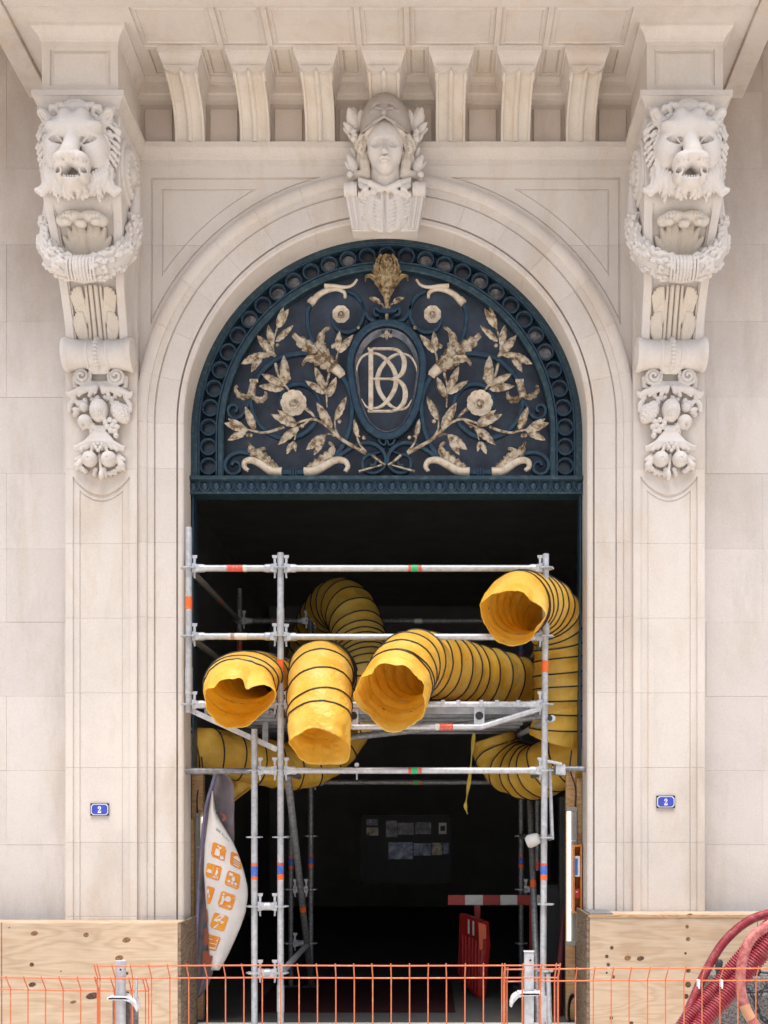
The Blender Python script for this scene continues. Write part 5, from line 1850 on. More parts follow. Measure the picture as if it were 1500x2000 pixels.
# wall ties: dark tubes wedged across the opening
tieL = pipe((-1.53, .06, Z_(1506, .06)), (X_(545, .06), .06, Z_(1506, .06)), RT, 'galv_dull', "wall_tie")
tieR = pipe((X_(1078, .06), .06, Z_(1502, .06)), (1.53, .06, Z_(1502, .06)), RT * .9, 'galv_dull', "wall_tie")
cl = MB()
cl.hexa([(X_(1085, YF), YF - .03, Z_(1512, YF)), (X_(1104, YF), YF - .03, Z_(1514, YF)), (X_(1103, YF), YF - .03, Z_(1493, YF)), (X_(1085, YF), YF - .03, Z_(1496, YF))], [(X_(1085, YF), YF + .16, Z_(1512, YF)), (X_(1104, YF), YF + .16, Z_(1514, YF)), (X_(1103, YF), YF + .16, Z_(1493, YF)), (X_(1085, YF), YF + .16, Z_(1496, YF))])
cl.tube([(X_(1068, YF), YF - .04, Z_(1487, YF)), (X_(1096, YF), YF - .03, Z_(1493, YF))], .012, 8)
scpart("tie_coupler", cl)
# lattice beam in front of the deck
zt_, zc_b = z3, Z_(1420, YF)
chord = [Vector((X_(568, YF), YF, z3 - .03)), Vector((X_(690, YF), YF, zc_b)), Vector((X_(815, YF), YF, zc_b)), Vector((X_(940, YF), YF, zc_b)), Vector((X_(1056, YF), YF, z3 - .03))]
lb_ = scpart("lattice_chord", MB().tube(chord, RT * .92, 12))
for px in (690, 936):
    pl = MB().box(X_(px - 10, YF), X_(px + 10, YF), YF - .006, YF + .006, zc_b, z3)
    o = scpart("lattice_plate", pl, smooth=0)
    hole = MB().lathe([(.001, 0), (.023, 0), (.023, .003), (.001, .003)], (X_(px, YF), YF - .0095, (zc_b + z3) / 2), (0, 1, 0), 20)
    hole.lathe([(.030, 0), (.030, .004), (.0235, .004), (.0235, 0)], (X_(px, YF), YF - .0105, (zc_b + z3) / 2), (0, 1, 0), 20, cap=False)
    scpart("plate_hole", hole, 'wire', o)
# cross tube ends and lower slanting tube
pipe((X_(1074, YF), YF - .16, Z_(1403, YF - .16)), (X_(1074, YF) - .12, YB, Z_(1400, YF)), RT, 'galv', "cross_tube")
scpart("tube_mouth", MB().lathe([(.001, 0), (.019, 0), (.019, .002), (.001, .002)], (X_(1074, YF - .16), YF - .165, Z_(1403, YF - .16)), (0, 1, 0), 18), 'wire')
pipe((X_(575, .5), .5, Z_(1452, .5)), (X_(1066, .15), .15, Z_(1398, .15)), RT * 1.1, 'galv_dull', "deck_brace")
# deck planks seen from below
def deck(x0, x1, y0, y1, n, z):
    w = (y1 - y0) / n
    for i in range(n):
        a, b = y0 + i * w + .006, y0 + (i + 1) * w - .006
        mb = MB()
        mb.box(x0, x1, a, a + .035, z - .06, z).box(x0, x1, b - .035, b, z - .06, z)
        m = max(3, int((x1 - x0) / .12))
        for k in range(m):
            xa = x0 + (x1 - x0) * k / m
            mb.box(xa + .006, xa + (x1 - x0) / m - .006, a + .0355, a + .0355 + (b - a - .071) * .47, z - .012, z - .002)
            mb.box(xa + .006, xa + (x1 - x0) / m - .006, b - .0355 - (b - a - .071) * .47, b - .0355, z - .012, z - .002)
            if k % 4 == 0:
                mb.box(xa - .012, xa + .004, a + .036, b - .036, z - .05, z - .013)
        scpart("deck_plank", mb, 'aluminium', smooth=0)
deck(xM + .10, xR - .08, YF + .10, YB - .10, 6, z3 - .002)
deck(xL + .10, xM - .10, YF + .10, YB - .10, 6, z3 - .002)
for px in (865, 895, 940, 970, 1012):
    x = X_(px, YF)
    scpart("deck_claw", MB().box(x - .014, x + .014, YF - .030, YF + .05, z3 - .02, z3 + .031), smooth=0)
# stickers
def hb(o, px, py, Y, segs):
    c = Vector((X_(px, Y), Y, Z_(py, Y)))
    for off, w, m in segs:
        band(o, c + Vector((off, 0, 0)), (1, 0, 0), w, m)
GRN = [(-.038, .020, 'tape_red'), (0, .052, 'tape_green'), (.040, .024, 'tape_red')]
hb(top_r, 810, 1110, YF, GRN)
hb(mid_r, 810, 1244, YF, GRN)
hb(low_r, 810, 1505, YF, GRN)
hb(bl, 812, 1528, YB, GRN)
hb(top_l, 459, 1110, YF, [(0, .12, 'tape_red'), (.075, .025, 'tape_white')])
hb(mid_l, 465, 1243, YF, [(0, .14, 'tape_white'), (-.04, .03, 'tape_red')])
hb(bk, 545, 1213, YB, [(0, .06, 'tape_red')])
hb(bk2, 817, 1213, YB, [(0, .07, 'tape_white')])
hb(lb_, 872, 1420, YF, [(0, .10, 'tape_red'), (-.07, .03, 'tape_white')])
def vb(o, px, py, Y, segs, r=RT):
    c = Vector((X_(px, Y), Y, Z_(py, Y)))
    for off, w, m in segs:
        band(o, c + Vector((0, 0, off)), (0, 0, 1), w, m, r)
vb(SL, 369, 1178, YF, [(0, .092, 'tape_orange')])
vb(SM, 548, 1300, YF, [(0, .092, 'tape_orange')])
vb(SR, 1064.5, 1302, YF, [(0, .086, 'tape_orange')], RT + .0008)
BL = [(.055, .022, 'tape_orange'), (0.005, .075, 'tape_blue'), (-.045, .024, 'tape_orange')]
BL2 = [(.055, .020, 'tape_red'), (0.012, .062, 'tape_blue'), (-.040, .040, 'tape_orange')]
vb(SI, 497, 1703, YF, BL)
vb(SM, 548, 1702, YF, BL2)
vb(SR, 1062, 1703, YF, BL2, RT + .0008)
vb(SB3, 568, 1685, YB + .02, BL)
vb(SB2, 607, 1683, YB, BL2)
vb(SB4, 1018, 1683, YB, BL2)
vb(SB1, 468, 1262, YB, [(0, .08, 'tape_red')])
vb(SB4, 1018, 1268, YB, [(.045, .02, 'tape_red'), (0, .06, 'tape_blue'), (-.045, .02, 'tape_red')])
vb(SB5, 1050, 1690, YB - .25, [(0, .08, 'tape_red')])
def db(o, a, b, t, w, m, r):
    a, b = Vector(a), Vector(b)
    band(o, a.lerp(b, t), b - a, w, m, r)
db(b1, (X_(560, YF), YF + .05, Z_(1512, YF)), (X_(610, YB), YB - .06, Z_(1925, YB)), .575, .07, 'tape_orange', RT * 1.15)
db(b2, (X_(1034, 1.6), 1.6, Z_(1535, 1.6)), (X_(1052, .3), .3, Z_(2010, .3)), .44, .07, 'tape_orange', RT * 1.1)
db(b4, (X_(530, YF), YF + .05, Z_(2030, YF)), (X_(603, 1.8), 1.8, Z_(1945, 1.8)), .65, .05, 'tape_red', RT)
db(tl1, (xL, YF, z1), (xB1, YB, z1), .55, .05, 'tape_red', RT)
db(tl2, (xL, YF, z2), (xB1, YB, z2), .5, .05, 'tape_red', RT)
# base plates
for x, y in ((xM, YF), (xI, YF), (X_(1060, YF), YF), (xB2, YB), (xB3, YB + .02), (xB4, YB)):
    scpart("base_plate", MB().box(x - .075, x + .075, y - .075, y + .075, .001, .012).tube([(x, y, .012), (x, y, .10)], .019, 10), 'galv_dull', smooth=30)
# pale plastic cup slipped over a coupler
cup = MB().lathe([(.001, -.055), (.040, -.052), (.052, -.03), (.050, .01), (.040, .05), (.03, .055), (.001, .055)], (X_(1041, .2), .2, Z_(1641, .2)), (.9, -.2, .35), 18)
scpart("coupler_cover", cup, 'white_card')
pipe((X_(1018, YB), YB, Z_(1633, YB)), (X_(1075, YF), YF + .03, Z_(1636, YF)), RT * .95, 'galv_dull', "transom")
bolt = MB().tube([(X_(697, YF), YF, z4 - .07), (X_(697, YF), YF, z4 + .06)], .006, 8).box(X_(693, YF), X_(701, YF), YF - .02, YF + .02, z4 + .03, z4 + .055)
scpart("hook_bolt", bolt)

# ================================================================ YELLOW VENTILATION DUCTS
def duct(label, pts, R, mouth=None, pitch=0.125, seed=1, tail=None, amp=0.012, squash=None, group="yellow ventilation ducts in the doorway", bunch=None):
    root = thing("ventilation_duct", label, "ventilation duct", tuple(pts[0]), group)
    path = spline([Vector(p) for p in pts], 14)
    path, L = resample(path, 0.0125)
    T, N, B = frames(path)
    n = len(path)
    na = 72
    rs = np.random.default_rng(seed)
    ph = rs.uniform(0, 6.28, 12)
    cuff = mouth['cuff'] if mouth else 0.0
    off = Vector((seed * 3.1, seed * 1.7, 0))
    # arc length to hoop phase; hoops may bunch up along the duct
    def dens(t):
        return 1.0 if not bunch else 1 + bunch[2] * math.exp(-((t - bunch[0]) / bunch[1]) ** 2)
    cum = [0.0]
    for i in range(1, n):
        cum.append(cum[-1] + L / (n - 1) * dens(i / (n - 1)) / pitch)
    a_up = math.atan2(B[0].z, N[0].z)
    def rad(i, a):
        s = L * i / (n - 1)
        r = R if not isinstance(R, (list, tuple)) else float(np.interp(i / (n - 1), np.linspace(0, 1, len(R)), R))
        c = max(0.0, (s_c - s) / cuff) if (mouth and cuff > 0 and s < s_c) else 0.0
        hp = (cum[i] - a / (2 * math.pi)) % 1.0
        belly = math.sin(math.pi * hp)
        m = 1 - 0.045 * belly * (1 - c)
        m += amp * 1.3 * math.sin(3 * a + ph[0] + s * 5) * .5 + amp * math.sin(5 * a + ph[1] - s * 11) * .4
        q = Vector((math.cos(a) * 1.3, math.sin(a) * 1.3, s * 6.0)) + off
        w = noise.noise(q * 2.2) * 1.0 + abs(noise.noise(q * 4.6)) * -0.9 + noise.noise(q * 9) * .35
        m += w * (amp * 1.9) * (0.35 + .65 * belly + 1.2 * c)
        if c > 0:
            for k, am, p_ in mouth['waves']:
                m += am * c ** 1.3 * math.cos(k * a + p_)
            m *= 1 + mouth.get('flare', 0) * c
            for (a0, wid, dep) in mouth.get('dents', ()):
                da = (a - a_up - a0 + math.pi) % (2 * math.pi) - math.pi
                m -= dep * c ** 1.2 * math.exp(-(da / wid) ** 2)
        return r * m
    s_c = cuff
    def pt(i, a, extra=0.0):
        r = rad(i, a) + extra
        x, y = math.cos(a), math.sin(a)
        sx = sy = 1.0
        if squash:
            f_ = min(1.0, (L * i / (n - 1)) / .5)
            sx, sy = 1 + (squash[0] - 1) * f_, 1 + (squash[1] - 1) * f_
        v = N[i] * (x * r * sx) + B[i] * (y * r * sy)
        p = path[i] + v
        if mouth and cuff > 0 and L * i / (n - 1) < cuff:
            c = (cuff - L * i / (n - 1)) / cuff
            ov = mouth.get('over', 0)
            up_ = 0.5 + .5 * math.cos(a - a_up - mouth.get('over_a', 0))
            p = p - T[i] * (ov * c * up_)
            p = p - Vector((0, 0, mouth.get('droop', 0) * c ** 1.5 * up_ ** 1.5))
            p = p - T[i] * (.02 * c * math.sin(4 * a + ph[3]))
        return p
    rows = [[pt(i, 2 * math.pi * j / na) for j in range(na)] for i in range(n)]
    mb = MB().grid(rows, close_u=True)
    sl = mb.build("duct_sleeve", M['duct'], root, smooth=80)
    sm = sl.modifiers.new("thickness", 'SOLIDIFY')
    sm.thickness = 0.004
    sm.offset = -1
    # black wire hoop helix
    hp = []
    i0 = 0
    if mouth:
        while i0 < n and L * i0 / (n - 1) < cuff * .92:
            i0 += 1
    tot = cum[-1] - cum[i0]
    steps = max(12, int(tot * 40))
    for q in range(steps + 1):
        cv = cum[i0] + tot * q / steps
        i = int(np.clip(np.searchsorted(cum, cv), 0, n - 1))
        j = max(0, i - 1)
        f = 0 if i == j else (cv - cum[j]) / max(1e-9, cum[i] - cum[j])
        a = 2 * math.pi * cv
        hp.append(pt(j, a, .003).lerp(pt(i, a, .003), f))
    wb = MB()
    if mouth:
        wb.tube([pt(i0, 2 * math.pi * q / 48, .003) for q in range(48)], 0.0064, 6, closed=True)
    wb.tube(hp, 0.0064, 6)
    wb.build("wire_helix", M['wire'], root, smooth=60)
    return root
duct("yellow duct whose folded mouth hangs at the left end of the deck", [W(464, 1360, -.62), W(466, 1350, -.48), W(471, 1333, -.30), W(481, 1320, -.12), W(502, 1320, .14), W(535, 1325, .75), W(560, 1325, 1.3), W(570, 1330, 1.7)], [.255, .25, .245, .245],
     dict(cuff=.26, waves=((2, .03, .6), (3, .07, 1.0), (5, .04, .4)), flare=-.04, over=.07, over_a=-.3, droop=.07, dents=((.5, .28, .36), (-.9, .3, .16), (2.6, .4, .12), (-2.2, .3, .12))), seed=3, amp=.016, pitch=.19, squash=(1.08, .74))
duct("yellow duct in the middle drooping its open mouth down over the deck edge", [W(626, 1452, -.58), W(625, 1415, -.52), W(624, 1372, -.40), W(625, 1335, -.25), W(627, 1314, -.06), W(632, 1312, .35), W(640, 1318, .9), W(650, 1330, 1.5)], [.232, .24, .245, .25, .25],
     dict(cuff=.20, waves=((2, .04, 1.3), (3, .05, .3), (5, .03, 0)), flare=-.03, over=.03, over_a=2.6, droop=.04, dents=((.9, .5, .16), (-2.0, .3, .08))), seed=8, amp=.015, pitch=.185)
duct("yellow duct arching up high behind the middle rail and coming down again", [W(596, 1400, 2.9), W(602, 1340, 2.9), W(612, 1270, 2.8), W(632, 1212, 2.45), W(662, 1180, 2.0), W(690, 1205, 1.62), W(706, 1272, 1.35), W(716, 1330, 1.15), W(700, 1380, 1.05), W(672, 1395, 1.0)], [.25, .25, .25, .245, .24, .24, .235],
     None, seed=12, amp=.016, bunch=(.80, .08, 1.8), pitch=.165)
duct("yellow duct lying along the deck, its wide mouth just right of the door's centre", [W(766, 1357, -.62), W(774, 1342, -.49), W(786, 1316, -.31), W(802, 1298, -.12), W(830, 1298, .10), W(870, 1306, .34), W(910, 1316, .60), W(970, 1328, .85), W(1030, 1345, 1.1), W(1075, 1360, 1.4)], [.262, .26, .25, .248, .248, .245, .235, .22],
     dict(cuff=.22, waves=((2, .03, .2), (3, .045, 2.0), (5, .03, 1)), flare=.02, over=.02, over_a=.2, droop=.02, dents=((.9, .30, .16), (-.6, .25, .10))), seed=17, amp=.015, pitch=.15, squash=(1.04, .94))
duct("yellow duct at upper right with dark brown open mouth, dropping beside the right post", [W(1001, 1188, -.40), W(1012, 1180, -.20), W(1036, 1176, .04), W(1072, 1194, .34), W(1094, 1245, .50), W(1098, 1310, .55), W(1096, 1375, .58), W(1090, 1425, .60), W(1085, 1445, .62)], [.25, .24, .235, .235, .232, .232, .23],
     dict(cuff=.22, waves=((2, .08, 2.6), (3, .04, 1), (5, .035, .5)), flare=0.02, over=.06, over_a=.2, droop=.13, dents=((.9, .4, .12), (-2.4, .4, .10))), seed=23, amp=.013, pitch=.115)
duct("yellow duct bent under the deck at lower right against the jamb", [W(962, 1440, 1.55), W(972, 1470, 1.55), W(1000, 1500, 1.45), W(1045, 1508, 1.2), W(1090, 1490, .95), W(1135, 1478, .80), W(1175, 1475, .75)], [.20, .235, .24, .24, .235, .225],
     None, seed=31, amp=.022, pitch=.20, bunch=(.45, .12, .8))
duct("yellow duct running low under the deck from the left jamb", [W(352, 1466, .62), W(395, 1466, .70), W(450, 1474, .85), W(510, 1488, 1.05), W(575, 1498, 1.3), W(630, 1482, 1.5), W(668, 1445, 1.65), W(690, 1405, 1.75)], [.195, .20, .21, .21, .20, .20],
     None, seed=37, amp=.020, pitch=.19)
fl = MB()
rows = []
for i in range(9):
    t = i / 8
    a, b = W(430 + 12 * t, 1512 + 66 * t, .92 + .05 * math.sin(t * 4)), W(518 - 70 * t, 1518 + 56 * t, 1.02 - .06 * t)
    rows.append([a.lerp(b, j / 6) + Vector((0, .035 * math.sin(j * 1.3 + t * 3), 0)) for j in range(7)])
fl.grid(rows)
o = fl.build("duct_flap", M['duct'], None, smooth=60)
tag(o, "loose yellow triangular flap of duct fabric hanging beside the flag top", "duct flap")
m_ = o.modifiers.new("thickness", 'SOLIDIFY')
m_.thickness = .004
# thin yellow strap hanging from the deck
st = spline([W(926, 1432, .9), W(922, 1470, .9), W(917, 1520, .9), W(911, 1560, .9), W(909, 1575, .9), W(913, 1590, .9)], 6)
rows = []
for i, p in enumerate(st):
    w = .010 + .006 * math.sin(i * .6)
    rows.append([p + Vector((-w, .004 * math.sin(i), 0)), p + Vector((w, -.004 * math.sin(i * .7), 0))])
mb = MB().grid(rows)
mb.grid([[a + Vector((0, .003, 0)), b + Vector((0, .003, 0))] for a, b in rows])
tag(mb.build("yellow_strap", M['strap'], None, smooth=60), "thin yellow strap dangling under the deck right of centre", "strap")
# ================================================================ HOARDING
def knots(parent, items, Y, axis='y'):
    for (px, py, r, e, mat) in items:
        k = (D + Y) / D / S
        c = W(px, py, Y)
        r *= .62
        mb = MB().lathe([(0.001, -.0006), (r * k * .8, -.0006), (r * k, 0.0), (r * k, .002)], (0, 0, 0), (0, 1, 0), 16)
        mb.v = [(x * 1.35 * e, y, z / e) for x, y, z in mb.v]
        mb.v = [(x * math.cos(.2) - z * math.sin(.2), y, z * math.cos(.2) + x * math.sin(.2)) for x, y, z in mb.v]
        o = mb.build("knot", M[mat], parent, smooth=0)
        o.location = c
        o.matrix_parent_inverse = Matrix.Translation(-parent.location)
YP = -0.36
hl = thing("plywood_hoarding", "knotty plywood hoarding boxing in the foot of the left jamb and wall", "hoarding", (-2.2, YP, 0))
zt = W(0, 1803, YP).z
xr = X_(347, YP)
MB().box(X_(4, YP), xr, YP, YP + .018, 0, zt).build("plywood_panel", M['ply'], hl, smooth=0, bevel=0.002)
MB().box(-4.6, X_(2.5, YP), YP - .003, YP + .016, 0, zt + .006).build("plywood_panel", M['ply'], hl, smooth=0, bevel=0.002)
MB().box(xr + .001, xr + .022, YP + .004, .236, 0, zt + .004).build("side_board", M['ply_dirty'], hl, smooth=0, bevel=0.002)
MB().box(-4.6, xr, YP + .019, PF - .003, zt - .022, zt).build("top_board", M['ply'], hl, smooth=0)
knots(hl, [(67, 1823, 8, 1.1, 'knot_light'), (168, 1826, 7, .95, 'knot_light'), (247, 1836, 9, 1.1, 'knot_light'), (233, 1871, 9, 1.1, 'knot_light'), (62, 1884, 6, .9, 'knot'), (63, 1923, 8, 1.1, 'knot'), (248, 1901, 4, .8, 'knot'),
           (181, 1945, 13, 1.25, 'knot'), (143, 1957, 6, 1.3, 'knot_light'), (247, 1940, 6, 1.2, 'knot'), (119, 1897, 2, 1, 'knot'), (18, 1812, 2, 1, 'knot'), (1, 1887, 3, 1, 'knot')], YP - .0005)
hr = thing("plywood_hoarding", "plywood hoarding with dark bolt holes behind the red hoses on the right", "hoarding", (2.2, YP, 0))
zr = W(0, 1786, YP).z
xl = X_(1152, YP)
MB().box(xl, X_(1479, YP), YP, YP + .018, 0, zr).build("plywood_panel", M['ply'], hr, smooth=0, bevel=0.002)
MB().box(X_(1480, YP), 4.8, YP - .003, YP + .016, 0, zr - .01).build("plywood_panel", M['ply'], hr, smooth=0, bevel=0.002)
MB().box(xl - .022, xl - .001, YP + .004, .236, 0, zr + .004).build("side_board", M['ply_dirty'], hr, smooth=0, bevel=0.002)
MB().box(xl, 4.8, YP + .019, PF - .003, zr - .022, zr).build("top_board", M['ply'], hr, smooth=0)
MB().box(xl - .01, X_(1478, YP), YP - .006, YP - .001, zr - .022, zr - .004).build("edge_batten", M['timber'], hr, smooth=0)
MB().box(xl, X_(1197, YP), YP + .0, -.04, zr + .001, zr + .010).build("bent_flashing", M['galv_dull'], hr, smooth=0)
knots(hr, [(1195, 1851, 5, .85, 'knot'), (1185, 1868, 5, .85, 'knot'), (1188, 1884, 5, .85, 'knot'), (1185, 1900, 3, .85, 'knot'), (1198, 1908, 4.5, .85, 'knot'), (1226, 1871, 8, 1, 'knot_light'), (1251, 1872, 8, 1.1, 'knot'),
           (1347, 1788, 7, 1.1, 'knot_light'), (1342, 1810, 5, .85, 'knot_light'), (1344, 1834, 6, .9, 'knot_light'), (1339, 1862, 3.5, .85, 'knot'), (1344, 1895, 7, .85, 'knot'), (1344, 1923, 8, .85, 'knot'), (1340, 1946, 7, .85, 'knot'), (1194, 1988, 5, .85, 'knot'), (1233, 1998, 5, 1, 'knot')], YP - .0005)

# ================================================================ HOUSE NUMBER PLATES
TWO = [(-.28, .62), (-.46, .48), (-.50, .30), (-.40, .14), (-.22, .12), (-.10, .24), (-.12, .40), (-.20, .48), (-.06, .56), (.06, .50), (.10, .34), (.06, .16), (-.10, -.06), (-.34, -.30), (-.54, -.62), (-.52, -.78), (.50, -.78), (.52, -.28), (.36, -.26), (.24, -.44), (.06, -.48), (-.16, -.46), (-.02, -.30), (.28, -.06), (.46, .18), (.48, .38), (.36, .58), (.14, .70), (-.08, .72)]
def plate(px, py, label):
    c = W(px, py, PF)
    w, h = 18 / S, 12 / S
    r = thing("house_number_plate", label, "house number", (c.x, PF, c.z), "blue house number plates")
    y = PF
    def part(name, poly, y0, y1, mat):
        o = MB().prism(poly, y0, y1).build(name, M[mat], r, smooth=0)
        o.location = (c.x, 0, c.z)
    part("plate_base", [(-w, -h), (w, -h), (w, h), (-w, h)], y - .006, y - .0005, 'plate_dark')
    def oct_(w, h, q):
        return [(-w + q, -h), (w - q, -h), (w, -h + q), (w, h - q), (w - q, h), (-w + q, h), (-w, h - q), (-w, -h + q)]
    part("white_border", oct_(w * .93, h * .90, h * .34), y - .0075, y - .006, 'plate_white')
    part("blue_field", oct_(w * .84, h * .77, h * .30), y - .009, y - .0075, 'plate_blue')
    part("number", [(x * .58 * h * .92, z * .74 * h) for x, z in TWO], y - .0105, y - .009, 'plate_white')
plate(195, 1581, "blue enamel number 2 plate on the left pilaster")
plate(1300, 1566, "blue enamel number 2 plate on the right pilaster")

# ================================================================ TIMBER POSTS, LAMPS, BOX
pl_ = MB().box(X_(374, .42), X_(396, .42), .42, .50, 0, W(0, 1508, .42).z)
tag(pl_.build("timber_post", M['timber'], None, smooth=0, bevel=0.003), "pine post standing inside the left jamb behind the flag", "timber post", "pine posts inside the jambs")
tag(MB().box(X_(1106, .42), X_(1124, .42), .42, .50, 0, W(0, 1508, .42).z).build("timber_post", M['timber'], None, smooth=0, bevel=0.003), "pine post behind the lit tube lamp on the right", "timber post", "pine posts inside the jambs")
tag(MB().box(X_(1127, .36), X_(1137, .36), .36, .41, 0, W(0, 1520, .36).z).build("timber_batten", M['timber'], None, smooth=0, bevel=0.003), "narrow pine batten fixed to the right jamb behind the orange box", "batten")
tag(MB().box(X_(371, .34), X_(377, .34), .34, .38, 0, W(0, 1600, .34).z).build("timber_batten", M['timber'], None, smooth=0, bevel=0.003), "narrow pine batten along the left jamb", "batten")
def lamp(px, py0, py1, Y, label, side):
    c0, c1 = W(px, py1, Y), W(px, py0, Y)
    r = thing("tube_lamp", label, "tube lamp", tuple(c0), "lit fluorescent tubes on the posts")
    xx = c0.x
    MB().tube([(xx, Y, c0.z + .03), (xx, Y, c1.z - .03)], .015, 16).build("lit_tube", M['tube_lit'], r)
    MB().box(xx + side * .022 - .0, xx + side * .022 + side * .04, Y - .02, Y + .03, c0.z, c1.z).build("housing", M['lamp_body'], r, smooth=0, bevel=.003)
    for z in (c0.z, c1.z - .035):
        MB().box(min(xx - .024, xx + side * .066), max(xx - .024, xx + side * .066), Y - .025, Y + .025, z, z + .035).build("end_cap", M['lamp_body'], r, smooth=0, bevel=.004)
    for t in (.25, .5, .75):
        z = c0.z + (c1.z - c0.z) * t
        MB().box(min(xx + side * .016, xx + side * .05), max(xx + side * .016, xx + side * .05), Y - .023, Y + .02, z, z + .012).build("clip", M['galv'], r, smooth=0)
    cab = spline([(xx + side * .05, Y, c1.z - .01), (xx + side * .055, Y + .02, c1.z + .15), (xx + side * .015, Y + .04, c1.z + .30), (xx + side * .03, Y + .06, c1.z + .45)], 6)
    MB().tube(cab, .006, 7).build("cable", M['wire'], r)
lamp(1111, 1576, 1846, .34, "bright fluorescent tube lamp upright on the right post", 1)
lamp(398, 1588, 1860, .40, "lit tube lamp mostly hidden behind the white flag", -1)
bx = thing("wall_box", "shallow orange plywood box with a blue card, mounted beside the right lamp", "wall box", tuple(W(1126, 1785, .22)))
x0, x1, y0, y1 = X_(1119, .24), X_(1135, .24), .20, .31
z0, z1 = W(0, 1783, .24).z, W(0, 1650, .24).z
for nm, a in (("side", (x0, x0 + .008, y0, y1, z0, z1)), ("side", (x1 - .012, x1, y0 - .01, y1, z0 - .02, z1 + .004)), ("end", (x0 + .0085, x1 - .0125, y0, y1, z0, z0 + .014)), ("end", (x0 + .0085, x1 - .0125, y0, y1, z1 - .014, z1)), ("back", (x0 + .0085, x1 - .0125, y1 - .01, y1 - .001, z0 + .0145, z1 - .0145))):
    MB().box(*a).build(nm, M['fire_box'], bx, smooth=0)
zz0, zz1 = W(0, 1712, .2).z, W(0, 1672, .2).z
MB().box(x0 + .012, x1 - .016, y0 - .012, y0 + .03, zz0, zz1).build("white_card", M['white_card'], bx, smooth=0)
MB().box(x0 + .006, x0 + .030, y0 - .0155, y0 - .0125, zz0 + .012, zz1 - .018).build("blue_card", M['blue_card'], bx, smooth=0)
MB().box(x0 + .010, x1 - .016, y0 + .004, y0 + .03, W(0, 1754, .2).z, W(0, 1736, .2).z).build("red_case", M['red_plastic'], bx, smooth=0)
MB().box(x0 + .018, x0 + .03, y0 + .001, y0 + .0035, W(0, 1743, .2).z, W(0, 1741, .2).z).build("case_label", M['white_card'], bx, smooth=0)

# ================================================================ FLAG
YFl = 0.18
flag = thing("feather_flag", "twisted white and violet feather flag printed with orange pictograms", "flag", tuple(W(382, 1960, YFl)))
LEFT = [(1500, 420), (1520, 418), (1560, 406), (1590, 400), (1640, 395), (1700, 391), (1760, 387), (1820, 384), (1880, 382), (1940, 381)]
FOLD = [(1545, 414), (1580, 409), (1620, 404), (1650, 400), (1700, 398), (1760, 402), (1800, 405), (1840, 407), (1866, 408), (1895, 412)]
RIGHT = [(1545, 416), (1580, 420), (1600, 428), (1620, 440), (1645, 455), (1670, 466), (1700, 476), (1730, 483), (1750, 484), (1780, 480), (1810, 470), (1840, 457), (1870, 443), (1895, 428)]
def ip(tab, y):
    return float(np.interp(y, [a for a, b in tab], [b for a, b in tab]))
def yfront(px, py):
    l, r = ip(FOLD, py), ip(RIGHT, py)
    u = (px - l) / max(1, r - l)
    return YFl - .055 * math.sin(math.pi * min(1, max(0, u)) * .85) - .02 * math.sin((py - 1545) / 110) + .03 * u
def fpt(px, py, off=0.0):
    y = yfront(px, py)
    p = W(px, py, y)
    d = (cam.location - p).normalized()
    return p + d * off
rows = []
for i in range(50):
    y = 1545 + 350 * i / 49
    l, r = ip(FOLD, y), ip(RIGHT, y)
    rows.append([fpt(l + (r - l) * j / 16, y) for j in range(17)])
fr = MB().grid(rows).build("flag_front", M['banner'], flag, smooth=80, recalc=False)
m_ = fr.modifiers.new("thickness", 'SOLIDIFY')
m_.thickness = .0015
m_.offset = 1 if False else -1
rows = []
BR = [(1508, 432), (1516, 448), (1530, 456), (1560, 458), (1600, 457), (1640, 458), (1650, 456), (1680, 440), (1740, 425), (1800, 420), (1860, 418), (1900, 416), (1930, 405), (1945, 392), (1952, 384)]
for i in range(50):
    y = 1508 + 444 * i / 49
    l, r = ip(LEFT, y), ip(BR, y)
    rows.append([W(l + (r - l) * j / 12, y, YFl + .045 + .025 * math.sin(j * .7 + y * .01) + .03 * j / 12) for j in range(13)])
MB().grid(rows).build("flag_reverse", M['banner_back'], flag, smooth=80)
MB().tube(spline([W(a, b, YFl + .035) for b, a in LEFT] + [W(383, 2015, YFl + .035)], 5), .013, 10).build("pole_sleeve", M['pole_violet'], flag)
MB().tube([W(383, 1950, YFl + .03), W(385, 2016, YFl + .03)], .007, 8).build("flag_pole", M['wire'], flag)
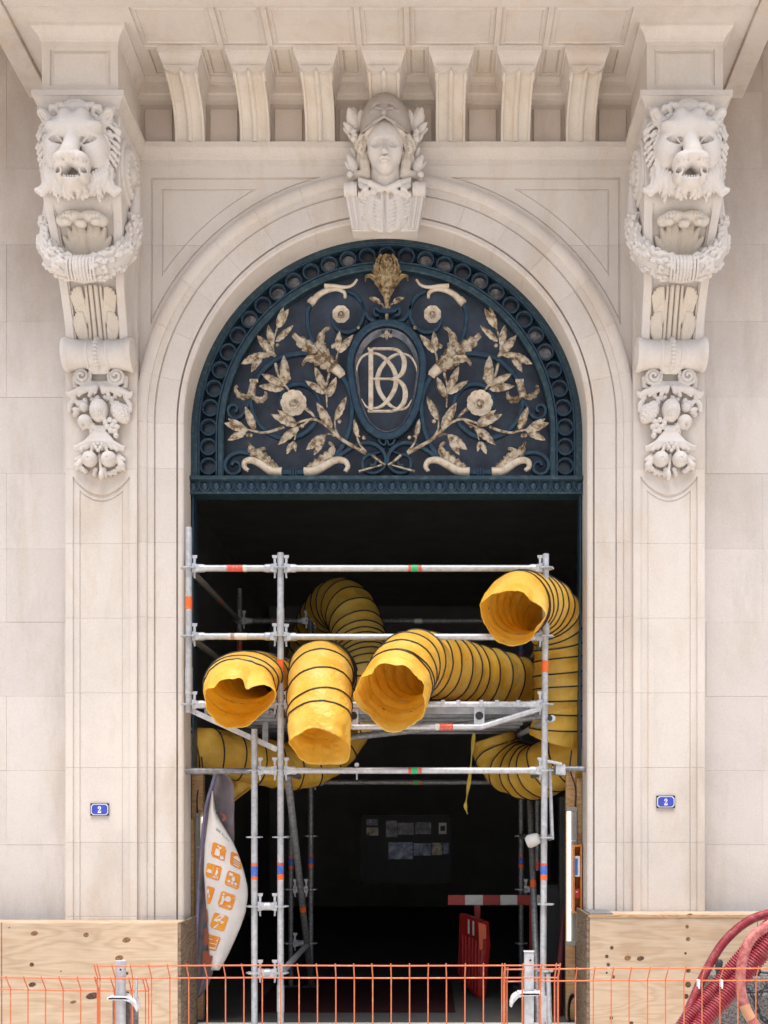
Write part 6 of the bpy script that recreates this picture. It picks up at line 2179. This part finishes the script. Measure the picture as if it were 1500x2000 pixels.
# printed squares and pictograms lie on the cloth
def quadmap(c, u, v):
    a = c[0] + (c[1] - c[0]) * u
    b = c[3] + (c[2] - c[3]) * u
    return a + (b - a) * v
def printed(poly, off, name, mat, parent=flag, fn=fpt, sub=1):
    pts = []
    m = len(poly)
    for i in range(m):
        a, b = np.array(poly[i]), np.array(poly[(i + 1) % m])
        for q in range(sub):
            pts.append(a + (b - a) * q / sub)
    vs = [fn(p[0], p[1], off) for p in pts]
    mb = MB()
    c = sum(vs, Vector()) / len(vs)
    mb.add(vs, [tuple(range(len(vs)))])
    return mb.build(name, M[mat], parent, smooth=0, recalc=False)
def picto(c, glyphs, mat='picto', clip=None, name="pictogram"):
    c = [np.array(p, float) for p in c]
    # rounded square as a grid so that it follows the cloth
    n = 10
    mb = MB()
    rows = []
    for i in range(n + 1):
        row = []
        for j in range(n + 1):
            u, v = j / n, i / n
            # pull in the corners for a rounded outline
            ex = 0.06
            if u in (0, 1) and v in (0, 1):
                u, v = abs(u - ex), abs(v - ex)
            p = quadmap(c, u, v)
            px = p[0]
            if clip:
                px = min(max(px, ip(FOLD, p[1]) + .6), ip(RIGHT, p[1]) - .6)
            row.append(fpt(px, p[1], .004))
        rows.append(row)
    sq = MB().grid(rows).build(name, M[mat], flag, smooth=60, recalc=False)
    g_ = MB()
    for poly in glyphs:
        vs = []
        for u, v in poly:
            p = quadmap(c, u, v)
            px = min(max(p[0], ip(FOLD, p[1]) + .5), ip(RIGHT, p[1]) - .5)
            vs.append(fpt(px, p[1], .0065))
        g_.add(vs, [tuple(range(len(vs)))])
    if glyphs:
        o = g_.build("white_symbol", M['banner'], sq, smooth=0, recalc=False)
        o.matrix_parent_inverse = Matrix.Identity(4)
def circ(u, v, r, n=10, ry=None):
    return [(u + r * math.cos(2 * math.pi * i / n), v + (ry or r) * math.sin(2 * math.pi * i / n)) for i in range(n)]
def line(a, b, w):
    a, b = np.array(a), np.array(b)
    d = (b - a) / np.linalg.norm(b - a)
    nn = np.array((-d[1], d[0])) * w / 2
    return [tuple(a + nn), tuple(b + nn), tuple(b - nn), tuple(a - nn)]
def z8(x, y):
    return (380 + x / 10, 1520 + y / 10)
def z9(x, y):
    return (380 + x / 10, 1700 + y / 10)
slash = line((0.0, .98), (1.0, .12), .07)
picto([z8(360, 1238), z8(628, 1350), z8(578, 1628), z8(312, 1512)],
      [slash, circ(.42, .17, .07), [(.28, .36), (.50, .32), (.62, .55), (.60, .80), (.25, .82)], [(.48, .22), (.62, .12), (.66, .22), (.54, .36)], [(.66, .84), (.70, .66), (.78, .78), (.86, .62), (.88, .78), (.96, .74), (.90, .90), (.70, .94)]])
picto([z8(712, 1418), z8(985, 1560), z8(912, 1800), z8(688, 1680)], [[(.22, .30), (.5, .14), (.80, .36), (.72, .46), (.28, .42)], line((.26, .55), (.80, .58), .05), line((.26, .68), (.80, .72), .05), line((.28, .84), (.78, .86), .07)], clip=True)
picto([z8(240, 1640), z8(540, 1732), z8(478, 2010), z8(210, 1920)],
      [line((.46, .02), (.44, .98), .015), [(.06, .55), (.12, .42), (.34, .42), (.40, .55), (.40, .66), (.06, .66)], circ(.72, .22, .055), [(.66, .32), (.78, .32), (.84, .55), (.74, .52), (.82, .72), (.72, .66), (.62, .74), (.66, .5)], line((.52, .92), (.60, .74), .05), line((.62, .92), (.68, .74), .05), line((.74, .92), (.76, .74), .05), line((.86, .92), (.84, .74), .05)])
picto([z9(655, -6), z9(905, 92), z9(858, 382), z9(575, 268)],
      [[(.14, .10), (.42, .10), (.42, .30), (.14, .30)], circ(.52, .30, .06), circ(.52, .46, .13, ry=.14), circ(.26, .68, .10), circ(.50, .72, .10), circ(.74, .70, .10), line((.16, .86), (.86, .90), .03)])
picto([z9(238, 295), z9(405, 350), z9(302, 660), z9(240, 640)], [circ(.20, .32, .16), circ(.42, .55, .12)])
picto([z9(525, 395), z9(815, 498), z9(722, 792), z9(442, 692)],
      [slash, circ(.20, .16, .075), [(.12, .28), (.26, .28), (.34, .48), (.30, .80), (.10, .90), (.18, .60)], circ(.56, .36, .19), line((.26, .40), (.46, .52), .07), line((.60, .78), (.86, .78), .06), [(.78, .66), (.90, .78), (.78, .90), (.74, .86), (.82, .78), (.74, .70)]])
picto([z9(385, 812), z9(675, 905), z9(572, 1200), z9(292, 1105)],
      [[(.42, -.02), (.72, .04), (.52, .38), (.86, .42), (.30, 1.02), (.22, .98), (.48, .58), (.12, .52)]])
printed([z9(450, 985), z9(515, 1000), z9(500, 1050), z9(440, 1035)], .009, "padlock_mark", 'picto')
picto([z9(262, 1240), z9(522, 1310), z9(412, 1578), z9(275, 1545)],
      [line((.02, .30), (.86, .28), .05), line((.02, .56), (.86, .54), .05), line((.02, .86), (.88, .84), .09), line((.80, .10), (.84, .92), .05)])
# squares showing through on the reverse
def bpt(px, py, off):
    p = W(px, py, YFl + .05)
    d = (cam.location - p).normalized()
    return p + d * (off + .085)
for poly in ([z9(222, 770), z9(250, 760), z9(258, 1010), z9(220, 985)], [z9(195, 1130), z9(262, 1128), z9(270, 1455), z9(182, 1445)], [z9(170, 1575), z9(280, 1572), z9(290, 1665), z9(360, 1668), z9(300, 1880), z9(150, 1870)]):
    printed(poly, 0, "reverse_print", 'picto_back', fn=bpt)
printed([z8(505, 640), z8(535, 690), z8(590, 705), z8(622, 790), z8(570, 850), z8(530, 810)], .0, "heart_print", 'heart', fn=bpt)
# lettering: curved words wrapped on the twist
def text_mesh(body):
    cu = bpy.data.curves.new("lettering", 'FONT')
    cu.body = body
    cu.resolution_u = 3
    ob = bpy.data.objects.new("lettering", cu)
    col.objects.link(ob)
    dg = bpy.context.evaluated_depsgraph_get()
    me = bpy.data.meshes.new_from_object(ob.evaluated_get(dg))
    bpy.data.objects.remove(ob)
    bpy.data.curves.remove(cu)
    return me
def lettering(body, c, off, mat, fn, name="lettering"):
    me = text_mesh(body)
    co = np.array([v.co[:] for v in me.vertices])
    mn, mx = co.min(0), co.max(0)
    c = [np.array(p, float) for p in c]
    for v in me.vertices:
        u = (v.co.x - mn[0]) / (mx[0] - mn[0])
        w = 1 - (v.co.y - mn[1]) / max(1e-6, mx[1] - mn[1])
        p = quadmap(c, u, w)
        v.co = fn(p[0], p[1], off)
    place(name, me, M[mat], flag)
lettering("WE", [z8(415, 950), z8(510, 1035), z8(505, 1075), z8(415, 1030)], .006, 'ink', fpt)
lettering("PLAY", [z8(535, 1070), z8(690, 1235), z8(684, 1255), z8(540, 1105)], .006, 'ink', fpt)
lettering("life", [z8(425, 540), z8(650, 900), z8(625, 1020), z8(420, 690)], .004, 'ink', bpt)
lettering("to", [z8(400, 400), z8(500, 560), z8(508, 650), z8(405, 500)], .004, 'ink', bpt)

# ================================================================ INSIDE THE PASSAGE
nb = thing("notice_board", "dim glazed notice board with papers and photographs deep inside the passage", "notice board", tuple(W(790, 1720, 5.0)))
YN = 5.0
def nrect(px0, py0, px1, py1, name, mat, d0=.0, th=.006):
    a, b = W(px0, py1, YN), W(px1, py0, YN)
    MB().box(a.x, b.x, YN - d0 - th, YN - d0, a.z, b.z).build(name, M[mat], nb, smooth=0)
nrect(705, 1595, 880, 1724, "board", 'grey_cabinet', 0, .02)
for r_ in ((704, 1592, 708, 1726), (746, 1592, 750, 1726), (877, 1592, 881, 1726), (704, 1592, 881, 1596), (704, 1722, 881, 1726)):
    nrect(*r_, "frame_bar", 'grey_cabinet', .0205, .02)
for (a, b, c, d_, m) in ((716, 1600, 738, 1612, 'print_grey'), (716, 1616, 739, 1632, 'print_sand'), (754, 1603, 776, 1635, 'print_grey'), (777, 1607, 808, 1630, 'print_grey'), (811, 1606, 842, 1629, 'print_grey'), (857, 1607, 872, 1629, 'white_card'),
                         (759, 1645, 806, 1678, 'print_blue'), (808, 1647, 841, 1671, 'print_blue'), (843, 1646, 864, 1670, 'print_sand'), (866, 1646, 876, 1668, 'print_blue')):
    nrect(a, b, c, d_, "paper", m, .0205, .003)
nrect(860, 1613, 869, 1623, "paper_mark", 'wire', .024, .002)
# red barriers
YR = 2.0
bar1 = thing("traffic_barrier", "red and white striped board barrier standing across the passage behind the right posts", "barrier", tuple(W(955, 1960, YR)))
xs = [875, 908, 943, 977, 1010, 1045, 1060]
for i, (a, b) in enumerate(zip(xs, xs[1:])):
    p, q = W(a, 1767, YR), W(b, 1748, YR)
    MB().box(p.x, q.x - .0005, YR - .02, YR + .02, p.z, q.z).build("stripe", M['red_plastic' if i % 2 == 0 else 'white_card'], bar1, smooth=0)
for px in (932, 1040):
    p = W(px, 1767, YR)
    MB().box(p.x - .03, p.x + .03, YR - .02, YR + .02, 0, p.z - .001).build("leg", M['red_plastic'], bar1, smooth=0, bevel=.004)
    MB().box(p.x - .06, p.x + .06, YR - .25, YR + .25, 0.0, .05).build("foot", M['rubber'], bar1, smooth=0, bevel=.01)
bar2 = thing("traffic_barrier", "red plastic barrier panel seen edge on below the striped board", "barrier", tuple(W(925, 1960, 1.7)))
def bp(px, py, Y):
    return W(px, py, Y)
Ya, Yb2 = 1.9, 1.45
pa = [bp(897, 1783, Ya), bp(943, 1800, Yb2), bp(946, 1850, Yb2), bp(936, 1958, Yb2), bp(908, 1925, Ya), bp(893, 1900, Ya)]
mb = MB().hexa(pa, [p + Vector((.06, .03, 0)) for p in pa])
mb.build("barrier_panel", M['red_plastic'], bar2, smooth=0, bevel=.012)
pa = [bp(934, 1801, Yb2 - .02), bp(950, 1806, Yb2 - .02), bp(951, 1834, Yb2 - .02), bp(944, 1835, Yb2 - .02), bp(944, 1856, Yb2 - .02), bp(936, 1856, Yb2 - .02)]
MB().hexa(pa, [p + Vector((0, .05, 0)) for p in pa]).build("hinge_lug", M['orange_plastic'], bar2, smooth=0, bevel=.006)
for t0, t1 in ((.36, .44), (.56, .64)):
    q = [bp(897 + 46 * t0, 1789 + 17 * t0, Ya - .45 * t0 - .03), bp(897 + 46 * t1, 1789 + 17 * t1, Ya - .45 * t1 - .03), bp(897 + 46 * t1, 1789 + 28 + 17 * t1, Ya - .45 * t1 - .03), bp(897 + 46 * t0, 1789 + 28 + 17 * t0, Ya - .45 * t0 - .03)]
    MB().hexa(q, [p + Vector((0, .012, 0)) for p in q]).build("reflector", M['white_card'], bar2, smooth=0)
for t in (.15, .3, .45, .6, .75, .9):
    a, b = bp(897 + 44 * t, 1822 + 18 * t, Ya - .45 * t - .02), bp(899 + 40 * t, 1905 + 44 * t, Ya - .45 * t - .02)
    MB().tube([a, b], .012, 8).build("rib", M['red_plastic'], bar2)
tag(MB().box(X_(1066, 1.6), X_(1096, 1.6), 1.6, 2.1, 0, W(0, 1728, 1.6).z).box(X_(1068, 1.6), X_(1094, 1.6), 1.585, 1.5995, .10, W(0, 1733, 1.6).z).build("grey_cabinet", M['grey_cabinet'], None, smooth=0, bevel=.006), "dark grey cabinet standing behind the right scaffold post", "cabinet")
tag(MB().box(X_(1094, 1.0), X_(1104, 1.0), 1.0, 1.12, 0, W(0, 1556, 1.0).z).build("grey_pillar", M['grey_cabinet'], None, smooth=0, bevel=.006), "dim grey upright panel left of the right lamp", "panel")
pp_ = MB().tube(spline([W(1102, 1770, .80), W(1098, 1830, .74), W(1092, 1910, .66), W(1086, 2012, .58)], 6), [.012 + .002 * i for i in range(19)], 12)
tag(pp_.build("red_pipe", M['dark_red'], None), "dark red hose rising behind the right lamp", "hose")
cc = MB()
for i in range(4):
    pts = [W(1118 + 9 * math.cos(a) + i, 1975 + (34 - i * 2) * math.sin(a), .30 + i * .014) for a in [2 * math.pi * q / 24 for q in range(25)]]
    cc.tube(pts, .006, 6)
tag(cc.build("cable_coil", M['wire'], None), "black cable coil hanging low by the right hoarding edge", "cable coil")
struct(MB().box(-1.15, .55, .75, 2.6, .001, .010).build("red_floor_mat", M['red_mat'], None, smooth=0))

# ================================================================ ORANGE MESH FENCE
def fence(label, x0, x1, px_list, Y0, Y1, ztop, grp="orange site fence panels", drop=0.0):
    a, b = W(x0, 1600, Y0), W(x1, 1600, Y1)
    root = thing("mesh_fence", label, "fence", (a.x, Y0, 0), grp)
    R = .0026
    def P(t, dz, dy=0.0):
        p = a.lerp(b, t)
        return Vector((p.x, p.y + dy, dz + drop * t))
    hz = [(ztop, -.050), (ztop - .056, 0), (ztop - .34, 0), (ztop - .62, 0), (ztop - .676, -.05), (.10, 0)]
    for z, dy in hz:
        MB().tube([P(0, z, dy), P(.33, z + .002, dy), P(.66, z - .001, dy), P(1, z, dy)], R * 1.15, 8).build("horizontal_wire", M['orange_wire'], root)
    base = None
    for px in px_list:
        t = (px - x0) / (x1 - x0)
        j = random.uniform(-.003, .003)
        p = P(t, 0)
        zt_ = ztop + drop * t
        pts = [Vector((p.x + j, p.y - .052, zt_ + .008)), Vector((p.x + j, p.y - .050, zt_)), Vector((p.x, p.y - .006, zt_ - .056 + .006)), Vector((p.x, p.y - .006, zt_ - .075)), Vector((p.x, p.y - .006, .36 + drop)), Vector((p.x, p.y - .05, .335 + drop)), Vector((p.x, p.y - .006, .30)), Vector((p.x, p.y - .006, .05))]
        MB().tube(pts, R, 8).build("vertical_wire", M['orange_wire'], root)
    return root
YN_ = -4.0
kz = lambda py, Y: W(0, py, Y).z
fence("orange wire fence panel in front of the left plywood", -160, 291, [22 + 34.2 * i for i in range(-5, 6)] + [194, 224, 257, 285, 291], -3.93, -3.95, kz(1908.5, -3.98), drop=-.004)
fence("long orange wire fence panel across the doorway", 190, 1090, [191, 196, 226, 260, 297, 333, 370] + [406 + 35.9 * i for i in range(17)] + [984, 1020, 1056, 1083, 1090], -4.0, -4.02, kz(1887, -4.05), drop=.006)
fence("orange wire fence panel in front of the right plywood and hoses", 984, 1660, [986, 990, 1022, 1053, 1083, 1089, 1124, 1159, 1194, 1229, 1265, 1300, 1336, 1371, 1406, 1441, 1476, 1511, 1547, 1582, 1617, 1652], -3.93, -3.95, kz(1893.5, -3.98), drop=.010)
def fence_post(px, top, label, tube_=True, flip=1):
    Y = -3.97
    x = X_(px, Y)
    zt_ = kz(top, Y)
    r = thing("fence_post", label, "fence post", (x, Y, 0), "steel fence posts with clamps")
    if tube_:
        MB().tube([(x, Y, 0.03), (x, Y, zt_)], .0205, 18).build("post", M['galv'], r)
        MB().lathe([(.001, .004), (.022, .004), (.022, -.012), (.0206, -.012)], (x, Y, zt_), (0, 0, 1), 18, cap=False).build("post_rim", M['galv'], r)
    else:
        MB().box(x - .019, x + .019, Y - .018, Y + .018, 0.03, zt_).build("post", M['galv'], r, smooth=0, bevel=.004)
        MB().box(x - .021, x + .021, Y - .020, Y + .020, zt_ + .001, zt_ + .006).build("post_rim", M['galv'], r, smooth=0, bevel=.001)
    MB().ball((x + .004, Y - .0195, zt_ - .03), (.0045, .003, .0045), 10, 6).build("pin_hole", M['wire'], r)
    zc = zt_ - (.145 if tube_ else .165)
    cl = MB()
    # clamp plate round the post with a two-pronged hook
    pl = [(-.042 * flip, .004), (-.02 * flip, .012), (.02 * flip, .010), (.055 * flip, -.004), (.075 * flip, -.032), (.066 * flip, -.036), (.046 * flip, -.014), (.02 * flip, -.006), (-.02 * flip, -.006), (-.040 * flip, -.004)]
    cl.prism([(x + a, zc + b) for a, b in pl], Y - .040, Y - .028)
    cl.prism([(x + a, zc + b) for a, b in pl], Y + .028, Y + .040)
    cl.box(x - .046, x + .05, Y - .04, Y + .04, zc - .004, zc + .006)
    for dy in (-.034, .0):
        cl.tube(spline([(x + flip * .048, Y + dy, zc), (x + flip * .066, Y + dy - .004, zc - .014), (x + flip * .076, Y + dy - .006, zc - .050)], 5), [.009] * 6 + [.008] * 3 + [.005] * 2, 8)
    cl.build("clamp", M['clamp_white'], r, bevel=.002)
    if tube_:
        MB().hexa([(x + .062, Y - .03, zc + .0), (x + .072, Y - .03, zc + .0), (x + .074, Y - .03, zc + .085), (x + .066, Y - .03, zc + .085)], [(x + .062, Y - .012, zc), (x + .072, Y - .012, zc), (x + .074, Y - .012, zc + .085), (x + .066, Y - .012, zc + .085)]).build("wedge", M['galv'], r, smooth=0, bevel=.002)
        MB().box(x - .045, x + .06, Y + .0405, Y + .046, zc - .4, zc - .005).build("back_plate", M['galv_dull'], r, smooth=0)
    MB().box(x - .35, x + .35, Y - .11, Y + .11, 0.001, .12).build("foot_block", M['concrete'], r, smooth=0, bevel=.015)
fence_post(236, 1878, "round steel fence post with white clamp before the left plywood", True, 1)
fence_post(1033, 1860, "square steel fence post with hooked clamp before the right scaffold post", False, -1)

# ================================================================ RED HOSES, GRANITE BLOCKS, CHAIN
def hose(label, pts, r, rib, pitch, mat='red_hose', parent_mat2=None, step=.0022, sleeve=None):
    path = spline([Vector(p) for p in pts], 14)
    path, L = resample(path, step if rib else .012)
    rad = [r * (1 - rib * (.5 + .5 * math.cos(2 * math.pi * i * step / pitch))) if rib else r for i in range(len(path))]
    root = thing("red_hose", label, "hose", tuple(pts[-1]), "red site hoses at lower right")
    MB().tube(path, rad, 16).build("hose_body", M[mat], root, smooth=80)
    if sleeve:
        a, b = int(len(path) * sleeve[0]), int(len(path) * sleeve[1])
        MB().tube(path[a:b], r * 1.04, 16).build("orange_section", M['orange_hose'], root, smooth=80)
YH = -2.0
def H_(l, y=YH):
    out = []
    for q in l:
        out.append(W(q[0], q[1], q[2] if len(q) > 2 else y))
    return out
kh = (D + YH) / D / S
hose("thin ribbed red hose arching highest over the right plywood", H_([(1640, 1800, -1.7), (1570, 1778, -1.75), (1500, 1785, -1.85), (1455, 1803, -1.9), (1410, 1845, -1.95), (1375, 1905, -2.0), (1350, 1960, -2.05), (1322, 2030, -2.1), (1300, 2110, -2.2)]), 9.2 * kh, .16, .0085, step=.0018)
hose("thick ribbed red hose lying behind the other thick one", H_([(1640, 1720, -1.9), (1560, 1760, -1.95), (1500, 1812, -2.0), (1455, 1862, -2.0), (1410, 1915, -2.0), (1365, 1966, -2.05), (1330, 2012, -2.1), (1290, 2090, -2.2)]), 16.0 * kh, .20, .0155)
hose("thick ribbed red hose lying in front of the granite blocks", H_([(1660, 1740, -2.05), (1570, 1790, -2.1), (1505, 1845, -2.1), (1460, 1896, -2.1), (1418, 1946, -2.12), (1375, 1994, -2.15), (1330, 2050, -2.2), (1300, 2110, -2.3)]), 17.5 * kh, .20, .0165)
hose("smooth faded red hose with an orange section, crossing in front", H_([(1650, 1740, -2.2), (1560, 1775, -2.22), (1500, 1808, -2.25), (1468, 1832, -2.27), (1452, 1868, -2.28), (1446, 1910, -2.28), (1450, 1950, -2.28), (1464, 1985, -2.28), (1490, 2020, -2.28), (1530, 2060, -2.28)]), 9.6 * kh, .03, .012, 'red_hose_pale', step=.002, sleeve=(.735, .80))
def block(px0, py0, px1, py1, Y, dep, label, mat='concrete'):
    a, b = W(px0, py1, Y), W(px1, py0, Y)
    bm = bmesh.new()
    bmesh.ops.create_cube(bm, size=1)
    bmesh.ops.subdivide_edges(bm, edges=bm.edges, cuts=9, use_grid_fill=True)
    z0 = min(a.z, b.z)
    for v in bm.verts:
        q = v.co.copy()
        v.co = Vector((a.x + (q.x + .5) * (b.x - a.x), Y + (q.y + .5) * dep, a.z + (q.z + .5) * (b.z - a.z)))
        v.co += Vector((noise.noise(v.co * 9), noise.noise(v.co * 9 + Vector((5, 0, 0))), noise.noise(v.co * 9 + Vector((0, 7, 0))))) * .014
    me = bpy.data.meshes.new("granite_block")
    bm.to_mesh(me)
    bm.free()
    me.polygons.foreach_set("use_smooth", [True] * len(me.polygons))
    me.set_sharp_from_angle(angle=math.radians(40))
    o = place("granite_block", me, M[mat], None, bevel=.008)
    return tag(o, label, "granite block", "stacked granite blocks")
block(1404, 1942, 1640, 2140, -1.60, .42, "rough granite block beneath the chain, lower of the pair")
block(1396, 1910, 1640, 1939, -1.56, .36, "flat pale granite slab lying on the rough block")
# dark rubber plugs with a bracket
for (px, py, lab) in ((1404, 1886, "dark rubber connector half hidden behind the thin red hose"), (1479, 1892, "dark rubber plug standing on the granite slab"), (1508, 1902, "dark rubber plug at the right picture edge")):
    c = W(px, py, -1.50)
    mb = MB().lathe([(.001, .040), (.016, .038), (.024, .022), (.024, .002), (.020, -.004), (.026, -.008), (.026, -.022), (.016, -.038), (.012, -.062), (.020, -.064), (.020, -.075), (.001, -.075)], c, (0.1, 0, 1), 18)
    mb.tube([c + Vector((.0, 0, -.02)), c + Vector((.09, 0, -.03))], .006, 8)
    tag(mb.build("rubber_plug", M['rubber'], None), lab, "plug", "rubber plugs on the granite slab")
# chain
ch = thing("steel_chain", "dark steel chain hanging in a loop over the granite blocks", "chain", tuple(W(1470, 1935, -1.66)))
cp = spline([W(1455, 1928, -1.70), W(1464, 1934, -1.70), W(1472, 1950, -1.72), W(1478, 1968, -1.72), W(1488, 1988, -1.72), W(1502, 1998, -1.72), W(1525, 2004, -1.72)], 8)
cp2 = spline([W(1520, 1915, -1.72), W(1500, 1925, -1.72), W(1482, 1942, -1.73), W(1474, 1960, -1.74)], 8)
lk = MB()
lp = []
for i in range(20):
    a = 2 * math.pi * i / 20
    lp.append(Vector((.011 * math.cos(a), 0, .026 * math.sin(a) + (.006 if math.sin(a) > 0 else -.006))))
lk.tube(lp, .0048, 8, closed=True)
lme = lk.mesh("chain_link", 60)
for cpath in (cp, cp2):
    q, L = resample(cpath, .042)
    for i in range(len(q) - 1):
        d = q[i + 1] - q[i]
        mid = (q[i] + q[i + 1]) / 2
        rot = d.to_track_quat('Z', 'Y').to_matrix().to_4x4() @ Matrix.Rotation(math.radians(90 * (i % 2) + 20), 4, 'Z')
        place("chain_link", lme, M['rubber'], ch, matrix=Matrix.Translation(mid) @ rot)
# ties on the fence
for px, lab in ((1364, "white cable tie on the fence rail left of the thick hoses"), (1409, "white cable tie on the fence rail over the thick hoses")):
    p = W(px, 1916, -3.96)
    tag(MB().box(p.x - .006, p.x + .005, p.y - .012, p.y + .010, p.z - .022, p.z + .006).box(p.x - .004, p.x + .003, p.y - .016, p.y - .0121, p.z - .03, p.z - .012).build("cable_tie", M['plate_white'], None, smooth=0, bevel=.002), lab, "cable tie", "white cable ties on the fence")
# small spotlight high on the right wall
sp_ = W(1488, 82, .02)
sl = thing("wall_spotlight", "small dark blue spotlight on the wall at the upper right corner", "spotlight", (sp_.x, .1, sp_.z))
MB().box(sp_.x - .012, sp_.x + .02, .02, .118, sp_.z - .02, sp_.z + .02).build("bracket", M['spot_blue'], sl, smooth=0)
MB().lathe([(.001, -.07), (.03, -.07), (.036, -.02), (.036, .04), (.026, .06), (.001, .06)], (sp_.x, -.01, sp_.z), (0.25, 0, 1), 20).build("lamp_head", M['spot_blue'], sl)
